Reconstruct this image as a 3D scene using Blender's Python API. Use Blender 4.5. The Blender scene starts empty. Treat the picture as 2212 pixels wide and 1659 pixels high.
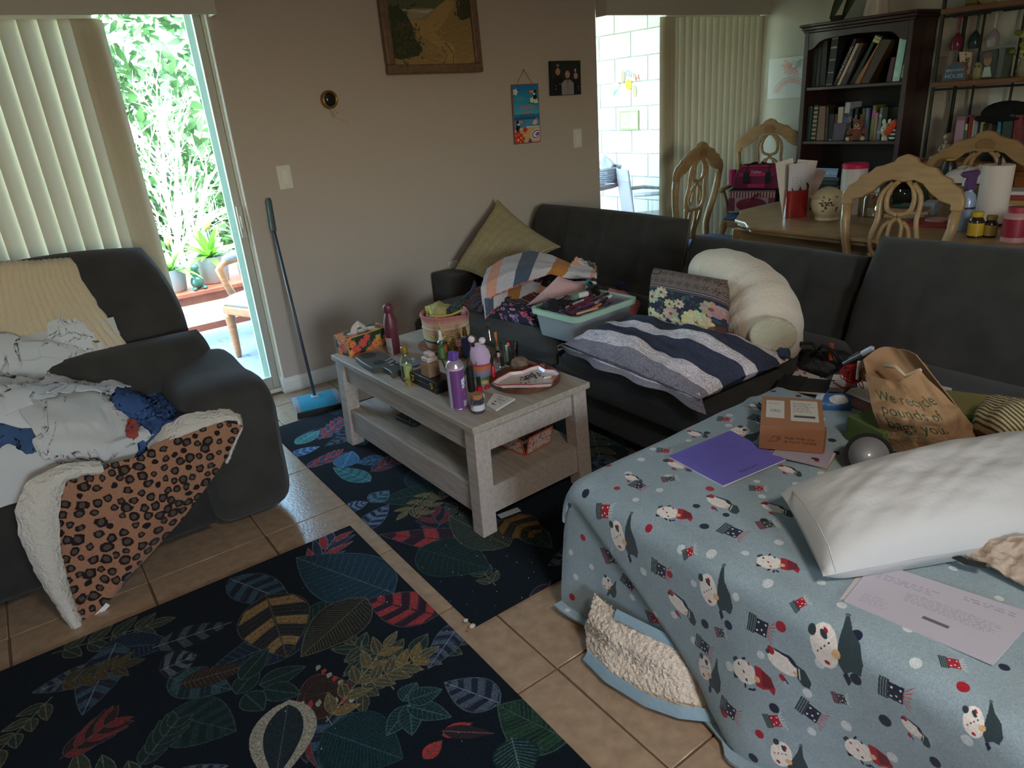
import bpy, math, random
import numpy as np
from math import cos, sin, pi, sqrt
ru, rch, NA, lsp, stk = random.uniform, random.choice, np.array, np.linspace, np.stack
from mathutils import Matrix, Vector
R = math.radians
rng = np.random.default_rng(7)
random.seed(7)
C = bpy.context.scene.collection
SC = bpy.context.scene

# ------------------------------------------------------------------ camera, world, sun, exposure
IW, IH, FPX, EYE = 2212, 1659, 1513.9, 1.525
_p, _r, _y = R(22.05), R(-4.707), R(34.56)
FW = NA([sin(_y)*cos(_p), cos(_y)*cos(_p), -sin(_p)])
_rt = NA([cos(_y), -sin(_y), 0.0]); _up = np.cross(_rt, FW)
RT = cos(_r)*_rt + sin(_r)*_up; UP = -sin(_r)*_rt + cos(_r)*_up
cam = bpy.data.cameras.new('camera'); camo = bpy.data.objects.new('camera', cam); C.objects.link(camo)
cam.sensor_width = 36; cam.lens = FPX/IW*36; cam.clip_start = 0.05
camo.matrix_world = Matrix(((RT[0], UP[0], -FW[0], 0), (RT[1], UP[1], -FW[1], 0), (RT[2], UP[2], -FW[2], EYE), (0, 0, 0, 1)))
SC.camera = camo
SC.view_settings.view_transform = 'Standard'; SC.view_settings.look = 'None'
SC.view_settings.gamma = 1.0; SC.view_settings.use_curve_mapping = False
SC.view_settings.exposure = 2.7
W = bpy.data.worlds.new('world'); SC.world = W; W.use_nodes = True
wn = W.node_tree; bg = wn.nodes['Background']
sky = wn.nodes.new('ShaderNodeTexSky'); sky.sky_type = 'NISHITA'; sky.sun_disc = False
sky.sun_elevation = R(58); sky.sun_rotation = R(200); sky.air_density = 1.2; sky.dust_density = 1.5
wn.links.new(sky.outputs[0], bg.inputs[0]); bg.inputs[1].default_value = SKY = 0.80
def light(name, kind, loc, rot, energy, color=(1, 1, 1), **k):
    l = bpy.data.lights.new(name, kind); l.energy = energy; l.color = color
    for a, v in k.items(): setattr(l, a, v)
    o = bpy.data.objects.new(name, l); C.objects.link(o); o.location = loc; o.rotation_euler = rot
    return o
sun = light('sun', 'SUN', (0, 0, 8), (R(38), 0, R(-28)), 5.0, (1.0, 0.95, 0.86), angle=R(0.6))
# daylight enters through the two sliding doors and an unseen window added behind the camera for fill
light('door_daylight_portal', 'AREA', (-0.1, 4.25, 1.02), (R(-90), 0, 0), 1, shape='RECTANGLE', size=2.4, size_y=2.04).data.cycles.is_portal = True
light('patio_daylight_portal', 'AREA', (4.62, 4.25, 1.02), (R(-90), 0, 0), 1, shape='RECTANGLE', size=1.8, size_y=2.04).data.cycles.is_portal = True
light('added_window_portal', 'AREA', (-.2, -3.3, 1.55), (R(90), 0, 0), 1, shape='RECTANGLE', size=1.2, size_y=1.0).data.cycles.is_portal = True
lamp = light('fill_lamp', 'AREA', (0.5, -0.7, 2.40), (0, 0, 0), 6, (1.0, 0.92, 0.85), shape='DISK', size=0.45)  # unseen fill added near the ceiling to brighten the foreground

# ------------------------------------------------------------------ geometry helpers
def ray(px, py):
    return FW + RT*(px-IW/2)/FPX - UP*(py-IH/2)/FPX
def at(px, py, x=None, y=None, z=None):
    """Point of the plane x=, y= or z= seen at a pixel of the photograph."""
    d = ray(px, py); c = NA([0, 0, EYE])
    i, v = (0, x) if x is not None else (1, y) if y is not None else (2, z)
    return c + (v-c[i])/d[i]*d
def rotz(a): return NA([[cos(a), -sin(a), 0], [sin(a), cos(a), 0], [0, 0, 1]])
def rotx(a): return NA([[1, 0, 0], [0, cos(a), -sin(a)], [0, sin(a), cos(a)]])
def roty(a): return NA([[cos(a), 0, sin(a)], [0, 1, 0], [-sin(a), 0, cos(a)]])
def frame(n, up=(0, 0, 1)):
    """Rotation whose columns are right, up, normal for a face looking along n."""
    n = NA(n, float); n /= np.linalg.norm(n); u = NA(up, float); u = u-(u@n)*n; u /= np.linalg.norm(u)
    return stk([np.cross(u, n), u, n], 1)

class MB:
    def __init__(s): s.v = []; s.f = []; s.m = []; s.uv = []; s.n = 0
    def add(s, v, f, mi=0, uv=None):
        v = np.asarray(v, float).reshape(-1, 3); b = s.n
        s.v.append(v); s.n += len(v)
        for k, q in enumerate(f):
            s.f.append([b+i for i in q]); s.m.append(mi if np.isscalar(mi) else mi[k])
            s.uv.append(None if uv is None else [tuple(uv[i]) for i in q])
        return s
    def box(s, c, d, mi=0, rot=None):
        x, y, z = d[0]/2, d[1]/2, d[2]/2
        v = NA([(-x,-y,-z),(x,-y,-z),(x,y,-z),(-x,y,-z),(-x,-y,z),(x,-y,z),(x,y,z),(-x,y,z)])
        if rot is not None: v = v @ np.asarray(rot).T
        return s.add(v+np.asarray(c, float), [(3,2,1,0),(4,5,6,7),(0,1,5,4),(1,2,6,5),(2,3,7,6),(3,0,4,7)], mi)
    def bb(s, lo, hi, mi=0):
        lo = NA(lo, float); hi = NA(hi, float); return s.box((lo+hi)/2, hi-lo, mi)
    def lathe(s, prof, n=24, c=(0, 0, 0), rot=None, mi=0, sx=1, sy=1, uvs=False):
        v = []; f = []; uv = []; m = len(prof); ms = []
        nn = n+1 if uvs else n
        for j, (r, z) in enumerate(prof):
            for i in range(nn):
                a = 2*pi*i/n; v.append((r*cos(a)*sx, r*sin(a)*sy, z)); uv.append((i/n, j/(m-1)))
        for j in range(m-1):
            for i in range(n):
                a, b = j*nn+i, j*nn+(i+1) % nn
                f.append((a, b, b+nn, a+nn)); ms.append(mi if np.isscalar(mi) else mi[j])
        if prof[0][0] > 1e-6: f.append([i for i in range(n)][::-1]); ms.append(ms[0])
        if prof[-1][0] > 1e-6: f.append([(m-1)*nn+i for i in range(n)]); ms.append(ms[-2] if len(ms) > 1 else ms[0])
        v = NA(v)
        if rot is not None: v = v @ np.asarray(rot).T
        return s.add(v+np.asarray(c, float), f, ms, uv)
    def cyl(s, c, r, h, n=20, rot=None, mi=0, r2=None):
        return s.lathe([(r, 0), (r if r2 is None else r2, h)], n, c, rot, mi)
    def ell(s, c, r, nu=16, nv=10, rot=None, mi=0):
        prof = [(cos(t), sin(t)) for t in lsp(-pi/2, pi/2, nv)]
        prof[0] = (1e-7, -1); prof[-1] = (1e-7, 1)
        b = MB().lathe(prof, nu); v = np.concatenate(b.v)*np.asarray(r, float)
        if rot is not None: v = v @ np.asarray(rot).T
        return s.add(v+np.asarray(c, float), b.f, mi)
    def tube(s, pts, r, n=8, mi=0, closed=False, flat=1.0):
        P = np.asarray(pts, float); m = len(P)
        r = np.full(m, r) if np.isscalar(r) else np.asarray(r, float)
        T = np.gradient(P, axis=0) if not closed else np.roll(P, -1, 0)-np.roll(P, 1, 0)
        T /= np.linalg.norm(T, axis=1)[:, None]+1e-12
        u = NA([0, 0, 1.0]) if abs(T[0][2]) < 0.9 else NA([1.0, 0, 0])
        v = []
        for i in range(m):
            u = u-(u@T[i])*T[i]; u /= np.linalg.norm(u)+1e-12; w = np.cross(T[i], u)
            for k in range(n):
                a = 2*pi*k/n; v.append(P[i]+r[i]*(u*cos(a)*flat+w*sin(a)))
        f = [(i*n+k, i*n+(k+1) % n, ((i+1) % m)*n+(k+1) % n, ((i+1) % m)*n+k) for i in range(m if closed else m-1) for k in range(n)]
        if not closed: f += [list(range(n))[::-1], [(m-1)*n+k for k in range(n)]]
        return s.add(v, f, mi)
    def prism(s, poly, h0, h1, rot=None, c=(0, 0, 0), mi=0, uvbox=None):
        """Extrude a 2-D outline (x, y) from h0 to h1 along z; then rotate and move."""
        n = len(poly); v = NA([(x, y, h0) for x, y in poly]+[(x, y, h1) for x, y in poly], float)
        uv = None
        if uvbox is not None:
            x0, y0, x1, y1 = uvbox; uv = [((x-x0)/(x1-x0), (y-y0)/(y1-y0)) for x, y, _ in v]
        if rot is not None: v = v @ np.asarray(rot).T
        f = [list(range(n))[::-1], list(range(n, 2*n))]+[(i, (i+1) % n, n+(i+1) % n, n+i) for i in range(n)]
        return s.add(v+np.asarray(c, float), f, mi, uv)
    def grid(s, P, mi=0, uv=True, cu=False, flip=False, uvs=None):
        """P: (nv, nu, 3) points."""
        P = np.asarray(P, float); nv, nu = P.shape[:2]; f = []
        for j in range(nv-1):
            for i in range(nu if cu else nu-1):
                q = (j*nu+i, j*nu+(i+1) % nu, (j+1)*nu+(i+1) % nu, (j+1)*nu+i); f.append(q[::-1] if flip else q)
        if uvs is None: uvs = [(i/(nu-1), j/(nv-1)) for j in range(nv) for i in range(nu)] if uv else None
        else: uvs = np.asarray(uvs).reshape(-1, 2)
        return s.add(P.reshape(-1, 3), f, mi, uvs)
    def quad(s, a, b, c, d, mi=0, uv=((0, 0), (1, 0), (1, 1), (0, 1))): return s.add([a, b, c, d], [(0, 1, 2, 3)], mi, uv)
    def slab(s, a, b, d, t, mi=0, mi_side=None):
        """Sheet with corner a, edges a->b and a->d, thickness t along the normal; uv on the top face."""
        a, b, d = (np.asarray(q, float) for q in (a, b, d)); n = np.cross(b-a, d-a); n = n/np.linalg.norm(n)*t
        c = b+d-a; v = [a, b, c, d, a+n, b+n, c+n, d+n]; ms = mi if mi_side is None else mi_side
        return s.add(v, [(3,2,1,0),(4,5,6,7),(0,1,5,4),(1,2,6,5),(2,3,7,6),(3,0,4,7)], [ms, mi, ms, ms, ms, ms], [(0,0),(1,0),(1,1),(0,1)]*2)
    def xf(s, rot=None, loc=(0, 0, 0), sc=1):
        s.v = [((v*sc) if rot is None else (v*sc) @ np.asarray(rot).T)+np.asarray(loc, float) for v in s.v]; return s
    def mesh(s, name, mats):
        me = bpy.data.meshes.new(name); V = np.concatenate(s.v) if s.v else np.zeros((0, 3))
        me.from_pydata(V.tolist(), [], s.f)
        for m in (mats if isinstance(mats, (list, tuple)) else [mats]): me.materials.append(m)
        me.polygons.foreach_set('material_index', NA(s.m, dtype=np.int32))
        if any(u is not None for u in s.uv):
            ul = me.uv_layers.new(name='UVMap')
            flat = NA([c for u, f in zip(s.uv, s.f) for c in (u if u is not None else [(0.5, 0.5)]*len(f))], dtype=np.float32)
            ul.data.foreach_set('uv', flat.ravel())
        return me

def ob(name, mb, mats, parent=None, smooth=False, bevel=0, seg=2, sub=0, solid=0, auto=None, loc=None, rot=None):
    me = mb.mesh(name, mats)
    o = bpy.data.objects.new(name, me); C.objects.link(o)
    if parent is not None: o.parent = parent
    if loc is not None: o.location = loc
    if rot is not None: o.rotation_euler = rot
    if smooth or bevel or sub:
        me.polygons.foreach_set('use_smooth', np.ones(len(me.polygons), dtype=bool))
        if auto or (bevel and not smooth):
            me.set_sharp_from_angle(angle=R(auto or 40))
    if solid:
        m = o.modifiers.new('thick', 'SOLIDIFY'); m.thickness = solid; m.offset = 0
    if bevel:
        m = o.modifiers.new('edge', 'BEVEL'); m.width = bevel; m.segments = seg; m.limit_method = 'ANGLE'; m.angle_limit = R(40); m.harden_normals = False
    if sub:
        m = o.modifiers.new('sub', 'SUBSURF'); m.levels = sub; m.render_levels = sub
    return o
def thing(name, label, cat, loc=(0, 0, 0), rz=0.0, group=None):
    o = bpy.data.objects.new(name, None); C.objects.link(o); o.location = loc; o.rotation_euler = (0, 0, rz)
    o.empty_display_size = 0.05
    return tag(o, label, cat, group)
def tag(o, label, cat, group=None):
    o['label'] = label; o['category'] = cat
    if group: o['group'] = group
    return o
def one(name, label, cat, mb, mats, group=None, **k): return tag(ob(name, mb, mats, **k), label, cat, group)
def struct(o): o['kind'] = 'structure'; return o
def dup(root, loc, rz=0.0, label=None):
    r = root.copy(); C.objects.link(r); r.location = loc; r.rotation_euler = (0, 0, rz)
    if label: r['label'] = label
    for ch in list(root.children):
        c = ch.copy(); C.objects.link(c); c.parent = r
        for g in list(ch.children):
            d = g.copy(); C.objects.link(d); d.parent = c
    return r

# ------------------------------------------------------------------ materials
def s2l(c):
    c = NA(c, float)/255.0
    return tuple(np.where(c <= 0.04045, c/12.92, ((c+0.055)/1.055)**2.4))
_mc = {}
def mt(rgb, rough=0.6, metal=0.0, bump=None, var=None, sheen=0, coat=0, spec=0.5, trans=0, emit=0):
    """Plain procedural surface: base colour (8-bit), noise bump (scale, strength), colour variation (scale, amount)."""
    key = (tuple(rgb), rough, metal, bump, var, sheen, coat, spec, trans, emit)
    if key in _mc: return _mc[key]
    m = bpy.data.materials.new('surface'); m.use_nodes = True; nt = m.node_tree; b = nt.nodes['Principled BSDF']
    col = s2l(rgb); b.inputs['Base Color'].default_value = (*col, 1); b.inputs['Roughness'].default_value = rough
    b.inputs['Metallic'].default_value = metal; b.inputs['Specular IOR Level'].default_value = spec
    if sheen: b.inputs['Sheen Weight'].default_value = sheen; b.inputs['Sheen Roughness'].default_value = 0.5
    if coat: b.inputs['Coat Weight'].default_value = coat; b.inputs['Coat Roughness'].default_value = 0.1
    if emit: b.inputs['Emission Color'].default_value = (*col, 1); b.inputs['Emission Strength'].default_value = emit
    if bump or var:
        tc = nt.nodes.new('ShaderNodeTexCoord')
    if bump:
        n = nt.nodes.new('ShaderNodeTexNoise'); n.inputs['Scale'].default_value = bump[0]; n.inputs['Detail'].default_value = 4
        bp = nt.nodes.new('ShaderNodeBump'); bp.inputs['Strength'].default_value = bump[1]; bp.inputs['Distance'].default_value = 0.02
        nt.links.new(tc.outputs['Object'], n.inputs['Vector']); nt.links.new(n.outputs['Fac'], bp.inputs['Height']); nt.links.new(bp.outputs[0], b.inputs['Normal'])
    if var:
        n = nt.nodes.new('ShaderNodeTexNoise'); n.inputs['Scale'].default_value = var[0]; n.inputs['Detail'].default_value = 5
        if len(var) > 2:
            mp = nt.nodes.new('ShaderNodeMapping'); mp.inputs['Scale'].default_value = var[2]
            nt.links.new(tc.outputs['Object'], mp.inputs['Vector']); nt.links.new(mp.outputs[0], n.inputs['Vector'])
        else: nt.links.new(tc.outputs['Object'], n.inputs['Vector'])
        r = nt.nodes.new('ShaderNodeValToRGB'); r.color_ramp.elements[0].position = 0.3; r.color_ramp.elements[1].position = 0.7
        a = var[1]
        r.color_ramp.elements[0].color = (*[max(0, c*(1-a)) for c in col], 1); r.color_ramp.elements[1].color = (*[min(1, c*(1+a)) for c in col], 1)
        nt.links.new(n.outputs['Fac'], r.inputs[0]); nt.links.new(r.outputs[0], b.inputs['Base Color'])
    if trans:
        tl = nt.nodes.new('ShaderNodeBsdfTranslucent'); tl.inputs[0].default_value = (*col, 1)
        mx = nt.nodes.new('ShaderNodeMixShader'); mx.inputs[0].default_value = trans
        out = nt.nodes['Material Output']; nt.links.new(b.outputs[0], mx.inputs[1]); nt.links.new(tl.outputs[0], mx.inputs[2]); nt.links.new(mx.outputs[0], out.inputs[0])
    _mc[key] = m; return m
def glassm(rgb=(235, 245, 240), clear=0.9, rough=0.03, key='g'):
    k = ('glass', rgb, clear, rough)
    if k in _mc: return _mc[k]
    m = bpy.data.materials.new('glass'); m.use_nodes = True; nt = m.node_tree; nt.nodes.remove(nt.nodes['Principled BSDF'])
    t = nt.nodes.new('ShaderNodeBsdfTransparent'); t.inputs[0].default_value = (*s2l(rgb), 1)
    g = nt.nodes.new('ShaderNodeBsdfGlossy'); g.inputs['Roughness'].default_value = rough
    lw = nt.nodes.new('ShaderNodeLayerWeight'); lw.inputs[0].default_value = 0.25
    mp = nt.nodes.new('ShaderNodeMapRange'); mp.inputs[3].default_value = 1-clear; mp.inputs[4].default_value = 0.75
    mx = nt.nodes.new('ShaderNodeMixShader'); nt.links.new(lw.outputs['Fresnel'], mp.inputs[0]); nt.links.new(mp.outputs[0], mx.inputs[0])
    nt.links.new(t.outputs[0], mx.inputs[1]); nt.links.new(g.outputs[0], mx.inputs[2]); nt.links.new(mx.outputs[0], nt.nodes['Material Output'].inputs[0])
    _mc[k] = m; return m

def frosted(rgb, clear):
    m = bpy.data.materials.new('frosted plastic'); m.use_nodes = True; nt = m.node_tree; b = nt.nodes['Principled BSDF']; b.inputs['Base Color'].default_value = (*s2l(rgb), 1); b.inputs['Roughness'].default_value = .35
    t = nt.nodes.new('ShaderNodeBsdfTransparent'); mx = nt.nodes.new('ShaderNodeMixShader'); mx.inputs[0].default_value = clear
    nt.links.new(b.outputs[0], mx.inputs[1]); nt.links.new(t.outputs[0], mx.inputs[2]); nt.links.new(mx.outputs[0], nt.nodes['Material Output'].inputs[0]); return m

class Canvas:
    """A flat print drawn by code: colours 0-255, coordinates in the caller's own units (x right, y up)."""
    def __init__(s, w, h, ppu, bgc):
        s.w, s.h, s.k = w, h, ppu; s.W, s.H = max(2, int(w*ppu)), max(2, int(h*ppu))
        s.a = np.empty((s.H, s.W, 3), np.float32); s.a[:] = NA(bgc, np.float32)/255
    def poly(s, pts, col, al=1.0):
        p = np.asarray(pts, float)*s.k
        x0, y0 = np.floor(p.min(0)).astype(int); x1, y1 = np.ceil(p.max(0)).astype(int)+1
        x0, y0, x1, y1 = max(x0, 0), max(y0, 0), min(x1, s.W), min(y1, s.H)
        if x1 <= x0 or y1 <= y0: return
        gx = np.arange(x0, x1)+0.5; gy = np.arange(y0, y1)+0.5
        ins = np.zeros((len(gy), len(gx)), bool)
        q = np.roll(p, -1, 0)
        for (ax, ay), (bx, by) in zip(p, q):
            if ay == by: continue
            row = (ay > gy) != (by > gy)
            if not row.any(): continue
            xs = (bx-ax)*(gy[row]-ay)/(by-ay)+ax
            ins[row] ^= gx[None, :] < xs[:, None]
        v = s.a[y0:y1, x0:x1]; v[ins] = v[ins]*(1-al)+NA(col, np.float32)/255*al
    def ell(s, c, rx, ry, col, ang=0.0, al=1.0, n=20):
        t = lsp(0, 2*pi, n, endpoint=False); ca, sa = cos(ang), sin(ang)
        x = rx*np.cos(t); y = ry*np.sin(t); s.poly(stk([c[0]+x*ca-y*sa, c[1]+x*sa+y*ca], 1), col, al)
    def line(s, pts, w, col, al=1.0):
        p = np.asarray(pts, float)
        for a, b in zip(p[:-1], p[1:]):
            d = b-a; L = np.hypot(*d)
            if L < 1e-9: continue
            n = NA([-d[1], d[0]])/L*w/2; e = d/L*w*0.3
            s.poly([a-e+n, b+e+n, b+e-n, a-e-n], col, al)
    def rect(s, x0, y0, x1, y1, col, al=1.0): s.poly([(x0, y0), (x1, y0), (x1, y1), (x0, y1)], col, al)
    def text(s, t, c, size, col, ang=0.0, al=1.0, sx=1.0, align=0.5, mirror=False):
        polys, wd = glyphs(t); ca, sa = cos(ang), sin(ang)
        for p in polys:
            x = (p[:, 0]-wd*align)*size*sx*(-1 if mirror else 1); y = (p[:, 1]-0.35)*size
            s.poly(stk([c[0]+x*ca-y*sa, c[1]+x*sa+y*ca], 1), col, al)
    def scrib(s, x0, y0, x1, y1, rows, col, al=0.6, ragged=0.3):
        """Rows of small print too small to read."""
        h = (y1-y0)/rows
        for i in range(rows):
            y = y1-(i+0.5)*h; x = x0; e = x1-(x1-x0)*ragged*random.random()
            while x < e:
                w = (0.3+0.9*random.random())*h*1.6; s.rect(x, y-h*0.22, min(x+w, e), y+h*0.22, col, al*(0.6+0.4*random.random())); x += w+h*0.5
    def noise(s, amt, blur=1):
        n = rng.standard_normal((s.H, s.W, 1)).astype(np.float32)
        for _ in range(blur): n = (n+np.roll(n, 1, 0)+np.roll(n, 1, 1)+np.roll(n, -1, 0)+np.roll(n, -1, 1))/2.3
        s.a = np.clip(s.a*(1+amt*n), 0, 1)
    def mat(s, rough=0.7, bump=None, sheen=0, spec=0.4, trans=0, coat=0, repeat=False):
        im = bpy.data.images.new('print', s.W, s.H); px = np.ones((s.H, s.W, 4), np.float32); px[..., :3] = s.a
        im.pixels.foreach_set(px.ravel()); im.update(); im.pack()
        m = bpy.data.materials.new('printed'); m.use_nodes = True; nt = m.node_tree; b = nt.nodes['Principled BSDF']
        t = nt.nodes.new('ShaderNodeTexImage'); t.image = im; t.extension = 'REPEAT' if repeat else 'EXTEND'
        uvn = nt.nodes.new('ShaderNodeUVMap'); nt.links.new(uvn.outputs[0], t.inputs[0])
        nt.links.new(t.outputs[0], b.inputs['Base Color']); b.inputs['Roughness'].default_value = rough; b.inputs['Specular IOR Level'].default_value = spec
        if sheen: b.inputs['Sheen Weight'].default_value = sheen
        if coat: b.inputs['Coat Weight'].default_value = coat
        if bump:
            tc = nt.nodes.new('ShaderNodeTexCoord'); n = nt.nodes.new('ShaderNodeTexNoise'); n.inputs['Scale'].default_value = bump[0]; n.inputs['Detail'].default_value = 4
            bp = nt.nodes.new('ShaderNodeBump'); bp.inputs['Strength'].default_value = bump[1]; bp.inputs['Distance'].default_value = 0.02
            nt.links.new(tc.outputs['Object'], n.inputs['Vector']); nt.links.new(n.outputs['Fac'], bp.inputs['Height']); nt.links.new(bp.outputs[0], b.inputs['Normal'])
        return m
_gl = {}
def glyphs(t):
    if t in _gl: return _gl[t]
    cu = bpy.data.curves.new('t', 'FONT'); cu.body = t; cu.size = 1.0; cu.resolution_u = 3
    o = bpy.data.objects.new('t', cu); C.objects.link(o); bpy.context.view_layer.update()
    me = o.to_mesh(); V = NA([v.co[:2] for v in me.vertices]).reshape(-1, 2)
    ps = [V[list(f.vertices)] for f in me.polygons]; o.to_mesh_clear()
    bpy.data.objects.remove(o); bpy.data.curves.remove(cu)
    _gl[t] = (ps, float(V[:, 0].max()) if len(V) else 0.0); return _gl[t]

# ------------------------------------------------------------------ soft shapes
def vnoise(x, y, seed=0, oct=3):
    """Smooth value noise from sines with fixed random phases."""
    r = np.random.default_rng(seed); o = 0; a = 1.0; f = 1.0
    for _ in range(oct):
        for _k in range(3):
            th = r.uniform(0, pi); ph = r.uniform(0, 6.28); fr = f*r.uniform(0.8, 1.4)
            o = o+a*np.sin((x*cos(th)+y*sin(th))*fr*6.28+ph)/3
        a *= 0.5; f *= 2.1
    return o
def squirc(U, V, k): return U*np.sqrt(1-k*V**2/2), V*np.sqrt(1-k*U**2/2)
def cushion(w, h, t, nu=22, nv=22, p=2.4, corner=0.06, wr=0.0, seed=0, rect=0.5):
    """Stuffed cushion in its own x (w), y (h), z (t) frame; uv covers the front (z+)."""
    b = MB(); u = lsp(-1, 1, nu); v = lsp(-1, 1, nv); U, V = np.meshgrid(u, v)
    e = np.clip((1-np.abs(U)**p)*(1-np.abs(V)**p), 0, 1)**rect
    px = U*(1-corner*(1-V**2)*np.abs(U)**3); py = V*(1-corner*(1-U**2)*np.abs(V)**3)
    for sgn in (1, -1):
        z = sgn*t/2*e
        if wr: z = z+wr*e*vnoise(U*0.6, V*0.6, seed+(sgn > 0), 3)*sgn
        b.grid(stk([px*w/2, py*h/2, z], -1), flip=sgn < 0)
    return b
def relax(P, Hf, iters=120, pin=None, grav=0.004, eps=0.006, seed=0, stretch=1.0, rest=None, edge=0.25):
    """Small cloth solver: keeps edge lengths of grid P, falls on the height field Hf(x, y)."""
    P = P.copy(); Q = P.copy(); rs = rest if rest is not None else P
    def L(a): return np.linalg.norm(a, axis=-1)
    cons = []
    for di, dj, k in ((1, 0, 1.0), (0, 1, 1.0), (1, 1, 0.5), (1, -1, 0.5), (2, 0, 0.25), (0, 2, 0.25)):
        n, m = P.shape[:2]
        a = (slice(0, n-di), slice(max(0, -dj), m-max(0, dj))); b = (slice(di, n), slice(max(0, dj), m+min(0, dj)))
        cons.append((a, b, L(rs[b]-rs[a])*stretch, k))
    for it in range(iters):
        V = (P-Q)*0.9; Q = P.copy(); P = P+V; P[..., 2] -= grav
        for _ in range(4):
            for a, b, l0, k in cons:
                d = P[b]-P[a]; l = L(d)+1e-9; c = (d*((l-l0)/l*k*0.24)[..., None]); D = np.zeros_like(P); D[a] += c; D[b] -= c; P = P+D
        h = Hf(P[..., 0], P[..., 1])+eps; low = P[..., 2] < h
        P[..., 2] = np.where(low, h, P[..., 2])
        Q[..., 0] = np.where(low, Q[..., 0]*0.3+P[..., 0]*0.7, Q[..., 0]); Q[..., 1] = np.where(low, Q[..., 1]*0.3+P[..., 1]*0.7, Q[..., 1])
        if pin is not None:
            for idx, pos in pin: P[idx] = pos
    return P
class HField:
    """Height map of what already lies on a surface, so the next cloth rests on it."""
    def __init__(s, x0, y0, x1, y1, base, res=0.012):
        s.x0, s.y0, s.res = x0, y0, res; s.nx, s.ny = int((x1-x0)/res)+1, int((y1-y0)/res)+1
        X, Y = np.meshgrid(x0+np.arange(s.nx)*res, y0+np.arange(s.ny)*res); s.z = base(X, Y) if callable(base) else np.full(X.shape, float(base))
    def __call__(s, x, y):
        fx = np.clip((x-s.x0)/s.res, 0, s.nx-1.001); fy = np.clip((y-s.y0)/s.res, 0, s.ny-1.001)
        i = fx.astype(int); j = fy.astype(int); u = fx-i; v = fy-j; z = s.z
        return (z[j, i]*(1-u)+z[j, i+1]*u)*(1-v)+(z[j+1, i]*(1-u)+z[j+1, i+1]*u)*v
    def stamp(s, P, t=0.004):
        P = np.asarray(P); 
        for a in (0, .25, .5, .75):
            for b in (0, .25, .5, .75):
                q = (P[:-1, :-1]*(1-a)+P[1:, :-1]*a)*(1-b)+(P[:-1, 1:]*(1-a)+P[1:, 1:]*a)*b
                i = np.clip(((q[..., 0]-s.x0)/s.res).round().astype(int), 0, s.nx-1); j = np.clip(((q[..., 1]-s.y0)/s.res).round().astype(int), 0, s.ny-1)
                np.maximum.at(s.z, (j.ravel(), i.ravel()), (q[..., 2]+t).ravel())
def coons(c0, c1, d0, d1, nu, nv):
    """Patch between four edge polylines: c0 bottom, c1 top (left to right), d0 left, d1 right (bottom to top)."""
    def rs(c, n):
        c = np.asarray(c, float); s = np.r_[0, np.cumsum(np.linalg.norm(np.diff(c, axis=0), axis=1))]; s /= s[-1]
        return stk([np.interp(lsp(0, 1, n), s, c[:, k]) for k in range(3)], 1)
    a, b, l, r = rs(c0, nu), rs(c1, nu), rs(d0, nv), rs(d1, nv)
    u = lsp(0, 1, nu)[None, :, None]; v = lsp(0, 1, nv)[:, None, None]
    return (1-v)*a[None]+v*b[None]+(1-u)*l[:, None]+u*r[:, None]-((1-u)*(1-v)*a[0]+u*(1-v)*a[-1]+(1-u)*v*b[0]+u*v*b[-1])

# ------------------------------------------------------------------ the room shell
YW, XR, ZC = 4.0, 5.6, 2.45           # painting wall, bookcase wall, ceiling
WALL = mt((188, 174, 162), 0.85, bump=(60, 0.08))
WALLW = mt((205, 198, 182), 0.85, bump=(60, 0.08))
WHITE = mt((226, 224, 216), 0.5)
def wall(name, boxes, m):
    b = MB()
    for lo, hi in boxes: b.bb(lo, hi)
    return struct(ob(name, b, m))
D1L, D1R, D2L, D2R, DH = -1.45, 1.115, 3.70, 5.50, 2.15
wall('wall_back', [((-2.7, YW, 0), (D1L, YW+.16, ZC)), ((D1R, YW, 0), (D2L, YW+.16, ZC)), ((D2R, YW, 0), (XR+.15, YW+.16, ZC)),
                   ((D1L, YW, DH), (D1R, YW+.16, ZC)), ((D2L, YW, DH), (D2R, YW+.16, ZC))], WALL)
wall('wall_right', [((XR, -3.2, 0), (XR+.15, YW, ZC))], WALLW)
wall('wall_left', [((-2.7, -3.2, 0), (-2.55, YW, ZC))], WALL)
wall('wall_front', [((-2.55, -3.35, 0), (-.8, -3.2, ZC)), ((.4, -3.35, 0), (XR, -3.2, ZC)), ((-.8, -3.35, 0), (.4, -3.2, 1.05)), ((-.8, -3.35, 2.05), (.4, -3.2, ZC))], WALLW)  # window opening added to this unseen wall to light the foreground
struct(ob('shade_slab_rear', MB().bb((-3, -5.4, 2.5), (XR+.35, -3.35, 2.6)), mt((214, 212, 206), .8)))  # unseen slab added to keep direct sun out of the rear opening
wall('ceiling', [((-2.7, -3.35, ZC), (XR+.15, YW+.16, ZC+.12))], mt((232, 228, 220), 0.9))
fl = wall('floor', [((-2.7, -3.35, -.10), (XR+.15, YW+.16, -.008))], mt((122, 98, 76), 0.8, bump=(150, .2)))
TS = 0.43
tilem = [mt((166+d, 140+d, 114+d), 0.19, var=(26, .16), bump=(90, .06), spec=.5) for d in (-6, 0, 6)]
tb = MB().bb((0, 0, -.008), (TS-.006, TS-.006, 0))
for i in range(-4, 4):
    for j in range(-3, 7):
        x, y = .939+i*TS, 1.253+j*TS
        if y+TS > YW: 
            o = ob('tile', MB().bb((0, 0, -.008), (TS-.006, YW-y, 0)), tilem[0], fl, bevel=.0015, seg=1)
        elif i == -4 and j == -3: o = ob('tile', tb, tilem[1], fl, bevel=.0015, seg=1); t0 = o
        else:
            o = t0.copy(); C.objects.link(o)
        o.location = (x, y, 0)
bm = MB()
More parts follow.
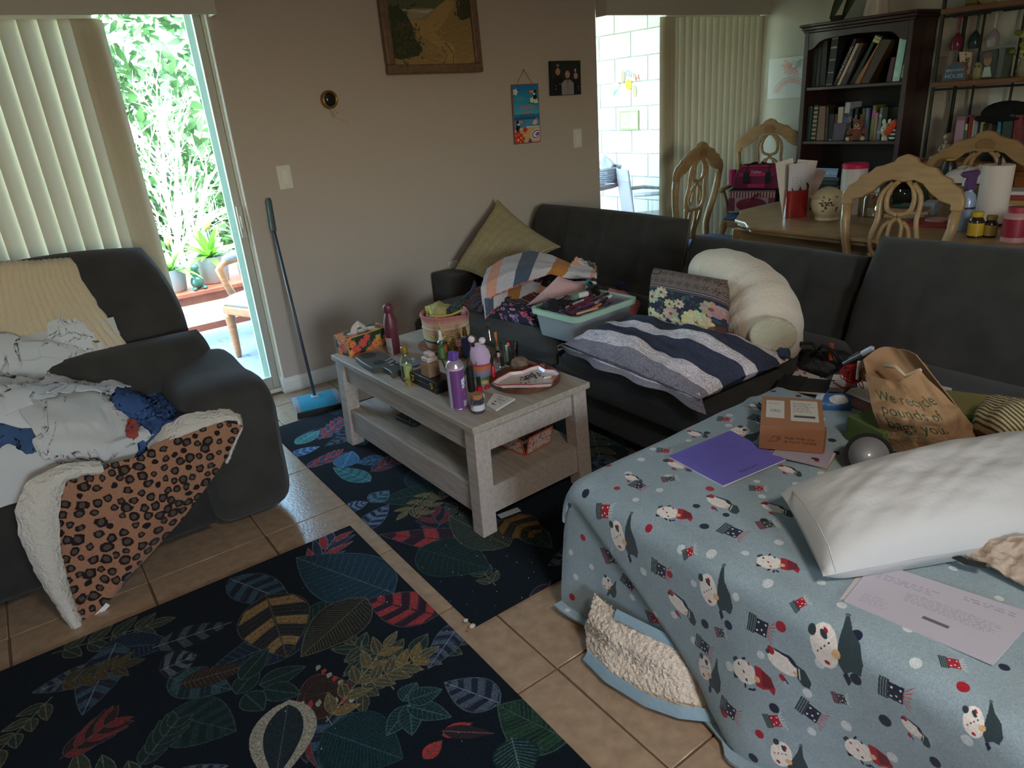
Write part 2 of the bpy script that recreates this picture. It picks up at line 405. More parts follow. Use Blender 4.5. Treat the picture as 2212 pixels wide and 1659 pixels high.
prof = [(0, 0), (.016, 0), (.016, .07), (.012, .082), (.006, .09), (0, .092)]
def base_run(x0, x1, y, ny):
    P = [[(x, y-d*ny, z) for d, z in prof] for x in (x0, x1)]
    b = MB(); v = P[0]+P[1]; n = len(prof)
    return b.add(v, [(i, i+1, n+i+1, n+i) for i in range(n-1)]+[list(range(n))[::-1], list(range(n, 2*n))])
struct(ob('baseboard_back', base_run(D1R-.016, D2L, YW, 1).bb((D1R-.016, YW, 0), (D1R, YW+.05, .092)), WHITE))
struct(ob('baseboard_right', base_run(-YW+.02, 3.2, 0, 1).xf(rotz(R(-90)), (XR, 0, 0)), WHITE))

# ---- sliding doors
ALU = mt((176, 172, 160), 0.45, 0.2); ALUW = mt((206, 200, 184), 0.5)
PANE = glassm((242, 250, 247), .975, .02)
def slider(name, x0, x1, xm, lock):
    f = MB(); y0, y1 = YW+.045, YW+.13
    jw = .014
    f.bb((x0, y0, 0), (x0+jw, y1, DH)); f.bb((x1-jw, y0, 0), (x1, y1, DH)); f.bb((x0+jw, y0, DH-.035), (x1-jw, y1, DH)); f.bb((x0+jw, y0, 0), (x1-jw, y1, .025))
    d = struct(ob(name, f, ALUW, bevel=.003))
    for k, (a, b, y) in enumerate(((x0+jw, xm+.03, YW+.105), (xm-.03, x1-jw, YW+.07))):
        s = MB(); w = .040
        s.bb((a, y-.015, .026), (a+w, y+.015, DH-.036)); s.bb((b-w, y-.015, .026), (b, y+.015, DH-.036))
        s.bb((a+w, y-.015, .026), (b-w, y+.015, .10)); s.bb((a+w, y-.015, DH-.09), (b-w, y+.015, DH-.036))
        so = ob('door_sash', s, ALU, d, bevel=.003); so['label'] = 'grey aluminium sash of the sliding glass door'
        ob('glass_pane', MB().bb((a+w-.004, y-.003, .096), (b-w+.004, y+.003, DH-.086)), PANE, so)
        if k == lock:
            x = b-w/2 if lock else a+w/2
            ob('door_latch', MB().bb((x-.014, y-.032, .93), (x+.014, y-.015, 1.10)).bb((x-.006, y-.045, .98), (x+.006, y-.032, 1.05)), mt((200, 198, 190), .35, .6), so, bevel=.002)
    return d
d1 = slider('door_1', D1L, D1R-.002, -.2, 1)
ob('screen_stile', MB().bb((1.05, YW+.175, -.02), (1.105, YW+.195, 2.16)), mt((150, 172, 160), .5), d1)
slider('door_2', D2L, D2R, 4.55, 0)
struct(ob('trim_1', MB().bb((D1R-.004, YW+.002, 0.092), (D1R+.0, YW+.045, DH)), mt((222, 216, 200), .5)))
VAL = mt((196, 191, 180), .6)
for nm, x0, x1, h, yy, lab in (('valance', -1.6, 1.135, .20, YW-.115, 'long off white valance box over the left sliding door'), ('valance', D2L+.0, 5.52, .115, YW-.115, 'short off white valance box over the patio door by the bookcase')):
    z0 = 2.012 if h > .15 else 2.0
    b = MB().bb((x0, yy, z0), (x1, yy+.012, z0+h)).bb((x0, yy+.012, z0), (x0+.012, YW-.001, z0+h)).bb((x1-.012, yy+.012, z0), (x1, YW-.001, z0+h)).bb((x0+.012, yy+.012, z0+h-.012), (x1-.012, YW-.001, z0+h))
    one(nm, lab, 'valance', b, VAL, bevel=.002)
SLAT = mt((200, 190, 166), .65, trans=.07)
def blinds(name, label, xs, angs, y, zb, zt):
    t = thing(name, label, 'blinds', (xs[0], y, 0))
    ob('head_rail', MB().bb((0, -.018, zt), (xs[-1]-xs[0], .018, zt+.03)), WHITE, t)
    n = 7; w = .089
    u = lsp(-.5, .5, n); P = stk([stk([u*w, -.009*np.cos(u*pi), np.full(n, z)], -1) for z in (zb, zt)], 0)
    base = MB().grid(P, flip=True).mesh('slat', SLAT)
    for k, (x, a) in enumerate(zip(xs, angs)):
        o = bpy.data.objects.new('slat', base); C.objects.link(o); o.parent = t; o.location = (x-xs[0], 0, 0); o.rotation_euler = (0, 0, R(a))
        if k == 0:
            base.polygons.foreach_set('use_smooth', np.ones(len(base.polygons), bool))
    return t
xs = [.595-.022*i for i in range(3)]+[.50-.076*i for i in range(26)]
blinds('vertical_blinds', 'cream vertical slat blinds drawn to the left at the garden door', xs, [8, 9, 10]+[15+4*sin(i*1.7) for i in range(26)], YW-.055, .03, 2.0)
xs2 = [4.33+.022*i for i in range(4)]+[4.43+.0775*i for i in range(14)]
blinds('vertical_blinds', 'cream vertical slat blinds drawn to the right at the patio door', xs2, [-6, -8, -7, -10]+[-19+3*sin(i*1.3) for i in range(14)], YW-.055, .03, 1.995)

# ---- wall plates
def plate(name, label, cat, x, z, rocker, w=.078, h=.125):
    t = thing(name, label, cat, (x, YW, z))
    ob('cover', MB().bb((-w/2, -.007, -h/2), (w/2, 0, h/2)), mt((224, 220, 210), .4), t, bevel=.003)
    if rocker:
        ob('rocker', MB().bb((-.017, -.012, -.034), (.017, -.0065, .034)), mt((232, 229, 220), .35), t, bevel=.002)
    else:
        for s in (-1, 1): ob('socket', MB().bb((-.015, -.009, s*.02-.014), (.015, -.0065, s*.02+.014)), mt((214, 210, 200), .4), t, bevel=.004)
    for s in (-1, 1): ob('screw', MB().cyl((0, -.007, s*.052), .003, .002, 8, rotx(R(90))), mt((190, 188, 180), .3, .8), t)
    return t
plate('light_switch', 'white rocker light switch beside the garden door', 'switch', 1.347, 1.222, True)
plate('light_switch', 'white rocker light switch beside the patio door', 'switch', 3.493, 1.232, True)
plate('wall_outlet', 'white wall outlet just above the sofa arm', 'outlet', 2.36, .50, False)
# round brass doorbell fitting with loose wires
t = thing('doorbell_fitting', 'round brass wall fitting with loose wires hanging out', 'fixture', (1.675, YW, 1.60))
BR = mt((150, 120, 70), .28, .9)
ob('rim', MB().lathe([(.048, 0), (.05, .012), (.044, .03), (.036, .034), (.034, .02)], 28, rot=rotx(R(90))), BR, t, smooth=1)
ob('lens', MB().ell((0, -.018, 0), (.035, .016, .035), 20, 10), mt((40, 40, 34), .1, .3), t, smooth=1)
WIR = mt((214, 196, 165), .5)
for k, pts in enumerate((((0.01, -.02, -.03), (.03, -.03, -.075), (.085, -.02, -.078), (.105, -.01, -.085)), ((0, -.02, -.035), (.01, -.03, -.09), (.05, -.025, -.11), (.095, -.01, -.12)), ((-.005, -.02, -.04), (.0, -.03, -.10), (.03, -.02, -.075), (.075, -.02, -.055)))):
    P = NA(pts); s = lsp(0, 3, 14); Q = stk([np.interp(s, range(4), P[:, i]) for i in range(3)], 1)
    for _ in range(2): Q[1:-1] = (Q[:-2]+2*Q[1:-1]+Q[2:])/4
    ob('wire', MB().tube(Q, .002, 6), WIR, t, smooth=1)

# ---- pictures on the painting wall
def picture_frame(t, w, h, fw, depth, m, liner=None):
    for a, b in (((-w/2, -h/2), (w/2, -h/2+fw)), ((-w/2, h/2-fw), (w/2, h/2)), ((-w/2, -h/2+fw), (-w/2+fw, h/2-fw)), ((w/2-fw, -h/2+fw), (w/2, h/2-fw))):
        ob('frame_rail', MB().bb((a[0], -depth, a[1]), (b[0], 0, b[1])), m, t, bevel=.008, seg=3)
def canvas_front(name, t, w, h, y, cv, **k):
    o = ob(name, MB().quad((-w/2, y, -h/2), (w/2, y, -h/2), (w/2, y, h/2), (-w/2, y, h/2)), cv.mat(**k), t); return o
t = thing('beach_painting', 'large framed oil painting of a sandy beach path through dunes', 'painting', (2.375, YW-.004, 2.02))
t.rotation_euler = (R(-3.5), R(1.2), 0)
w, h = .655, .64
picture_frame(t, w, h, .05, .04, mt((112, 88, 66), .45, var=(30, .25)))
cv = Canvas(.56, .545, 900, (150, 140, 118))
for i in range(40):
    y = .545-i*.0055; cv.rect(0, y-.006, .56, y, (128+i*1.2, 126+i*.6, 112-i*.2))
for i in range(60): cv.ell((ru(.05, .5), ru(.36, .545)), ru(.03, .12), ru(.005, .02), rch([(166, 148, 120), (140, 136, 122), (176, 152, 118)]), 0, .25)
cv.rect(0, .28, .56, .36, (92, 92, 66)); cv.rect(.1, .27, .5, .295, (150, 140, 110))
for i in range(14): cv.line([(ru(0, .3), .30-i*.002), (ru(.3, .5), .297-i*.002)], .004, (190, 184, 160), .5)
cv.poly([(0, 0), (.56, 0), (.56, .33), (.44, .355), (.40, .35), (.33, .31), (.22, .25), (.12, .24), (0, .22)], (150, 122, 76))
cv.poly([(.12, .24), (.25, .24), (.33, .31), (.40, .35), (.46, .34), (.38, .24), (.30, .17), (.42, .10), (.42, 0), (.32, 0), (.35, .07), (.22, .15)], (168, 136, 84))
cv.poly([(0, .30), (.07, .31), (.12, .27), (.15, .21), (.16, .14), (.2, .09), (.17, .05), (.05, .03), (0, .04)], (58, 60, 36))
for i in range(160): cv.ell((random.gauss(.09, .05), random.gauss(.16, .07)), .012, .006, rch([(44, 48, 28), (70, 72, 44), (90, 84, 56)]), ru(0, 3), .7)
cv.poly([(.46, .27), (.5, .36), (.56, .40), (.56, .26), (.5, .24)], (66, 68, 40))
for i in range(140): cv.ell((random.gauss(.47, .035), random.gauss(.44, .022)), .012, .006, rch([(48, 52, 30), (66, 66, 36), (84, 80, 50)]), ru(0, 3), .85)
for i in range(90): cv.ell((random.gauss(.53, .03), random.gauss(.33, .03)), .012, .006, rch([(52, 56, 32), (72, 70, 42)]), ru(0, 3), .8)
cv.line([(.47, .43), (.48, .36), (.47, .29)], .006, (70, 56, 36))
for i in range(120): cv.line([(x0 := ru(.15, .55), y0 := ru(.0, .22)), (x0+ru(.02, .06), y0+ru(-.02, .02))], .005, rch([(140, 110, 64), (186, 158, 108), (112, 86, 54)]), .4)
cv.line([(.33, 0), (.36, .05), (.33, .10)], .006, (110, 80, 50)); cv.line([(.40, 0), (.41, .06), (.36, .12)], .006, (110, 80, 50)); cv.noise(.05)
canvas_front('painted_canvas', t, .56, .545, -.022, cv, rough=.5)

t = thing('hanging_sign', 'narrow tropical beach plaque hanging from a cord with toucans and lettering', 'sign', (3.042, YW-.004, 1.426)); t.rotation_euler = (0, R(1.0), 0)
w, h = .222, .37
ob('board', MB().bb((-w/2, -.012, -h/2), (w/2, 0, h/2)), mt((140, 84, 76), .6), t, bevel=.002)
cv = Canvas(w, h, 2200, (40, 130, 178))
for i in range(37): cv.rect(0, h-i*.005-.006, w, h-i*.005, (24+i*1.5, 118+i*1.6, 176+i*.7))
cv.rect(0, .15, w, .165, (40, 90, 150)); cv.rect(0, .10, w, .15, (70, 150, 200)); cv.poly([(0, 0), (w, 0), (w, .098), (.11, .10), (0, .08)], (226, 178, 120)); cv.line([(0, .083), (.11, .103), (w, .10)], .006, (220, 230, 226))
for k in range(9):
    a = R(20+k*17); cv.line([(.055, .27), (.055+.05*cos(a), .27+.035*sin(a))], .006, (70, 160, 170))
def toucan(x, y, s, fl):
    cv.ell((x, y), .016*s, .034*s, (24, 28, 44), R(12*fl)); cv.ell((x-fl*.006*s, y+.022*s), .012*s, .014*s, (240, 240, 228)); cv.ell((x, y+.032*s), .014*s, .012*s, (24, 28, 44))
    cv.poly([(x-fl*.008*s, y+.04*s), (x-fl*.05*s, y+.038*s), (x-fl*.064*s, y+.018*s), (x-fl*.03*s, y+.024*s), (x-fl*.01*s, y+.022*s)], (226, 140, 60)); cv.poly([(x-fl*.046*s, y+.039*s), (x-fl*.066*s, y+.016*s), (x-fl*.05*s, y+.024*s)], (30, 26, 30))
toucan(.192, .295, 1.0, 1); toucan(.028, .105, 1.0, -1)
def flower(c, r, col, mid, n=5):
    for k in range(n): a = k*6.283/n; cv.ell((c[0]+r*.6*cos(a), c[1]+r*.6*sin(a)), r*.55, r*.34, col, a)
    cv.ell(c, r*.3, r*.3, mid)
flower((.022, .328), .02, (245, 240, 220), (240, 190, 60)); flower((.165, .272), .018, (245, 240, 220), (240, 190, 60)); flower((.198, .262), .018, (245, 240, 220), (240, 190, 60))
cv.line([(.13, .256), (.21, .245)], .008, (60, 130, 60))
cv.text('vacation', (.118, .232), .046, (228, 96, 96), 0, 1, .9); cv.text('state of', (.122, .20), .034, (228, 96, 96)); cv.text('MIND', (.115, .17), .048, (40, 92, 84))
cv.line([(.185, .105), (.19, .15), (.2, .155)], .01, (232, 120, 80)); cv.ell((.182, .128), .022, .016, (236, 190, 170), R(20)); flower((.09, .085), .02, (200, 60, 50), (180, 50, 40))
cv.ell((.19, .05), .05, .034, (235, 232, 240), R(15)); cv.ell((.19, .05), .042, .027, (90, 90, 160), R(15)); cv.ell((.192, .05), .034, .02, (236, 232, 240), R(15)); cv.ell((.2, .05), .02, .012, (150, 90, 140), R(15))
for q in ((.03, .05), (.05, .03), (.025, .02)): flower(q, .03, (214, 50, 60), (250, 200, 90))
cv.poly([(.06, .0), (.09, .04), (.075, 0)], (50, 130, 70)); cv.poly([(.11, 0), (.13, .03), (.15, 0)], (70, 80, 150)); cv.noise(.03)
canvas_front('printed_face', t, w-.012, h-.012, -.0127, cv, rough=.5)
ob('hanging_cord', MB().tube([(-.065, -.008, h/2), (0, -.004, h/2+.085)], .0018, 6).tube([(.065, -.008, h/2), (0, -.004, h/2+.085)], .0018, 6), mt((150, 110, 80), .8), t)
ob('nail', MB().cyl((0, .004, h/2+.085), .003, .012, 8, rotx(R(90))), BR, t)

t = thing('portrait_print', 'dark square canvas print of three people in uniform', 'picture', (3.388, YW-.004, 1.63)); t.rotation_euler = (0, R(1.2), 0)
w, h = .262, .215
ob('stretcher', MB().bb((-w/2, -.03, -h/2), (w/2, 0, h/2)), mt((30, 32, 32), .7), t, bevel=.003)
cv = Canvas(w, h, 2200, (40, 44, 42))
def bust(x, y, s, coat, skin, hat):
    cv.poly([(x-.05*s, 0), (x-.05*s, y-.055*s), (x-.02*s, y-.035*s), (x+.02*s, y-.035*s), (x+.05*s, y-.055*s), (x+.05*s, 0)], coat); cv.ell((x, y), .02*s, .027*s, skin)
    cv.ell((x, y+.012*s), .021*s, .016*s, hat if not hat is None else (60, 44, 34)); cv.ell((x, y-.003*s), .017*s, .02*s, skin)
    for q in (-1, 1): cv.ell((x+q*.007*s, y+.003*s), .003*s, .002*s, (40, 30, 26))
    cv.ell((x, y-.012*s), .006*s, .002*s, (120, 60, 54))
bust(.055, .155, 1.05, (26, 28, 34), (190, 140, 112), (22, 22, 28)); cv.ell((.056, .187), .012, .012, (120, 124, 118))
bust(.215, .125, .95, (26, 28, 34), (196, 150, 120), (22, 22, 28)); cv.ell((.212, .155), .009, .012, (170, 176, 172))
bust(.14, .135, 1.1, (150, 142, 146), (196, 152, 120), None); cv.poly([(.125, .09), (.14, .07), (.155, .09), (.14, .098)], (120, 112, 118)); cv.line([(.14, .075), (.14, 0)], .003, (110, 104, 110))
for q in ((.035, .06), (.035, .04), (.24, .05), (.24, .03), (.07, .07)): cv.ell(q, .003, .003, (210, 210, 200))
cv.noise(.08); canvas_front('printed_face', t, w-.004, h-.004, -.0306, cv, rough=.45)

t = thing('child_drawing', 'white canvas with a child crayon drawing of a rainbow and sun', 'drawing', (XR-.003, 3.70, 1.515), R(-90))
w, h = .44, .315
ob('stretcher', MB().bb((-w/2, -.018, -h/2), (w/2, 0, h/2)), mt((216, 214, 208), .7), t, bevel=.002)
cv = Canvas(w, h, 1600, (222, 220, 214))
for rr, col in ((.13, (170, 170, 160)), (.115, (224, 140, 130)), (.105, (228, 150, 140)), (.095, (224, 130, 120)), (.08, (200, 210, 190))):
    cv.line([(.22+rr*1.25*cos(a), .03+rr*sin(a)) for a in lsp(.15, 2.99, 24)], .006, col, .8)
for i in range(26):
    a = R(150+i*6); cv.line([(.24+.03*cos(a), .25+.02*sin(a)), (.24+(.09+.04*random.random())*cos(a), .25+(.07+.03*random.random())*sin(a))], .005, (228, 140, 134), .6)
for i in range(40): cv.line([(x0 := random.gauss(.27, .03), y0 := random.gauss(.25, .02)), (x0+.03, y0+.02)], .006, (150, 168, 158), .5)
for i in range(12): cv.line([(.34, .30), (.34+.1*random.random(), .30-.12*random.random())], .003, (180, 150, 150), .6)
canvas_front('crayon_face', t, w-.004, h-.004, -.0186, cv, rough=.8)

# ------------------------------------------------------------------ outside: patio and garden
cv = Canvas(4.4, 2.4, 160, (128, 138, 156))
for i in range(900): cv.ell((ru(0, 4.4), ru(0, 2.4)), ru(.01, .05), ru(.006, .02), rch([(92, 108, 140), (158, 164, 172), (108, 124, 152), (140, 140, 150)]), ru(0, 3), .7)
struct(ob('floor_patio', MB().slab((-3, YW+.16, -.12), (XR, YW+.16, -.12), (-3, 6.6, -.12), .09), mt((150, 148, 144), .8)))
one('patio_rug', 'pale blue mottled rug on the patio floor beyond the garden door', 'rug', MB().slab((-1.4, 4.35, -.03), (3.0, 4.35, -.03), (-1.4, 6.4, -.03), .008), cv.mat(rough=.9))
struct(ob('ground', MB().slab((-14, 6.6, -.2), (16, 6.6, -.2), (-14, 22, -.2), .08), mt((116, 124, 84), .95, var=(3, .4))))
struct(ob('shade_roof_patio', MB().bb((3.0, YW+.16, 2.5), (XR+.35, 6.75, 2.6)), mt((214, 212, 206), .8)))  # unseen roof put only over this side to shade the block wall
# block wall closing the patio on the right: courses of painted blocks
bw = struct(ob('wall_patio', MB().bb((XR+.02, YW+.16, -.12), (XR+.22, 6.75, 2.5)), mt((196, 194, 186), .8)))
BH, BL = .232, .46
blk = MB().bb((0, .004, .004), (.02, BL-.004, BH-.004)); bmat = mt((205, 203, 194), .75, bump=(40, .15)); b0 = None
for r_ in range(11):
    for c_ in range(5):
        y = YW+.17+c_*BL+(BL/2 if r_ % 2 else 0)
        if y+BL > 6.75: continue
        if b0 is None: o = b0 = ob('block', blk, bmat, bw, bevel=.003, seg=1)
        else: o = b0.copy(); C.objects.link(o)
        o.location = (XR, y, -.03+r_*BH)
XB = XR-.004
def sticker(name, label, pts, m, cat='wall sticker', h=.003): return one(name, label, cat, MB().prism(pts, 0, h, frame((-1, 0, 0)), (XB, 0, 0)), m)
def pxy(px, py): q = at(px, py, x=XB); return (-q[1], q[2])        # block-wall plane: right is -y
LC = [(200, 90, 80), (214, 150, 130), (170, 178, 160), (150, 158, 170), (120, 170, 180)]
for ch, q, col, a in zip('OLLEH', ((1356, 158), (1362, 160), (1367, 163), (1372, 166), (1377, 168)), LC[::-1], (20, 10, 0, -10, -18)):
    ps, wd = glyphs(ch); b = MB(); c = pxy(*q)
    for p in ps:
        r2 = R(-a+180*0); x = -(p[:, 0]-wd/2)*.085; yv = (p[:, 1]-.35)*.085
        b.prism(list(zip(c[0]+x*cos(r2)-yv*sin(r2), c[1]+x*sin(r2)+yv*cos(r2))), 0, .003, frame((-1, 0, 0)), (XB, 0, 0))
    one('wall_letter', f'small coloured letter {ch} of the mirrored hello on the block wall', 'letter', b, mt(col, .6), group='letters on the block wall') if ch != 'L' else one('wall_letter', 'small coloured letter L of the mirrored hello on the block wall', 'letter', b, mt(col, .6), group='letters on the block wall')
def disc(c, rx, ry, n=16): return [(c[0]+rx*cos(t), c[1]+ry*sin(t)) for t in lsp(0, 6.283, n, endpoint=False)]
sticker('sun_sticker', 'round yellow sun sticker on the block wall', disc(pxy(1358, 183), .045, .052), mt((240, 206, 40), .6))
for px, lab in (((1346, 166), 'brown sandal shaped sticker beside the wall letters'), ((1371, 197), 'brown sandal shaped sticker below the yellow sun')):
    sticker('sandal_sticker', lab, [(x*.9, y) if False else (x, y) for x, y in disc(pxy(*px), .03, .058)], mt((176, 146, 116), .7))
t = thing('rainbow_sticker', 'small paper rainbow stuck on the block wall', 'wall sticker', (XB, 0, 0)); c = pxy(1331, 196)
for rr, col in ((.10, (232, 180, 170)), (.078, (240, 222, 160)), (.056, (206, 218, 170)), (.036, (130, 190, 150))):
    P = [(c[0]+rr*cos(a), c[1]-.03+rr*1.1*sin(a)) for a in lsp(.9, 3.5, 14)]; Q = [(c[0]+(rr-.018)*cos(a), c[1]-.03+(rr-.018)*1.1*sin(a)) for a in lsp(3.5, .9, 14)]
    ob('band', MB().prism(P+Q, 0, .003, frame((-1, 0, 0))), mt(col, .7), t)
q0, q1 = at(1341, 250, x=XB), at(1379, 270, x=XB)
t = thing('certificate', 'framed olive certificate hanging on the patio block wall', 'certificate', (XB, (q0[1]+q1[1])/2, (q0[2]+q1[2])/2), R(-90))
cw, chh = abs(q0[1]-q1[1])+.02, .19
ob('board', MB().bb((-cw/2, -.012, -chh/2), (cw/2, 0, chh/2)), mt((156, 150, 110), .6), t)
cv = Canvas(cw, chh, 900, (206, 200, 160)); cv.scrib(.05, .03, cw-.05, chh-.03, 7, (120, 116, 90), .8); canvas_front('sheet', t, cw-.04, chh-.04, -.0125, cv)

# ---- garden: trunk, bleached dead shrub, leafy bushes
def leaf_cloud(c, r, n, s, seed):
    g = np.random.default_rng(seed); d = g.standard_normal((n, 3)); d /= np.linalg.norm(d, axis=1)[:, None]
    p = c+d*(g.uniform(.35, 1, (n, 1))**.5)*NA(r); b = MB()
    a = g.standard_normal((n, 3)); a /= np.linalg.norm(a, axis=1)[:, None]; t = np.cross(a, d); t /= np.linalg.norm(t, axis=1)[:, None]+1e-9
    l = s*g.uniform(.6, 1.4, (n, 1)); V = stk([p-a*l, p+t*l*.35, p+a*l, p-t*l*.35], 1).reshape(-1, 3)
    return b.add(V, [(4*i, 4*i+1, 4*i+2, 4*i+3) for i in range(n)])
G1 = mt((72, 106, 62), .5, trans=.25, var=(2, .5)); G2 = mt((46, 74, 46), .5, trans=.25, var=(2, .5)); G3 = mt((168, 188, 120), .5, trans=.3, var=(3, .4)); BK = mt((150, 138, 124), .9, bump=(20, .6))
for k, (x, y, z, r, m, n, s, lab) in enumerate((
    (-.6, 11.5, 2.3, (2.2, 1.0, 2.4), G2, 4200, .13, 'tall dark leafy tree filling the upper part of the garden view'),
    (2.9, 11.9, 2.3, (1.9, 1.0, 2.4), G1, 3600, .13, 'tall green tree behind the bleached branches in the garden'),
    (.95, 9.2, .55, (1.1, .6, .8), G1, 2200, .09, 'pale sunlit bush in the middle of the garden view'),
    (2.9, 9.6, .5, (.8, .6, .9), G1, 1800, .09, 'green bush at the right edge of the garden view'),
    (-1.6, 9.6, .6, (.9, .7, 1.0), G1, 1800, .09, 'leafy bush behind the slat blinds in the garden'))):
    t = thing('leafy_tree' if z > 1.5 else 'garden_bush', lab, 'tree' if z > 1.5 else 'bush', (x, y, -.13))
    o = ob('foliage', leaf_cloud(NA([0, 0, z+.13]), r, n, s, k), m, t); o['kind'] = 'stuff'
    ob('trunk', MB().tube([(0, 0, 0), (.05, 0, z*.5), (0, .1, z)], [.12, .10, .05] if z > 1.5 else [.03, .025, .01], 8), BK, t, smooth=1)
t = thing('garden_tree', 'pale leaning tree trunk with peeling bark beside the blinds', 'tree', (.25, 8.0, -.13))
ob('trunk', MB().tube([(.62, 0, 0), (.45, 0, .9), (.22, .05, 1.7), (-.02, .1, 2.5), (-.2, .1, 3.4)], [.12, .11, .11, .10, .08], 12), mt((128, 118, 108), .9, bump=(12, 1.0), var=(6, .3)), t, smooth=1)
for k in range(3): ob('branch', MB().tube([(-.02+.0*k, .1, 2.0+.3*k), (.25+.1*k, 0, 2.3+.35*k), (.55+.1*k, -.05, 2.45+.3*k)], [.04, .025, .01], 7), BK, t, smooth=1)
t = thing('bare_shrub', 'bleached leafless shrub with many thin pale branches', 'bush', (1.25, 7.9, -.13))
PB = mt((196, 190, 178), .8); g = np.random.default_rng(5); twigs = MB()
def grow(p, d, l, r, lev):
    q = p+d*l; q2 = q+(d+g.standard_normal(3)*.12)*l*.6
    if lev == 0: ob('branch', MB().tube([p, q, q2], [r, r*.8, r*.5], 6), PB, t, smooth=1)
    else: twigs.tube([p, q, q2], [r, r*.8, r*.4], 4)
    if lev < 3:
        for _ in range(4 if lev else 5):
            dd = d+g.standard_normal(3)*.55; dd[2] += .15; dd /= np.linalg.norm(dd); f = g.uniform(.3, 1); grow(p+(q2-p)*f, dd, l*g.uniform(.4, .65), r*.5, lev+1)
for k in range(5):
    d = NA([g.uniform(-.5, .5), g.uniform(-.3, .3), 1.0]); d /= np.linalg.norm(d); grow(NA([g.uniform(-.3, .3), g.uniform(-.2, .2), .0]), d, g.uniform(.7, 1.1), .028, 0)
o = ob('twigs', twigs, PB, t); o['kind'] = 'stuff'
one('screen_post', 'grey screen enclosure post at the patio corner near the block wall', 'post', MB().bb((5.42, 6.50, -.03), (5.48, 6.58, 2.5)), mt((150, 170, 160), .5), bevel=.004)

# ---- patio furniture: reddish bench with three planters, upholstered armchair
RW = mt((168, 92, 66), .5, var=(8, .2)); OAK = mt((150, 98, 58), .45, var=(10, .2, (1, 1, 6)))
t = thing('plant_bench', 'reddish wooden bench table carrying the potted plants', 'bench', (1.22, 5.55, -.022)); bz = .43
b = MB().box((0, 0, bz), (.95, .42, .035)); ob('top', b, RW, t, bevel=.006)
ob('apron', MB().box((0, -.17, bz-.05), (.86, .02, .06)).box((0, .17, bz-.05), (.86, .02, .06)).box((-.43, 0, bz-.05), (.02, .32, .06)).box((.43, 0, bz-.05), (.02, .32, .06)), RW, t, bevel=.003)
for sx in (-1, 1):
    for sy in (-1, 1): ob('leg', MB().tube([(sx*.41, sy*.155, bz-.02), (sx*.41, sy*.155, .2), (sx*.46, sy*.18, 0)], [.034, .03, .03], 4), RW, t)
ob('brace', MB().bb((-.43, -.012, .10), (.43, .012, .15)), RW, t, bevel=.003)
def spiky(name, label, x, y, zb, r, h, col, n, L, seed, fl):
    t = thing(name, label, 'potted plant', (x, y, zb)); g = np.random.default_rng(seed)
    ob('pot', MB().lathe([(r*.72, 0), (r*.8, .01), (r, h), (r*1.03, h), (r*.94, h-.004), (r*.9, h-.03), (1e-6, h-.03)], 24), mt((170, 170, 168), .35), t, smooth=1, auto=50)
    ob('soil', MB().cyl((0, 0, h-.035), r*.9, .012, 20), mt((60, 44, 34), .95), t)
    for k in range(n):
        a = k*2.4+g.uniform(-.2, .2); e = g.uniform(.25, 1.25); l = L*g.uniform(.7, 1.1); s = lsp(0, 1, 7); w = .016*L/.2
        rad = l*s*cos(e)+.0; z = l*(s*sin(e)-.55*(s**2)*cos(e)); wd = w*np.sin(np.pi*np.clip(s*.86+.12, 0, 1))
        c = stk([rad*cos(a), rad*sin(a), h-.02+z], 1); tn = NA([-sin(a), cos(a), 0])
        ob('leaf', MB().grid(stk([c-tn*wd[:, None], c+NA([0, 0, -.003]), c+tn*wd[:, None]], 1), uv=False), col, t, smooth=1)
    if fl:
        for k in range(fl):
            x0, y0 = g.uniform(-.06, .06, 2); ob('bloom', MB().lathe([(.002, 0), (.022, .03), (.014, .08), (1e-6, .11)], 8, (x0, y0, h+L*.55)), mt((196, 132, 84), .6), t, smooth=1); ob('stem', MB().cyl((x0, y0, h-.03), .004, L*.56+.04, 6), G2, t)
    return t
LG = mt((124, 176, 66), .4, trans=.3, var=(4, .3)); LD = mt((86, 140, 84), .4, trans=.25, var=(4, .3))
zt = .43+.0175-.022
spiky('potted_bromeliad', 'small leafy plant in a white pot at the left of the bench', .90, 5.50, zt, .105, .165, LG, 26, .27, 1, 1)
spiky('potted_bromeliad', 'bright green spiky plant in a white pot in the middle of the bench', 1.20, 5.55, zt, .125, .20, LG, 34, .33, 2, 2)
spiky('potted_bromeliad', 'darker spiky plant in a white pot at the right of the bench', 1.50, 5.60, zt, .13, .21, LD, 30, .32, 3, 1)
t = thing('ceramic_frog', 'small glazed dark green animal figurine between two white pots', 'figurine', (1.045, 5.42, zt)); GG = mt((62, 104, 90), .2, coat=.5)
ob('body', MB().ell((0, 0, .05), (.045, .05, .05), 14, 10).ell((0, .01, .11), (.032, .034, .05), 14, 10), GG, t, smooth=1)
ob('head', MB().ell((0, -.02, .16), (.03, .036, .028), 14, 10), GG, t, smooth=1)
for s in (-1, 1): ob('foot', MB().ell((s*.035, -.05, .014), (.018, .032, .014), 10, 8), GG, t, smooth=1)
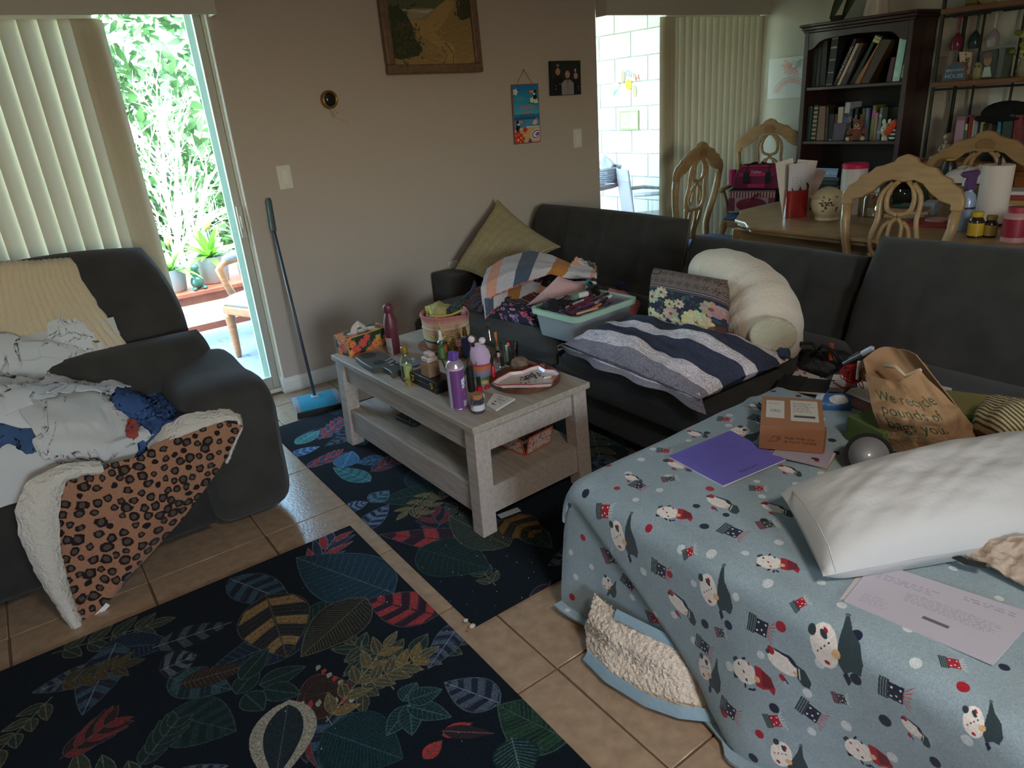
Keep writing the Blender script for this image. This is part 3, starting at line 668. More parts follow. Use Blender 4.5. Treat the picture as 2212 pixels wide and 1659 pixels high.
# armchair: oak frame, pale blue upholstery, faces left
t = thing('patio_armchair', 'wooden armchair with pale blue upholstered seat outside the garden door', 'armchair', (1.42, 4.86, -.022), R(-68))
UPH = mt((140, 150, 158), .8, bump=(200, .3))
ob('seat', cushion(.54, .52, .13, 16, 16, 6, .03).xf(None, (0, 0, .40)), UPH, t, smooth=1)
ob('seat_rail', MB().bb((-.27, -.26, .32), (.27, .26, .385)), OAK, t, bevel=.012)
for sx in (-1, 1):
    ob('leg', MB().lathe([(.016, 0), (.022, .04), (.03, .24), (.036, .30), (.036, .33)], 12, (sx*.24, -.23, 0)), OAK, t, smooth=1)
    ob('leg', MB().tube([(sx*.23, .24, .34), (sx*.24, .27, .15), (sx*.24, .33, 0)], [.026, .022, .018], 8), OAK, t, smooth=1)
    ob('arm', MB().tube([(sx*.27, .25, .70), (sx*.29, .05, .665), (sx*.30, -.14, .655), (sx*.30, -.19, .62), (sx*.29, -.16, .50), (sx*.27, -.12, .37)], [.022, .022, .024, .026, .024, .028], 8), OAK, t, smooth=1)
    ob('arm_pad', MB().tube([(sx*.29, .08, .685), (sx*.30, -.03, .69), (sx*.30, -.13, .675)], [.026, .032, .026], 10), UPH, t, smooth=1)
    ob('back_post', MB().tube([(sx*.24, .25, .36), (sx*.25, .28, .6), (sx*.26, .33, .86)], [.026, .024, .022], 8), OAK, t, smooth=1)
ob('backrest', cushion(.46, .46, .10, 14, 14, 5, .03).xf(rotx(R(80)), (0, .305, .70)), UPH, t, smooth=1)
ob('crest', MB().tube([(-.26, .33, .86), (-.13, .345, .93), (0, .35, .95), (.13, .345, .93), (.26, .33, .86)], .024, 8), OAK, t, smooth=1)
# patio table with basket, flower, plastic chair, seen through the second door
t = thing('patio_table', 'round brown patio table seen through the patio door', 'table', (4.60, 5.40, -.022)); BRN = mt((140, 112, 108), .5)
ob('top', MB().lathe([(1e-6, .70), (.47, .70), (.49, .71), (.49, .735), (.47, .745), (1e-6, .745)], 40), BRN, t, smooth=1, auto=30)
ob('pedestal', MB().lathe([(.28, 0), (.26, .03), (.06, .06), (.05, .4), (.08, .70)], 20), BRN, t, smooth=1, auto=40)
TZ = .745-.022
t = thing('wicker_basket', 'grey wicker basket standing on the patio table', 'basket', (4.78, 5.12, TZ), R(20)); WK = mt((176, 176, 186), .8, bump=(140, .8))
for k in range(7): ob('weave_band', MB().tube([((.125+.006*k)*1.25*cos(a), (.095+.005*k)*1.25*sin(a), .011+.02*k) for a in lsp(0, 6.283, 30, endpoint=False)], .0115, 6, closed=True), WK, t, smooth=1)
ob('floor_panel', MB().lathe([(.15, 0), (.15, .01)], 24, sy=.76), WK, t)
for k in range(16):
    a = k*6.283/16; ob('stake', MB().tube([(.158*cos(a), .12*sin(a), 0), (.208*cos(a), .163*sin(a), .15)], .005, 5), WK, t)
g = np.random.default_rng(4); u = lsp(-1, 1, 22); U, V = np.meshgrid(u, u); rr = np.clip(1-(U**2+V**2)*.75, 0, 1)
Z = .10+.13*rr**.6+.02*vnoise(U*.5, V*.5, 3); one('laundry_bundle', 'white cloth bundle heaped in the grey wicker basket', 'cloth', MB().grid(stk([U*.15, V*.115, Z], -1)).xf(rotz(R(20)), (4.78, 5.12, TZ)), mt((222, 218, 232), .8, bump=(30, .3)), smooth=1, solid=.004)
t = thing('paper_flower', 'bright blue paper flower on a thin stem on the patio table', 'flower', (4.42, 5.16, TZ))
for k in range(12):
    a = k*2.4; rr = .03+.035*(k/12); ob('petal', MB().grid(stk([stk([NA([0, .04, .05])*cos(a+s)*(1 if True else 0)+0, NA([0, .04, .05])*sin(a+s), .36+NA([0, .02, .05-rr*.5])], 1) for s in (-.5, 0, .5)], 1), uv=False), mt((90, 180, 232), .6, trans=.3), t)
ob('stem', MB().tube([(0, 0, 0), (.01, 0, .2), (0, 0, .36)], .004, 6), G2, t)
t = thing('pencil_jar', 'glass jar with pink and blue craft tools on the patio table', 'jar', (4.33, 5.12, TZ))
ob('jar_body', MB().lathe([(.04, 0), (.045, .01), (.045, .12), (.042, .12)], 18), glassm((220, 230, 240), .8), t, smooth=1)
for k, col in enumerate(((220, 90, 110), (120, 150, 210), (230, 230, 230))): ob('tool', MB().tube([(.01*k-.01, 0, .01), (.03*k-.03, .01, .21)], .008, 6), mt(col, .5), t)
for k, (x, y, col, lab) in enumerate(((4.52, 4.99, (226, 232, 240), 'white paper sheet lying on the patio table'), (4.86, 4.98, (206, 90, 100), 'red card lying by the basket on the patio table'), (4.70, 4.95, (190, 214, 236), 'pale blue card lying near the patio table edge'))):
    one('paper_sheet', lab, 'paper', MB().box((x, y, TZ+.0025), (.13 if k == 0 else .07, .08, .003), 0, rotz(k*.5)), mt(col, .7))
t = thing('plastic_chair', 'grey plastic patio chair by the block wall', 'chair', (5.02, 4.72, -.022), R(60)); PC = mt((150, 142, 150), .45)
ob('seat', MB().box((0, 0, .42), (.46, .44, .03)), PC, t, bevel=.012)
ob('backrest', MB().grid(stk([stk([lsp(-.22, .22, 9), .22+.06*v+.04*np.cos(lsp(-1.5, 1.5, 9)), np.full(9, .42+v*.46)], 1) for v in lsp(0, 1, 5)], 0), uv=False), PC, t, smooth=1, solid=.014)
for sx in (-1, 1):
    ob('armrest', MB().tube([(sx*.24, .24, .66), (sx*.27, 0, .66), (sx*.26, -.2, .63), (sx*.25, -.22, .42)], .018, 8), PC, t, smooth=1)
    for sy in (-1, 1): ob('leg', MB().tube([(sx*.2, sy*.18, .42), (sx*.25, sy*.23, 0)], .018, 8), PC, t)
t = thing('spider_plant', 'thin trailing plant with arching stems by the patio corner', 'plant', (4.70, 5.85, -.022))
ob('pot', MB().lathe([(.12, 0), (.15, .3), (.14, .3), (1e-6, .27)], 20), mt((150, 110, 90), .7), t, smooth=1, auto=40)
g = np.random.default_rng(12)
for k in range(13):
    a = g.uniform(0, 6.28); l = g.uniform(.3, .6); hh = g.uniform(.9, 1.5); s = lsp(0, 1, 10)
    ob('stem', MB().tube(stk([l*s**1.5*cos(a), l*s**1.5*sin(a)*.6, .27+hh*np.sin(s*2.2)/1.0], 1), .005, 5), mt((140, 158, 130), .6), t, smooth=1)

# ------------------------------------------------------------------ upholstery
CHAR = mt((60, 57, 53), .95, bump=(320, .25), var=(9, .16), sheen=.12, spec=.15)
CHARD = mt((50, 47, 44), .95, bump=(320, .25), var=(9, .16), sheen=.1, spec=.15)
def panel(w, h, t, ux=(), vy=(), nu=40, nv=32, p=9, groove=.016, puff=.012, seed=0, k=0, tap=0):
    """Upholstered slab in x (w), y (h), z (t): front at +z with stitched grooves at the fractions ux, vy."""
    b = MB(); u = lsp(-1, 1, nu); v = lsp(-1, 1, nv); U, V = np.meshgrid(u, v)
    e = np.clip((1-np.abs(U)**p)*(1-np.abs(V)**p), 0, 1)**.5
    g = np.zeros_like(U); X, Y = U*w/2, V*h/2; X2, Y2 = squirc(U, V, k); X2, Y2 = X2*w/2*(1-tap*(V+1)/2), Y2*h/2
    for q in ux: g = np.maximum(g, np.exp(-((X-q*w/2)/.016)**2))
    for q in vy: g = np.maximum(g, np.exp(-((Y-q*h/2)/.016)**2))
    for q in ux:
        for q2 in vy: g = np.maximum(g, 1.6*np.exp(-((X-q*w/2)**2+(Y-q2*h/2)**2)/.03**2))
    Z = t/2*e-groove*g*e+puff*e*vnoise(X*1.2, Y*1.2, seed, 2)*.6
    b.grid(stk([X2, Y2, Z], -1)); b.grid(stk([X2, Y2, -t/2*e], -1), flip=True); return b

# loveseat recliner by the garden door, facing the rug
t = thing('reclining_loveseat', 'dark grey reclining loveseat with puffy arm beside the garden door', 'sofa', (0, 0, 0))
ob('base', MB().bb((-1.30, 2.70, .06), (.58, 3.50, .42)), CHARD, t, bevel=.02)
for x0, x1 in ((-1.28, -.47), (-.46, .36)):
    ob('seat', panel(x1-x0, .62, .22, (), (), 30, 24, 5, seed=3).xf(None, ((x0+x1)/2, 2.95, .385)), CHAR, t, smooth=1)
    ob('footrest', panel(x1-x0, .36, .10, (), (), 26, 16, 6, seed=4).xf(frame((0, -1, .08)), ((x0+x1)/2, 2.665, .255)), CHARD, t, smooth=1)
for x0, x1 in ((-1.28, -.40), (-.39, .585)):
    n = frame((0, -.88, .47)); c = NA([(x0+x1)/2, 3.47, .79])
    ob('backrest', panel(x1-x0+.02, .61, .25, (), (), 34, 28, 2.6, seed=5, k=.42, tap=.10).xf(n, c), CHAR, t, smooth=1)
    ob('lumbar_roll', panel(x1-x0+.04, .25, .25, (), (), 34, 18, 2.6, seed=6, k=.25).xf(frame((0, -.95, .3)), ((x0+x1)/2, 3.20, .585)), CHAR, t, smooth=1)
def arm(x0, x1):
    b = MB(); n = 26; ys = lsp(0, 1, 22); P = []
    for s in ys:
        y = 2.615+.68*s; e = (1-abs(2*s-1)**7)**.5 if s not in (0, 1) else .02
        a = lsp(0, 2*pi, n, endpoint=False); w = (x1-x0)/2; ca, sa = np.cos(a), np.sin(a)
        x = np.sign(ca)*np.abs(ca)**.42*w; z = np.sign(sa)*np.abs(sa)**.34
        bul = np.where(z > .1, 1.06, 1); zz = .315+z*(.285+.012*sin(s*9))*(.6+.4*e); zz = np.maximum(zz, .03)
        P.append(stk([(x0+x1)/2+x*bul*(.8+.2*e), np.full(n, y), zz], 1))
    P = NA(P); b.grid(P, cu=True, uv=False); k = len(P)-1
    b.add(P[0], [list(range(n))]); b.add(P[-1], [list(range(n))[::-1]]); return b
ob('arm', arm(.36, .685), CHAR, t, smooth=1, auto=60); ob('arm', arm(-1.6, -1.29), CHAR, t, smooth=1, auto=60)
for x in (-1.2, .5): ob('foot', MB().bb((x-.03, 2.78, 0), (x+.03, 2.84, .07)), mt((30, 28, 26), .6), t)

# charcoal sectional with a chaise
t = thing('sectional_sofa', 'charcoal tufted sectional sofa with chaise along the dining area', 'sofa', (0, 0, 0))
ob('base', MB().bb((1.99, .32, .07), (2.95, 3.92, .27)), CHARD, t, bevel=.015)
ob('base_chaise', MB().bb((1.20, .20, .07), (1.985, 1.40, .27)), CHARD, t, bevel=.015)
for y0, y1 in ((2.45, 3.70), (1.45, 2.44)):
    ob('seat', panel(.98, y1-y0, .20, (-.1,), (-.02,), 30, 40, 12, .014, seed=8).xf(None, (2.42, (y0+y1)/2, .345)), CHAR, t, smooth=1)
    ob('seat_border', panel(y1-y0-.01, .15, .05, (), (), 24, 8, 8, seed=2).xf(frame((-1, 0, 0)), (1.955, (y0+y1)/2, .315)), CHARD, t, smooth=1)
ob('chaise_seat', panel(1.72, 1.22, .18, (), (), 40, 30, 12, seed=9).xf(None, (2.03, .82, .35)), CHAR, t, smooth=1)
def back(y0, y1, xb, zb, xt, zt, th, ux, vy, sd):
    a = NA([xb, zb]); c = NA([xt, zt]); d = c-a; L = np.hypot(*d); n = (-d[1]/L, 0, d[0]/L); q = (a+c)/2
    fr = frame(n); ctr = NA([q[0], (y0+y1)/2, q[1]])-NA(n)*th/2
    ob('backrest', panel(y1-y0, L, th, ux, vy, 46, 30, 9, .018, seed=sd, k=.10, puff=.022).xf(fr, ctr), CHAR, t, smooth=1)
back(2.60, 3.94, 2.80, .30, 2.99, .875, .20, (-.42, .10, .62), (-.35, .30), 11)
back(1.56, 2.62, 2.84, .30, 3.04, .785, .18, (-.5, .45), (-.35, .30), 12)
back(.28, 1.57, 2.74, .30, 2.99, .90, .22, (-.55, .02, .58), (-.35, .30), 13)
b = MB().bb((2.16, 3.72, .06), (2.95, 3.955, .53)); ob('arm', b, CHAR, t, bevel=.02, seg=3)
for x, y in ((2.05, 3.6), (2.05, .5), (2.9, 3.6), (2.9, .5), (1.25, 1.3), (1.25, .3)): ob('foot', MB().bb((x-.03, y-.03, 0), (x+.03, y+.03, .075)), mt((28, 26, 24), .6), t)

# ------------------------------------------------------------------ coffee table
CT = thing('coffee_table', 'whitewashed wooden coffee table with a lower shelf on the leaf rug', 'coffee table', (1.400, 2.508, .010), R(2.0))
GW = mt((178, 164, 152), .55, var=(7, .16, (9, 1, 9)), bump=(60, .1)); GWT = mt((168, 156, 140), .5, var=(7, .18, (9, 1, 9)))
HX, HY, TH = .285, .585, .460
ob('tabletop', MB().bb((-HX, -HY, TH-.026), (HX, HY, TH)), GWT, CT, bevel=.003)
for sx in (-1, 1):
    for sy in (-1, 1):
        x0, x1 = sx*(HX-.012), sx*(HX-.078); y0, y1 = sy*(HY-.012), sy*(HY-.078); f = .012
        v = [(x0+sx*f, y0+sy*f*.6, 0), (x1+sx*f, y0+sy*f*.6, 0), (x1+sx*f, y1+sy*f*.6, 0), (x0+sx*f, y1+sy*f*.6, 0), (x0, y0, TH-.027), (x1, y0, TH-.027), (x1, y1, TH-.027), (x0, y1, TH-.027)]
        fc = [(3,2,1,0),(4,5,6,7),(0,1,5,4),(1,2,6,5),(2,3,7,6),(3,0,4,7)]
        if sx*sy < 0: fc = [q[::-1] for q in fc]
        ob('leg', MB().add(v, fc), GW, CT, bevel=.003)
for s in (-1, 1):
    ob('apron', MB().bb((s*(HX-.034)-.008, -HY+.08, TH-.125), (s*(HX-.034)+.008, HY-.08, TH-.027)), GW, CT)
    ob('apron', MB().bb((-HX+.08, s*(HY-.034)-.008, TH-.125), (HX-.08, s*(HY-.034)+.008, TH-.027)), GW, CT)
    ob('shelf_rail', MB().bb((s*(HX-.026)-.008, -HY+.07, .075), (s*(HX-.026)+.008, HY-.07, .188)), GW, CT)
    ob('shelf_rail', MB().bb((-HX+.07, s*(HY-.028)-.008, .075), (HX-.07, s*(HY-.028)+.008, .188)), GW, CT)
ob('shelf', MB().bb((-HX+.035, -HY+.037, .172), (HX-.035, HY-.037, .188)), GWT, CT)
TT = .010+TH; TSH = .010+.188        # heights of the tabletop and of the shelf above the floor

# ------------------------------------------------------------------ dining furniture
PINE = mt((166, 132, 90), .42, var=(9, .14, (1, 1, 5)), coat=.15); PINED = mt((146, 114, 74), .42, var=(9, .14, (1, 1, 5)), coat=.15); BLUE = mt((84, 104, 138), .8, bump=(150, .2))
def mir(p): return p+[(-x, z) for x, z in p[::-1] if x != 0]
def dining_chair(label, loc, rz, arms=False, ss=1.0, shell=True):
    """Faces its own -y; back at +y."""
    t = thing('dining_armchair' if arms else 'dining_chair', label, 'chair', loc, rz); w = 1.12 if arms else 1.0; T = rotx(R(98)); yb = .235
    def bk(pts, h0, h1): return MB().prism([(x*w, z) for x, z in pts], h0, h1, T, (0, yb, .46))
    top = [(-.275, .46), (-.275, .51), (-.255, .55), (-.215, .575), (-.205, .595), (-.165, .61), (-.135, .64), (-.10, .648), (-.055, .665), (-.04, .685), (0, .70)]
    bot = [(0, .575), (-.05, .585), (-.09, .57), (-.13, .53), (-.175, .50), (-.225, .485), (-.225, .46)]
    crest = mir(top) + [(x, z) for x, z in [(-a, b) for a, b in bot[::-1]]][:-1] + bot
    ob('crest_rail', bk(crest, -.016, .016), PINE, t, bevel=.004)
    for s in (-1, 1):
        q = [(.25, .46), (.245, .38), (.225, .28), (.19, .17), (.18, .10), (.20, .02), (.205, -.02)]
        P = NA([(s*x*w, z, 0) for x, z in q]) @ T.T+NA([0, yb, .46])
        ob('back_post', MB().tube(P, [.028, .028, .027, .027, .027, .027, .027], 8, flat=.75), PINE, t, smooth=1)
        ob('leg', MB().tube([(s*.205*w, yb, .46), (s*.21*w, yb+.01, .25), (s*.215*w, yb+.06, 0)], [.026, .023, .02], 8), PINE, t, smooth=1)
        ob('leg', MB().tube([(s*.22*w, -.215, .42), (s*.245*w, -.25, .32), (s*.225*w, -.225, .12), (s*.235*w, -.255, 0)], [.036, .034, .02, .026], 8), PINE, t, smooth=1)
    sp = MB()
    def lp(pts, r=.0125):
        P = NA(pts, float); s0 = lsp(0, len(P)-1, 4*len(P)); Q = stk([np.interp(s0, range(len(P)), P[:, k]) for k in (0, 1)], 1)
        for _ in range(3): Q[1:-1] = (Q[:-2]+2*Q[1:-1]+Q[2:])/4
        for s in (-1, 1): sp.tube((stk([s*Q[:, 0]*w, Q[:, 1], 0*Q[:, 0]], 1) @ T.T)+NA([0, yb, .46]), r, 6)
    lp([(.02, .58), (.05, .55), (.065, .50), (.055, .44), (.0, .425)]); lp([(.045, .57), (.085, .53), (.095, .48), (.085, .40), (.11, .32), (.10, .25), (.06, .22), (.0, .225)])
    lp([(.0, .41), (.03, .39), (.03, .30), (.05, .26), (.075, .30), (.06, .37), (.03, .395)], .010); lp([(.095, .24), (.085, .17), (.045, .08), (.05, .02), (.085, -.01)]); lp([(.03, .22), (.035, .13), (.015, .05), (.03, -.01)])
    ob('splat', sp, PINE, t, smooth=1)
    ob('back_rail', MB().tube((NA([(-.19*w, -.01, 0), (0, .0, 0), (.19*w, -.01, 0)]) @ T.T)+NA([0, yb, .46]), .02, 6), PINE, t)
    if shell: ob('shell_carving', bk(mir([(-.04, .60), (-.045, .625), (-.03, .648), (0, .655)])+[(0, .60)], .0155, .021), PINED, t, bevel=.002)
    ob('seat_frame', MB().prism([(-.23*w, -.24), (.23*w, -.24), (.25*w, -.2), (.215*w, .24), (-.215*w, .24), (-.25*w, -.2)], .385, .435), PINE, t, bevel=.008)
    ob('seat_cushion', cushion(.47*w, .46, .09, 16, 16, 6, .03).xf(None, (0, -.005, .445)), BLUE, t, smooth=1)
    if arms:
        for s in (-1, 1):
            ob('armrest', MB().tube([(s*.225*w, .265, .66), (s*.27*w, .12, .665), (s*.285*w, -.08, .655), (s*.29*w, -.13, .645)], [.018, .02, .024, .022], 8, flat=.7), PINE, t, smooth=1)
            ob('arm_support', MB().tube([(s*.285*w, -.09, .645), (s*.26*w, -.06, .54), (s*.235*w, -.08, .43)], [.02, .019, .022], 8), PINE, t, smooth=1)
    return t
dining_chair('dining chair with pierced back standing dark against the patio blinds', (4.11, 3.24, 0), R(4))
dining_chair('dining armchair with carved crest holding a pink bag beside the bookcase', (5.15, 3.62, 0), R(-70), True).scale = (.92, 1, 1.06)
dining_chair('dining chair with plain back pushed between sofa and table', (3.60, 1.665, 0), R(92), shell=False)
dining_chair('dining armchair with shell crest on the far side of the table', (4.60, 1.83, 0), R(-84), True)
DT = thing('dining_table', 'pale wooden dining table with scalloped edge covered in clutter', 'table', (4.02, 1.55, 0)); DZ = .76
def dt_outline(g=0):
    hx, hy, c = .62-g, 1.30-g, .40
    pts = [(-hx, -hy+c), (-hx, hy-c), (-hx+.02, hy-c+.04), (-hx+.10, hy-c*.72), (-hx+.15, hy-c*.45), (-hx+.26, hy-c*.30), (-hx+.34, hy-.07), (-hx+c+.02, hy-.01), (-hx+c+.06, hy)]
    pts = pts+[(-x, y) for x, y in pts[::-1]]
    return pts+[(x, -y) for x, y in pts[::-1]][1:-1]
ob('tabletop', MB().prism(dt_outline(), DZ-.022, DZ)[::-1] if False else MB().prism(dt_outline()[::-1], DZ-.022, DZ), PINE, DT, bevel=.007, seg=3)
ob('edge_moulding', MB().prism(dt_outline(.012)[::-1], DZ-.042, DZ-.0225), PINED, DT, bevel=.006)
ob('apron', MB().bb((-.52, -1.1, .62), (.52, 1.1, .716)), PINED, DT, bevel=.01)
for sx in (-1, 1):
    for sy in (-1, 1): ob('leg', MB().tube([(sx*.46, sy*1.02, .70), (sx*.50, sy*1.06, .55), (sx*.46, sy*1.02, .2), (sx*.49, sy*1.05, 0)], [.05, .055, .03, .04], 8), PINE, DT, smooth=1)

# bookcase (open front faces -x)
BKM = mt((58, 34, 30), .38, var=(6, .25, (1, 6, 1)), coat=.15); BKI = mt((34, 24, 22), .6)
BX, BY0, BY1, BZ = 5.27, 2.605, 3.405, 1.87
BC = thing('bookcase', 'tall dark brown wooden bookcase with arched top against the wall', 'bookcase', (0, 0, 0))
ob('side_panel', MB().bb((BX, BY1-.035, 0), (XR-.02, BY1, BZ-.05)), BKM, BC, bevel=.003); ob('side_panel', MB().bb((BX, BY0, 0), (XR-.02, BY0+.035, BZ-.05)), BKM, BC, bevel=.003)
ob('back_panel', MB().bb((XR-.02, BY0, .0), (XR-.008, BY1, BZ-.05)), BKI, BC)
ob('crown', MB().bb((BX-.035, BY0-.03, BZ-.018), (XR-.008, BY1+.03, BZ)).bb((BX-.02, BY0-.018, BZ-.04), (XR-.008, BY1+.018, BZ-.018)).bb((BX-.008, BY0-.008, BZ-.058), (XR-.008, BY1+.008, BZ-.04)), BKM, BC, bevel=.005)
SHZ = [1.435, 1.045, .66, .36]
for z in SHZ: ob('shelf', MB().bb((BX+.012, BY0+.036, z-.024), (XR-.021, BY1-.036, z)), BKM, BC, bevel=.003)
ob('bottom_panel', MB().bb((BX+.01, BY0+.036, .0), (XR-.021, BY1-.036, .08)), BKM, BC)
L_ = BY1-BY0-.07; a = [(0, 0), (.02, 0), (.05, .012), (.085, .045), (.12, .06), (.2, .068), (L_/2, .075)]
ar = a+[(L_-x, z) for x, z in a[::-1]][1:]; top = [(L_, .115), (0, .115)]
ob('arched_rail', MB().prism(ar+top, 0, .02, frame((-1, 0, 0)), (BX+.02, BY1-.035, BZ-.175)), BKM, BC, bevel=.002)

# etagere: black metal shelving with wooden shelves, standing on an amber wood buffet
BFW = mt((150, 88, 42), .35, var=(8, .2, (1, 5, 1)), coat=.3)
BF = thing('buffet_cabinet', 'amber wood buffet cabinet under the metal shelving', 'cabinet', (0, 0, 0)); BUX, BUZ = 5.02, .94
ob('body', MB().bb((BUX+.03, .65, .06), (XR-.02, 2.36, BUZ-.05)), BFW, BF, bevel=.004)
ob('worktop', MB().bb((BUX, .62, BUZ-.05), (XR-.015, 2.39, BUZ)), BFW, BF, bevel=.014, seg=3)
ob('plinth', MB().bb((BUX+.05, .67, 0), (XR-.03, 2.34, .06)), BKM, BF)
for k in range(3):
    y0 = .68+k*.56; o = ob('drawer', MB().bb((BUX+.012, y0, BUZ-.24), (BUX+.03, y0+.53, BUZ-.075)), BFW, BF, bevel=.004); ob('handle', MB().tube([(BUX+.012, y0+.2, BUZ-.15), (BUX-.012, y0+.22, BUZ-.155), (BUX-.012, y0+.31, BUZ-.155), (BUX+.012, y0+.33, BUZ-.15)], .005, 6), mt((196, 160, 80), .3, .9), o, smooth=1)
    d = ob('cabinet_door', MB().bb((BUX+.012, y0, .10), (BUX+.03, y0+.53, BUZ-.26)), BFW, BF, bevel=.004); ob('knob', MB().ell((BUX, y0+.45, .45), (.014, .014, .014), 10, 8), mt((196, 160, 80), .3, .9), d, smooth=1)
ET = thing('metal_etagere', 'black metal shelf unit with wooden shelves and a leafy scroll back', 'shelf', (0, 0, 0)); IRON = mt((46, 50, 44), .5, .5); EW = mt((120, 78, 44), .45, var=(8, .2, (1, 5, 1)))
EY0, EY1, EX = 1.02, 2.405, 5.22
for x in (EX, XR-.06):
    for y in (EY0, EY1): ob('post', MB().cyl((x, y, BUZ+.0), .012, 1.35, 12), IRON, ET, smooth=1, auto=40)
ESZ = [1.415, 1.845]
for z in ESZ: ob('shelf_board', MB().bb((EX-.012, EY0-.012, z-.03), (XR-.05, EY1+.012, z)), EW, ET, bevel=.003)
for z in [1.37, 1.80]:
    ob('rail', MB().tube([(EX, EY0, z), (EX, EY1, z)], .007, 8), IRON, ET)
for k in range(6):
    y = EY0+.12+k*.23; ob('back_bar', MB().cyl((XR-.06, y, BUZ), .008, 1.33, 8), IRON, ET)

# ------------------------------------------------------------------ rugs
def leafshape(b, tp, w, n=14, sharp=.75):
    b = NA(b); d = NA(tp)-b; L = np.hypot(*d); e = d/L; nn = NA([-e[1], e[0]]); s = lsp(0, 1, n)
    pr = w*np.sin(pi*s**sharp)**.9
    return b, e, nn, L, s, pr
def P2(px, py): q = at(px, py, z=0.008); return NA([q[0], q[1]])
NAVY = (24, 42, 62)
class Rug:
    def __init__(s, x0, y0, x1, y1): s.o = NA([x0, y0]); s.cv = Canvas(x1-x0, y1-y0, 760, (17, 30, 42))
    def q(s, p): return NA(p)-s.o
    def leaf(s, b, tp, w, fill=None, rib=None, stripes=0, scol=None, edge=None, al=1, hatch=0, lw=.0035, slope=.5, swid=.45):
        b, e, n, L, t, pr = leafshape(s.q(b), s.q(tp), w); c = b[None]+e[None]*(t*L)[:, None]
        up = c+n[None]*pr[:, None]; dn = c-n[None]*pr[:, None]; out = np.vstack([up, dn[::-1]])
        if fill is not None: s.cv.poly(out, fill, al)
        def hw(tt): return float(np.interp(tt, t, pr))
        for k in range(stripes):
            a0 = (k+.25)/stripes*.92; a1 = a0+swid/stripes
            for sg in (-1, 1):
                def pt(tt, f): return b+e*min(L, tt*L+slope*f*hw(min(1, tt))*1.0)+n*sg*hw(min(1, tt+slope*f*hw(min(1, tt))/L))*f
                s.cv.poly([pt(a0, .04), pt(a0, .5), pt(a0, .97), pt(a1, .97), pt(a1, .5), pt(a1, .04)], scol)
        for k in range(hatch):
            tt = (k+.3)/hatch*.95
            for sg in (-1, 1):
                f = .97*ru(.8, 1); p0 = b+e*tt*L; p1 = b+e*min(L, tt*L+slope*hw(tt)*f)+n*sg*hw(min(1, tt+slope*hw(tt)*f/L))*f
                s.cv.line([p0, p1], lw*.7, edge or rib, .75)
        if rib: s.cv.line([b, b+e*L], lw, rib)
        if edge: s.cv.line(np.vstack([out, out[:1]]), lw, edge)
    def sprig(s, b, tp, n, l, w, cols, edge):
        b = NA(b); tp = NA(tp); e = (tp-b)/np.hypot(*(tp-b)); nn = NA([-e[1], e[0]]); s.cv.line([s.q(b), s.q(tp)], .005, edge)
        for k in range(n):
            p = b+(tp-b)*(k+.5)/n
            for sg in (-1, 1):
                d = e*.72+nn*sg*.75; s.leaf(p, p+d*l*ru(.8, 1.1), w, rch(cols), edge, edge=edge, lw=.003)
        s.leaf(tp, tp+e*l, w, cols[0], edge, edge=edge, lw=.003)
    def frond(s, b, tp, n, l, w, cols, edge):
        b = NA(b); tp = NA(tp); e = (tp-b)/np.hypot(*(tp-b)); nn = NA([-e[1], e[0]])
        for k in range(n):
            p = b+(tp-b)*(k+.4)/n; f = .55+.45*sin(pi*(k+.6)/n)
            for sg in (-1, 1): d = e*.8+nn*sg*.55; s.leaf(p, p+d*l*f, w, cols[(k+(sg > 0)) % len(cols)], None, edge=edge, lw=.003)
        s.cv.line([s.q(b), s.q(tp)], .005, edge)
RED, DRED, PLUM, TEAL, GRN, SAGE, GOLD, BLU, ICE, STEEL, CRM = (206, 74, 74), (150, 56, 62), (66, 40, 58), (36, 84, 96), (38, 72, 58), (104, 112, 84), (176, 142, 92), (48, 92, 130), (150, 172, 190), (96, 112, 130), (196, 190, 170)
def base_leaves(rg, n, x0, y0, x1, y1, seed):
    g = random.Random(seed)
    for _ in range(n):
        x, y, a, l = g.uniform(x0, x1), g.uniform(y0, y1), g.uniform(0, 6.28), g.uniform(.18, .34); tp = (x+l*cos(a), y+l*sin(a)); k = g.random()
        if k < .35: rg.leaf((x, y), tp, l*.27, g.choice([(28, 58, 66), (30, 62, 54), (34, 50, 74), (44, 52, 60)]), (84, 112, 116), edge=(84, 112, 116), hatch=g.randint(9, 16))
        elif k < .6: rg.leaf((x, y), tp, l*.24, (38, 48, 66), ICE, 5, g.choice([STEEL, (110, 124, 140), (70, 100, 120)]), (90, 104, 120), hatch=9)
        elif k < .8: rg.frond((x, y), tp, 7, l*.42, l*.055, [g.choice([(30, 70, 72), (54, 44, 56), (40, 62, 84)]), DRED if g.random() < .35 else (36, 60, 70)], (96, 110, 116))
        else: rg.sprig((x, y), tp, 4, l*.32, l*.085, [(72, 78, 64), (50, 70, 62)], (128, 132, 108))
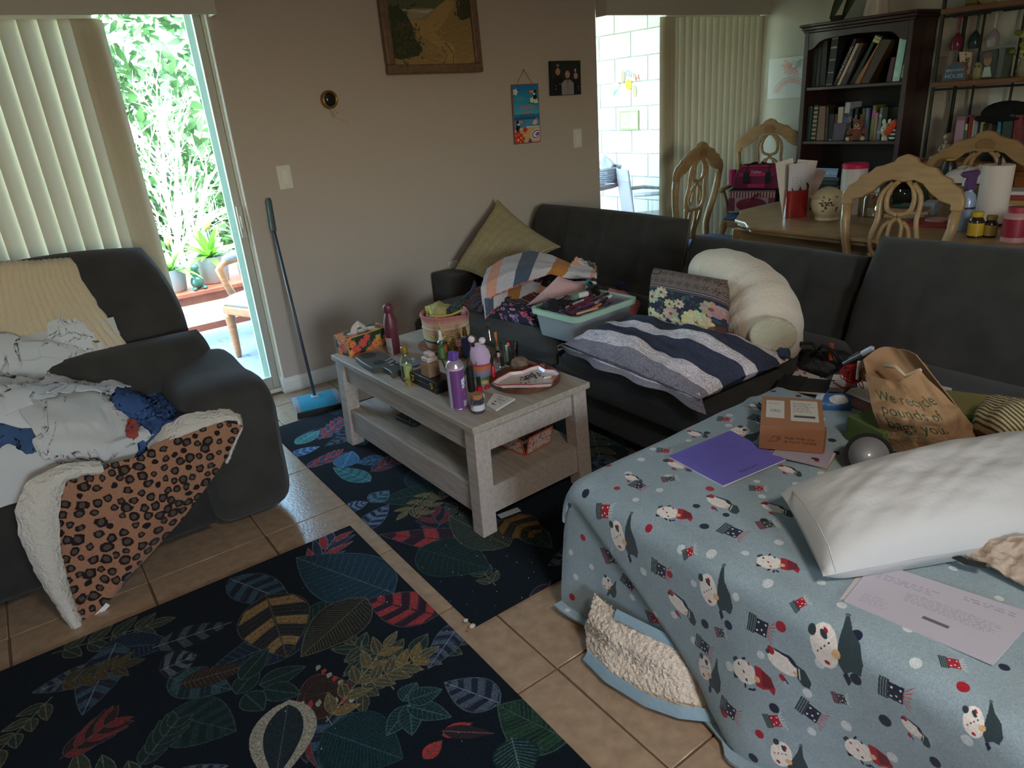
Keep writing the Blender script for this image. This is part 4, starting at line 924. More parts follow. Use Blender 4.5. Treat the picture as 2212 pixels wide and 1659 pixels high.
# near rug
rg = Rug(-.95, .25, .79, 2.36); base_leaves(rg, 46, -.95, .25, .79, 2.36, 21)
L = lambda b, tp, w, *a, **k: rg.leaf(P2(*b), P2(*tp), w, *a, **k)
rg.frond(P2(655, 1255), P2(725, 1160), 5, .15, .016, [RED, (60, 70, 92)], (150, 150, 170))
L((850, 1282), (640, 1205), .135, (40, 76, 92), (110, 140, 150), hatch=16, edge=(90, 124, 136))
L((945, 1330), (795, 1295), .085, PLUM, (60, 60, 70), 4, RED, (110, 100, 110), hatch=8)
L((790, 1292), (650, 1420), .095, (52, 54, 48), (120, 118, 92), hatch=26, edge=(128, 126, 98))
L((575, 1285), (620, 1420), .115, (48, 50, 54), (120, 108, 90), 3, GOLD, (100, 96, 86), hatch=16, swid=.38)
L((1000, 1340), (925, 1445), .045, (40, 50, 72), ICE, 5, STEEL, (110, 122, 140), hatch=8)
L((640, 1520), (760, 1480), .085, (70, 46, 44), None, 0, None, (120, 90, 80)); L((655, 1510), (745, 1487), .05, (62, 50, 44), (92, 74, 62), edge=(90, 70, 60))
for q in range(7): L((650+q*18, 1532-q*2), (655+q*18, 1514-q*2), .008, RED if q % 2 else CRM)
for q in range(6): L((690+q*12, 1437+q*8), (684+q*12, 1450+q*8), .008, RED if q % 2 else CRM)
rg.sprig(P2(705, 1560), P2(830, 1400), 5, .075, .016, [(120, 112, 84), (96, 92, 72), (150, 122, 76)], (160, 148, 110)); rg.sprig(P2(790, 1480), P2(905, 1420), 4, .07, .016, [(104, 100, 78), (150, 124, 76)], (160, 148, 110))
L((625, 1512), (590, 1700), .088, CRM, None); L((622, 1524), (596, 1680), .05, (44, 60, 66), (90, 104, 104), hatch=18, edge=(40, 54, 60))
L((1080, 1520), (960, 1475), .06, (42, 52, 74), ICE, 4, STEEL, (110, 122, 140), hatch=8); L((1230, 1600), (1075, 1525), .095, (34, 60, 52), (84, 116, 100), 3, (44, 82, 60), (84, 116, 100), hatch=16)
L((700, 1580), (870, 1640), .10, (28, 60, 66), (60, 104, 108), hatch=24, edge=(50, 90, 96)); L((1105, 1595), (1130, 1690), .06, (28, 60, 62), (120, 150, 150), hatch=14)
for a_, b_ in (((885, 1525), (835, 1590)), ((885, 1520), (890, 1590)), ((880, 1525), (975, 1550)), ((870, 1515), (900, 1475)), ((880, 1515), (955, 1490))): L(a_, b_, .032, (32, 66, 70), (96, 130, 130), hatch=9, edge=(84, 118, 118))
for a_, b_ in (((955, 1590), (1020, 1562)), ((915, 1640), (955, 1600)), ((955, 1580), (1065, 1585))): L(a_, b_, .022, RED if b_[0] < 1030 else (60, 48, 54), (140, 110, 110))
L((345, 1450), (425, 1415), .07, (30, 42, 56), ICE, 3, (110, 122, 130), (60, 74, 84)); L((330, 1400), (500, 1345), .055, (26, 40, 50), ICE, 4, (84, 96, 104)); L((365, 1465), (500, 1490), .06, (34, 58, 66), (96, 120, 124), 3, (60, 96, 104), (80, 104, 110), hatch=10)
L((360, 1545), (510, 1580), .085, (30, 52, 54), (70, 92, 92), 5, (44, 70, 66), (70, 92, 92)); L((385, 1480), (545, 1435), .04, (62, 50, 46), (120, 104, 84), hatch=16)
for a_, b_ in (((510, 1500), (560, 1440)), ((520, 1470), (580, 1400)), ((560, 1480), (660, 1440)), ((570, 1490), (650, 1500)), ((530, 1500), (570, 1535))): L(a_, b_, .036, (34, 60, 58), (84, 110, 100), edge=(80, 104, 96))
rg.frond(P2(130, 1640), P2(240, 1560), 5, .11, .016, [DRED, (60, 44, 50)], (120, 84, 80)); rg.frond(P2(300, 1659), P2(380, 1560), 5, .09, .014, [(40, 60, 58)], (84, 104, 100)); rg.sprig(P2(120, 1480), P2(260, 1440), 4, .07, .016, [(76, 76, 56), (96, 84, 52)], (110, 104, 80))
rg.cv.a *= .74; rg.cv.noise(.14, 1)
RGM = dict(rough=.95, bump=(420, .25), sheen=.05, spec=.1)
one('leaf_rug', 'dark navy rug with tropical leaves in the foreground', 'rug', MB().slab((-.95, .25, 0), (.79, .25, 0), (-.95, 2.36, 0), .009), rg.cv.mat(**RGM))
# far rug under the coffee table
rg = Rug(.85, 1.55, 2.35, 3.52); base_leaves(rg, 44, .85, 1.55, 2.35, 3.52, 8)
L((1095, 1175), (820, 1155), .075, PLUM, (60, 60, 70), 4, RED, (110, 100, 110), hatch=8)
L((905, 1185), (1060, 1230), .115, (30, 58, 56), (60, 92, 88), hatch=14, edge=(64, 96, 92)); L((1100, 1180), (970, 1115), .10, (58, 70, 60), (130, 136, 104), hatch=22, edge=(120, 126, 100))
L((1085, 1120), (1170, 1160), .085, (48, 48, 44), (120, 100, 60), 3, (150, 116, 58), (90, 80, 56), hatch=10)
L((775, 1150), (840, 1090), .05, (40, 54, 84), ICE, 5, (130, 156, 186), (110, 140, 170), hatch=8); L((745, 1100), (795, 1085), .04, (44, 70, 110), ICE, 4, (150, 176, 204), (120, 150, 180), hatch=6)
rg.sprig(P2(935, 1060), P2(880, 1105), 3, .07, .015, [(130, 122, 80), (96, 92, 72)], (180, 164, 110)); rg.sprig(P2(900, 1120), P2(950, 1070), 3, .06, .014, [(96, 84, 76), (130, 122, 84)], (160, 148, 110))
L((800, 1040), (720, 1010), .05, (60, 130, 150), (160, 200, 200), 5, (80, 170, 160), (130, 190, 200), hatch=10); L((830, 990), (770, 1000), .05, (50, 80, 120), (150, 180, 200), 4, (60, 120, 150), (120, 160, 190), hatch=8)
rg.frond(P2(660, 1010), P2(735, 980), 6, .10, .014, [RED, (70, 90, 140)], (190, 140, 140)); rg.frond(P2(800, 1020), P2(870, 985), 5, .12, .016, [DRED, (80, 70, 96)], (160, 130, 140)); rg.frond(P2(690, 950), P2(740, 905), 6, .10, .014, [RED, (84, 96, 150)], (200, 150, 150))
L((740, 1010), (760, 975), .06, (70, 140, 190), (190, 220, 240), hatch=14, edge=(150, 200, 230)); L((640, 960), (690, 930), .05, (80, 170, 180), (200, 230, 230), 4, (90, 190, 170), (160, 210, 220), hatch=6); L((625, 985), (690, 965), .04, (60, 120, 190), (190, 220, 240), 4, (150, 190, 230), (150, 190, 230))
L((790, 960), (760, 935), .05, (60, 110, 120), (150, 190, 180), hatch=10, edge=(130, 170, 160)); L((800, 1085), (840, 1060), .05, (44, 90, 110), (130, 170, 180), 3, (120, 150, 170), (110, 150, 170), hatch=8)
rg.cv.a *= .74; rg.cv.noise(.14, 1)
one('leaf_rug', 'dark navy rug with tropical leaves under the coffee table', 'rug', MB().slab((.85, 1.55, 0), (2.35, 1.55, 0), (.85, 3.52, 0), .009), rg.cv.mat(**RGM))

# ------------------------------------------------------------------ textiles on the seats
def A3(pts, **k): return [at(*p, **k) for p in pts]
def sheet(P, th=.004, seed=0, amp=.0, fr=6, closed=True, uvs=None):
    """Closed thin cloth from a grid of points (front carries the uv)."""
    P = np.asarray(P, float); du = np.gradient(P, axis=1); dv = np.gradient(P, axis=0); N = np.cross(du, dv); N /= np.linalg.norm(N, axis=-1, keepdims=True)+1e-9
    if amp:
        nv, nu = P.shape[:2]; U, V = np.meshgrid(lsp(0, 1, nu), lsp(0, 1, nv)); P = P+N*(amp*vnoise(U*fr/3, V*fr/3, seed, 4))[..., None]
    b = MB(); b.grid(P, uvs=uvs); b.grid(P-N*th, flip=True, uvs=uvs); nv, nu = P.shape[:2]; Q = P-N*th
    for a, c, fl in ((P[0], Q[0], 0), (P[-1], Q[-1], 1), (P[:, 0], Q[:, 0], 1), (P[:, -1], Q[:, -1], 0)): b.grid(stk([a, c], 0), flip=not fl, uv=False)
    return b
def pillow4(c00, c10, c11, c01, t, nu=26, nv=26, p=2.6, pinch=.05, wr=.0, seed=0, ex=.5, sag=0.0):
    c = [np.asarray(q, float) for q in (c00, c10, c11, c01)]; n = np.cross(c[1]-c[0], c[3]-c[0]); n /= np.linalg.norm(n)
    u = lsp(-1, 1, nu); U, V = np.meshgrid(u, lsp(-1, 1, nv)); e = np.clip((1-np.abs(U)**p)*(1-np.abs(V)**p), 0, 1)**ex
    a = (U*(1-pinch*(1-V**2)*np.abs(U)**3)+1)/2; b = (V*(1-pinch*(1-U**2)*np.abs(V)**3)+1)/2; a, b = a[..., None], b[..., None]
    B = (1-a)*(1-b)*c[0]+a*(1-b)*c[1]+a*b*c[2]+(1-a)*b*c[3]; m = MB(); w = wr*vnoise(U*.8, V*.8, seed, 4)*(e+.15)
    m.grid(B+n*(t/2*e+w)[..., None]); m.grid(B-n*(t/2*e+w*.0)[..., None], flip=True); return m
def rodrigues(n): return frame(n)

# leopard throw, cream lining showing along its edge
def front(p, s): return at(p[0], p[1], y=2.475+.115*s)
LB = [(172, 1352), (190, 1345), (207, 1332)]; LTp = [(140, 1022), (200, 1008), (300, 985), (330, 960), (400, 930), (470, 910), (523, 918)]
LL = [(172, 1352), (142, 1280), (118, 1190), (118, 1100), (140, 1022)]; LR = [(207, 1332), (290, 1240), (400, 1120), (475, 1015), (523, 918)]
c0 = [front(p, 0) for p in LB]; c1 = [front(p, 1) for p in LTp]; d0 = [front(p, s) for p, s in zip(LL, (0, .3, .6, .85, 1))]; d1 = [front(p, s) for p, s in zip(LR, (0, .35, .65, .85, 1))]
P = coons(c0, c1, d0, d1, 60, 60); U, V = np.meshgrid(lsp(0, 1, 60), lsp(0, 1, 60))
P[..., 1] -= .012*np.sin(U*9+V*4)*(.4+.6*U)+.008*vnoise(U*1.4, V*1.4, 5, 3)+.02*np.sin(pi*U)*np.sin(pi*V)
UVL = stk([(P[..., 0]+.25)/.85, P[..., 2]/.62+.05], -1)
cv = Canvas(.85, .65, 1300, (158, 112, 86)); pts = []
for _ in range(6000):
    q = (ru(0, .85), ru(0, .65))
    if all((q[0]-a)**2+(q[1]-b)**2 > .030**2 for a, b in pts): pts.append(q)
for q in pts:
    r0 = ru(.0105, .019); n0 = 9; a0 = ru(0, 6)
    rad = [r0*ru(.75, 1.2) for _ in range(n0)]; el = ru(.8, 1.3)
    cv.poly([(q[0]+rad[i]*cos(a0+i*6.283/n0)*el, q[1]+rad[i]*sin(a0+i*6.283/n0)) for i in range(n0)], (34, 28, 26))
    if r0 > .0115: cv.ell(q, r0*.55*el, r0*.5, (84, 70, 62), ru(0, 3))
    if random.random() < .4: cv.ell((q[0]+r0*1.1, q[1]+r0*.4), .004, .006, (166, 112, 82))
cv.noise(.06)
t = thing('leopard_throw', 'leopard print fleece throw with cream lining hanging over the loveseat', 'blanket', (0, 0, 0))
ob('print_side', sheet(P, .006, uvs=UVL), cv.mat(rough=.9, bump=(300, .3), sheen=.15, spec=.1), t, smooth=1)
SHP = mt((214, 204, 188), .95, bump=(70, 1.0), sheen=.3, spec=.1)
def fluffy(P, amp, seed, th=.012):
    nv, nu = P.shape[:2]; du = np.gradient(P, axis=1); dv = np.gradient(P, axis=0); N = np.cross(du, dv); N /= np.linalg.norm(N, axis=-1, keepdims=True)+1e-9
    g = np.random.default_rng(seed); r = g.standard_normal((nv, nu)); r = (r+np.roll(r, 1, 0)+np.roll(r, 1, 1))/2; return sheet(P+N*(amp*r)[..., None], th)
bo = [(168, 1358), (120, 1292), (78, 1225), (46, 1150), (38, 1092), (60, 1042), (130, 1006), (215, 1000)]; bi = [(172, 1352), (146, 1280), (124, 1190), (122, 1105), (128, 1060), (142, 1030), (175, 1018), (220, 1012)]
so = lsp(0, 1, 8); Po = NA([front(p, s) for p, s in zip(bo, so)]); Pi = NA([front(p, s) for p, s in zip(bi, so)])
def curve(Pn, n): return coons(Pn, Pn, [Pn[0], Pn[0]+1e-9], [Pn[-1], Pn[-1]+1e-9], n, 2)[0]
co, ci = curve(Po, 60), curve(Pi, 60); w = lsp(0, 1, 9)[:, None, None]; Pb = co[None]*(1-w)+ci[None]*w; Pb[..., 1] -= .026*np.sin(pi*lsp(0, 1, 9))[:, None]+.008
ob('lining_border', fluffy(Pb, .0022, 3), SHP, t, smooth=1)
bo = [(322, 972), (360, 928), (400, 905), (445, 893), (500, 886), (528, 898), (532, 925), (500, 1000)]; bi = [(325, 990), (352, 962), (400, 938), (455, 918), (490, 908), (512, 908), (516, 930), (486, 1000)]
Po = NA([front(p, 1.05) for p in bo]); Pi = NA([front(p, 1.0) for p in bi]); co, ci = curve(Po, 50), curve(Pi, 50); w = lsp(0, 1, 8)[:, None, None]; Pb = co[None]*(1-w)+ci[None]*w
Pb[..., 1] -= .02*np.sin(pi*lsp(0, 1, 8))[:, None]+.004; Pb[..., 1] += .05*(1-lsp(0, 1, 8))[:, None]
ob('lining_border', fluffy(Pb[:, ::-1], .0022, 4), SHP, t, smooth=1)
q = front((218, 1318), .1); ob('care_label', MB().slab(q+NA([-.02, -.012, -.02]), q+NA([.03, -.012, .012]), q+NA([-.028, -.014, -.004]), .001), mt((222, 220, 216), .7), t)

# cream cable-knit throw over the loveseat back
nb = NA([0, -.88, .47]); cb = NA([0, 3.47, .79])
def onback(p, off): d = ray(*p); c = NA([0, 0, EYE]); return c+((cb+nb*off-c)@nb)/(d@nb)*d
T_ = [(-60, 568), (-20, 566), (50, 562), (120, 556), (152, 553)]; B_ = [(-70, 860), (40, 830), (150, 820), (250, 812), (318, 800)]
L_l = [(-70, 860), (-65, 700), (-60, 568)]; R_r = [(318, 800), (270, 738), (222, 680), (172, 608), (152, 553)]
P = coons(*[[onback(p, .16) for p in e] for e in (B_, T_, L_l, R_r)], 110, 50)
U, V = np.meshgrid(lsp(0, 1, 110), lsp(0, 1, 50)); rib = np.abs(np.sin((U*17+.25*V+.05*np.sin(V*40))*pi)); cab = .5+.5*np.sin(V*46+np.floor(U*17)*2.1)
P = P+nb*(.012*rib*(.75+.25*cab)+.012*vnoise(U, V, 9, 2))[..., None]; P[-1] += NA([0, .10, -.03]); P[-2] += NA([0, .05, .0])
one('knit_throw', 'cream cable knit throw draped over the loveseat back', 'blanket', sheet(P, .012), mt((214, 196, 164), .95, bump=(160, .5), sheen=.2, spec=.1), smooth=1)

# clothes heap on the loveseat: each garment settles on what lies below it
def base_h(X, Y):
    seat = np.where(Y > 2.66, .497, .44-2.2*np.clip(2.66-Y, 0, .2)); bk = np.where(Y > 3.13, .5+(Y-3.13)*1.9, 0)
    am = np.where(X > .35, .645-.5*np.clip(.40-X, 0, .1)*10, 0); return np.maximum(np.maximum(seat, bk), am*(Y > 2.62))
HF = HField(-.9, 2.3, .75, 3.7, base_h)
def hit(p, H, s0=1.8, s1=5.0):
    d = ray(*p); c = NA([0, 0, EYE])
    for s in lsp(s0, s1, 700):
        q = c+d*s
        if q[2] <= H(NA(q[0]), NA(q[1])): return q
    return q
def garment(name, label, cat, out, m, H, nu=44, nv=44, slack=1.12, lift=.05, iters=70, seed=0, bump=.02, z=None, uvs=None, th=.004, group=None, crumple=1.0):
    """out = four edge polylines in photo pixels (bottom, top, left, right), laid on H with slack so that it buckles."""
    E = [[hit(p, H)+NA([0, 0, lift]) if z is None else at(*p, z=z) for p in e] for e in out]
    P = coons(*E, nu, nv); U, V = np.meshgrid(lsp(0, 1, nu), lsp(0, 1, nv))
    P[..., 2] = np.maximum(P[..., 2], H(P[..., 0], P[..., 1])+.01)+bump*vnoise(U*1.6, V*1.6, seed, 3)*crumple+bump*.5
    Q = relax(P, H, iters, stretch=slack); H.stamp(Q)
    return one(name, label, cat, sheet(Q, th), m, smooth=1, group=group)
GREY = mt((192, 190, 186), .9, bump=(220, .2), sheen=.1, spec=.1); WHT = mt((206, 206, 206), .9, bump=(220, .2), sheen=.1, spec=.1); DEN = mt((62, 84, 118), .9, bump=(260, .3), var=(14, .2), spec=.1); BLU2 = mt((70, 96, 140), .9, bump=(260, .3), var=(14, .2), spec=.1)
# lowest layer: bundled bedding that gives the heap its height
u = lsp(-1, 1, 60); U, V = np.meshgrid(u, u); r2 = np.clip(1-U**2*.9-V**2*.9, 0, 1)
X = -.22+U*.50; Y = 2.96+V*.33; Zb = base_h(X, Y); Z = Zb+.008+.26*r2**.8*(.75+.25*np.cos(U*2+.6))+.03*r2*vnoise(U*.9, V*.9, 31, 4)
P = stk([X, Y, Z], -1); HF.stamp(P)
one('bedding_bundle', 'bundled pale grey bedding at the bottom of the clothes heap', 'bedding', sheet(P, .006), GREY, smooth=1)
garment('jeans', 'dark blue trousers crumpled under the grey shirt at the loveseat edge', 'clothing', ([(-60, 985), (20, 960), (75, 968)], [(-60, 830), (20, 850), (70, 870)], [(-60, 985), (-60, 900), (-60, 830)], [(75, 968), (80, 920), (70, 870)]), DEN, HF, 30, 30, 1.15, seed=3, bump=.03)
garment('white_sheet', 'rumpled white sheet spread across the top of the clothes heap', 'clothing', ([(-60, 900), (60, 905), (200, 900), (290, 850)], [(-60, 715), (40, 735), (150, 740), (275, 760)], [(-60, 900), (-60, 800), (-60, 715)], [(290, 850), (300, 800), (275, 760)]), WHT, HF, 56, 50, 1.22, seed=5, bump=.04)
garment('grey_tee', 'pale grey shirt folded on top of the clothes heap', 'clothing', ([(95, 830), (170, 800), (260, 775)], [(105, 690), (135, 680), (165, 690)], [(95, 830), (92, 760), (105, 690)], [(260, 775), (215, 740), (165, 690)]), WHT, HF, 36, 36, 1.12, seed=8, bump=.025)
garment('blue_shirt', 'blue shirt bunched up beside the loveseat arm', 'clothing', ([(270, 935), (320, 945), (395, 905)], [(230, 822), (300, 812), (385, 812)], [(270, 935), (240, 880), (230, 822)], [(395, 905), (392, 850), (385, 812)]), BLU2, HF, 44, 44, 1.35, seed=11, bump=.045)
garment('grey_shirt', 'long pale grey shirt hanging over the front of the loveseat', 'clothing', ([(93, 1003), (160, 1006), (240, 990), (325, 948)], [(45, 855), (120, 840), (210, 850), (245, 880)], [(93, 1003), (70, 930), (45, 855)], [(325, 948), (285, 915), (245, 880)]), GREY, HF, 50, 50, 1.10, seed=13, bump=.02)
garment('white_blouse', 'white top with twisted sleeves in the middle of the clothes heap', 'clothing', ([(40, 870), (130, 850), (240, 850)], [(60, 790), (160, 775), (270, 800)], [(40, 870), (45, 830), (60, 790)], [(240, 850), (265, 830), (270, 800)]), WHT, HF, 40, 36, 1.3, seed=17, bump=.04)
garment('red_cloth', 'small red cloth peeking out under the blue shirt', 'clothing', ([(278, 945), (288, 948), (296, 944)], [(276, 912), (286, 910), (296, 914)], [(278, 945), (277, 930), (276, 912)], [(296, 944), (297, 930), (296, 914)]), mt((150, 62, 50), .9), HF, 12, 12, 1.1, seed=2, bump=.01)
P = coons([onback((300, 835), .17), onback((348, 845), .15)], [onback((306, 768), .16), onback((346, 752), .15)], [onback((300, 835), .17), onback((306, 768), .16)], [onback((348, 845), .15), onback((346, 752), .15)], 16, 16); P[..., 1] -= .03*np.sin(lsp(0, pi, 16))[None, :]
t = thing('white_towel', 'white towel with a dark printed edge standing against the loveseat back', 'towel', (0, 0, 0)); ob('cloth_body', sheet(P, .012, 3, .006, 4), mt((208, 204, 196), .9, bump=(200, .3)), t, smooth=1)
P = coons([onback((346, 800), .15), onback((353, 812), .14)], [onback((344, 755), .15), onback((350, 756), .14)], [onback((346, 800), .15), onback((344, 755), .15)], [onback((353, 812), .14), onback((350, 756), .14)], 6, 12); ob('printed_edge', sheet(P, .010), mt((120, 118, 114), .9, var=(90, .7)), t, smooth=1)

# ------------------------------------------------------------------ gnome blanket over the chaise
TOPZ, XE, XT = .468, 1.135, 2.14
YF, YN = 1.452, -.28
cvW = (XT-XE)+.50; cvH = YF-YN
cv = Canvas(cvW, cvH, 900, (148, 166, 172))
for _ in range(500): cv.ell((ru(0, cvW), ru(0, cvH)), ru(.02, .08), ru(.01, .03), rch([(138, 156, 166), (158, 176, 182), (150, 168, 174)]), ru(0, 3), .35)
def bl(px, py):
    q = at(px, py, z=TOPZ)
    if q[0] > XE+.02: return NA([XT-q[0], q[1]-YN])
    q = at(px, py, x=XE); return NA([XT-XE+(TOPZ-q[2])*.97, q[1]-YN])
class Mo:
    def __init__(s, a, b): s.a, s.b = bl(*a), bl(*b); s.d = s.b-s.a; s.L = np.hypot(*s.d); s.e = s.d/s.L; s.n = NA([-s.e[1], s.e[0]])
    def p(s, x, y): return s.a+s.e*x*s.L+s.n*y*s.L
    def poly(s, pts, c): cv.poly([s.p(*q) for q in pts], c)
    def ell(s, x, y, rx, ry, c, a=0):
        cv.poly([s.p(x+rx*cos(t)*cos(a)-ry*sin(t)*sin(a), y+rx*cos(t)*sin(a)+ry*sin(t)*cos(a)) for t in lsp(0, 6.28, 18)], c)
    def ln(s, pts, w, c): cv.line([s.p(*q) for q in pts], w*s.L, c)
CRMW, NVY, GRNB, REDB, PEA = (232, 224, 214), (30, 36, 58), (48, 62, 64), (164, 30, 46), (222, 178, 130)
def gnome_red(a, b):
    m = Mo(a, b); m.poly([(0, -.2), (.1, -.28), (.2, -.18), (.1, .02)], GRNB); m.ell(.30, 0, .30, .26, CRMW); m.poly([(0, .12), (.02, .24), (.14, .2)], NVY)
    m.poly([(.56, -.24), (.70, -.22), (.92, -.08), (1.0, .14), (.96, .30), (.86, .20), (.70, .24), (.57, .2)], REDB); m.poly([(.72, -.18), (.92, -.06), (.98, .14), (.86, .16), (.72, .18)], (110, 24, 34)); m.ell(.60, .06, .07, .07, PEA)
    for q in ((.16, -.13), (.28, .0), (.34, .16), (.42, -.22)): m.ell(*q, .035, .022, rch([NVY, REDB]), 1)
    for q in ((.30, .30), (.42, .34), (.5, .32), (.3, -.30)): m.ell(*q, .06, .025, NVY, ru(0, 3))
def gnome_green(a, b):
    m = Mo(a, b); m.ell(.28, 0, .28, .42, CRMW); m.ell(.08, -.3, .08, .1, GRNB); m.ell(.3, -.22, .10, .05, GRNB, 1); m.ell(.34, -.28, .06, .03, REDB, 1); m.ell(.26, .3, .06, .04, REDB, .5)
    for k in range(4): m.ell(.12+k*.09, .08-k*.05, .018, .022, NVY if k % 2 else REDB, .6)
    m.poly([(.50, .30), (.58, -.10), (.64, -.35), (.66, -.62), (.72, -.60), (.80, -.3), (.96, -.05), (1.0, .28), (.9, .48), (.72, .42), (.56, .48)], (52, 66, 70)); m.ell(.50, .12, .09, .09, PEA); m.ell(.69, -.64, .05, .05, (90, 104, 104))
    m.poly([(.52, .5), (.62, .44), (.66, .62), (.56, .72)], NVY)
def penguin(a, b):
    m = Mo(a, b); m.ell(.38, -.02, .36, .20, CRMW, .1); m.poly([(.1, -.24), (.5, -.26), (.66, -.12), (.5, -.2), (.2, -.2)], NVY); m.ell(.08, -.16, .10, .07, REDB, .8); m.ell(.02, -.1, .05, .05, (60, 56, 62)); m.ell(.56, -.18, .14, .05, NVY, .6)
    m.poly([(.66, -.16), (.84, -.14), (1.0, .04), (1.0, .2), (.86, .22), (.72, .12)], GRNB); m.ln([(.72, -.1), (.78, .12)], .03, (200, 200, 196)); m.ell(.66, .04, .05, .04, PEA); m.ell(.42, .3, .08, .06, REDB, .6); m.ln([(.48, .3), (.56, .36)], .03, NVY)
def mitt(a, b, c1, c2, c3):
    m = Mo(a, b)
    for k in range(4): m.poly([(.0+k*.1, -.42), (.075+k*.1, -.42), (.075+k*.1, .42), (.0+k*.1, .42)], c1)
    m.poly([(.38, -.34), (.95, -.34), (.95, .34), (.38, .34)], c2)
    for q in ((.5, -.18), (.7, .1), (.84, -.2), (.5, .2), (.85, .24)): m.ell(*q, .05, .05, CRMW)
    for k in range(6): m.ln([(.95, (k-2.5)*.08), (1.25, (k-2.5)*.2)], .03, c3)
g = np.random.default_rng(2); dots = []
for _ in range(4000):
    q = g.uniform(0, 1, 2)*NA([cvW, cvH])
    if all(np.hypot(*(q-k)) > .075 for k in dots): dots.append(q)
for q in dots:
    k = g.random(); r = g.uniform(.009, .0125); cv.ell(q, r, r, (206, 212, 212) if k < .62 else REDB if k < .78 else NVY)
for a, b in (((1419, 1110), (1499, 1120)), ((1634, 1218), (1728, 1232)), ((1603, 1414), (1690, 1451)), ((1831, 1595), (1929, 1631)), ((1985, 1205), (2070, 1190))): gnome_red(a, b)
for a, b in (((1519, 1251), (1586, 1269)), ((1759, 1377), (1860, 1392)), ((1325, 1136), (1379, 1150)), ((1524, 1414), (1582, 1454)), ((1690, 1584), (1759, 1639)), ((1582, 932), (1636, 954)), ((2085, 1540), (2165, 1560)), ((1300, 1240), (1330, 1275))): gnome_green(a, b)
for a, b in (((1524, 1084), (1600, 1113)), ((1643, 1099), (1716, 1120)), ((1448, 1265), (1513, 1323)), ((1669, 1392), (1763, 1453)), ((1563, 1548), (1628, 1602)), ((1950, 1537), (2016, 1592)), ((1484, 938), (1531, 947)), ((1441, 1005), (1499, 1023)), ((1680, 1012), (1734, 1030)), ((1610, 876), (1645, 886)), ((1350, 1035), (1390, 1050))): penguin(a, b)
for a, b in (((1475, 1185), (1501, 1185)), ((1707, 1305), (1741, 1305)), ((1618, 1061), (1651, 1063)), ((1419, 976), (1448, 978)), ((1290, 1089), (1314, 1091)), ((1676, 1527), (1705, 1530)), ((2027, 1439), (2074, 1446)), ((1395, 1325), (1420, 1328)), ((1550, 910), (1578, 914))): mitt(a, b, GRNB, REDB, CRMW)
for a, b in (((1557, 1146), (1600, 1164)), ((1412, 1196), (1445, 1218)), ((1625, 1319), (1669, 1345)), ((1513, 1363), (1546, 1388)), ((1585, 1490), (1621, 1516)), ((1737, 1494), (1781, 1534)), ((1904, 1461), (1961, 1490)), ((1340, 1232), (1366, 1262)), ((1620, 905), (1655, 915)), ((1365, 1050), (1390, 1062))): mitt(a, b, GRNB, NVY, (190, 70, 70))
for a, b in (((1636, 1146), (1672, 1142)), ((1557, 1345), (1578, 1348)), ((1300, 1187), (1328, 1187)), ((1806, 1487), (1835, 1494)), ((1430, 1045), (1460, 1043))): mitt(a, b, (104, 36, 54), GRNB, CRMW)
cv.noise(.035)
GB = thing('gnome_blanket', 'pale blue fleece blanket with winter gnome print covering the chaise', 'blanket', (0, 0, 0))
nu, nv = 120, 110
s = lsp(0, cvW, nu); yy = lsp(YN, YF, nv); S, Yg = np.meshgrid(s, yy); flat_ = XT-XE; rr = .05
def prof_xz(S):
    d = S-(flat_-rr); a = np.clip(d/(rr*pi/2), 0, 1)*pi/2; x = np.where(d < 0, XT-S, XE+rr-rr*np.sin(a)); z = np.where(d < 0, TOPZ, TOPZ-rr+rr*np.cos(a)); ex = np.clip(d-rr*pi/2, 0, 9); return x, z-ex, ex
x, z, ex = prof_xz(S); hang = np.clip(ex/.35, 0, 1); hang = hang*(1-.8*np.exp(-((Yg-1.08)/.26)**4))
x = x-.035*hang*np.sin(Yg*9+1)-.03*hang*np.clip(np.sin(Yg*5.1+2.1), 0, 1)-.02*hang; z = np.maximum(z, .014+.012*(1+np.sin(Yg*14))*hang); over = np.clip(ex-.43, 0, 1); x = x-over*.9
z = z+(.006*vnoise(S*1.4, Yg*1.4, 4, 3)+.004*np.sin(S*7+Yg*3))*(1-hang)
fe = np.clip((Yg-(YF-.075))/.075, 0, 1); z = z-(.0+.10*fe**2)*(1-hang); Yg = Yg-.02*fe**2+.015*hang*vnoise(S*1.2, Yg*1.2, 6, 2)
dl = ((1.34-Yg)*.28+(z-.41)*.42)/.5; x = x+.03*hang**.3*np.clip(-dl/.02, 0, 1)*(ex > 0)
P = stk([x, Yg, z], -1); uv = stk([S/cvW, (np.meshgrid(s, yy)[1]-YN)/cvH], -1)
ob('print_side', sheet(P, .008, uvs=uv), cv.mat(rough=.9, bump=(140, .08), sheen=.2, spec=.15), GB, smooth=1)
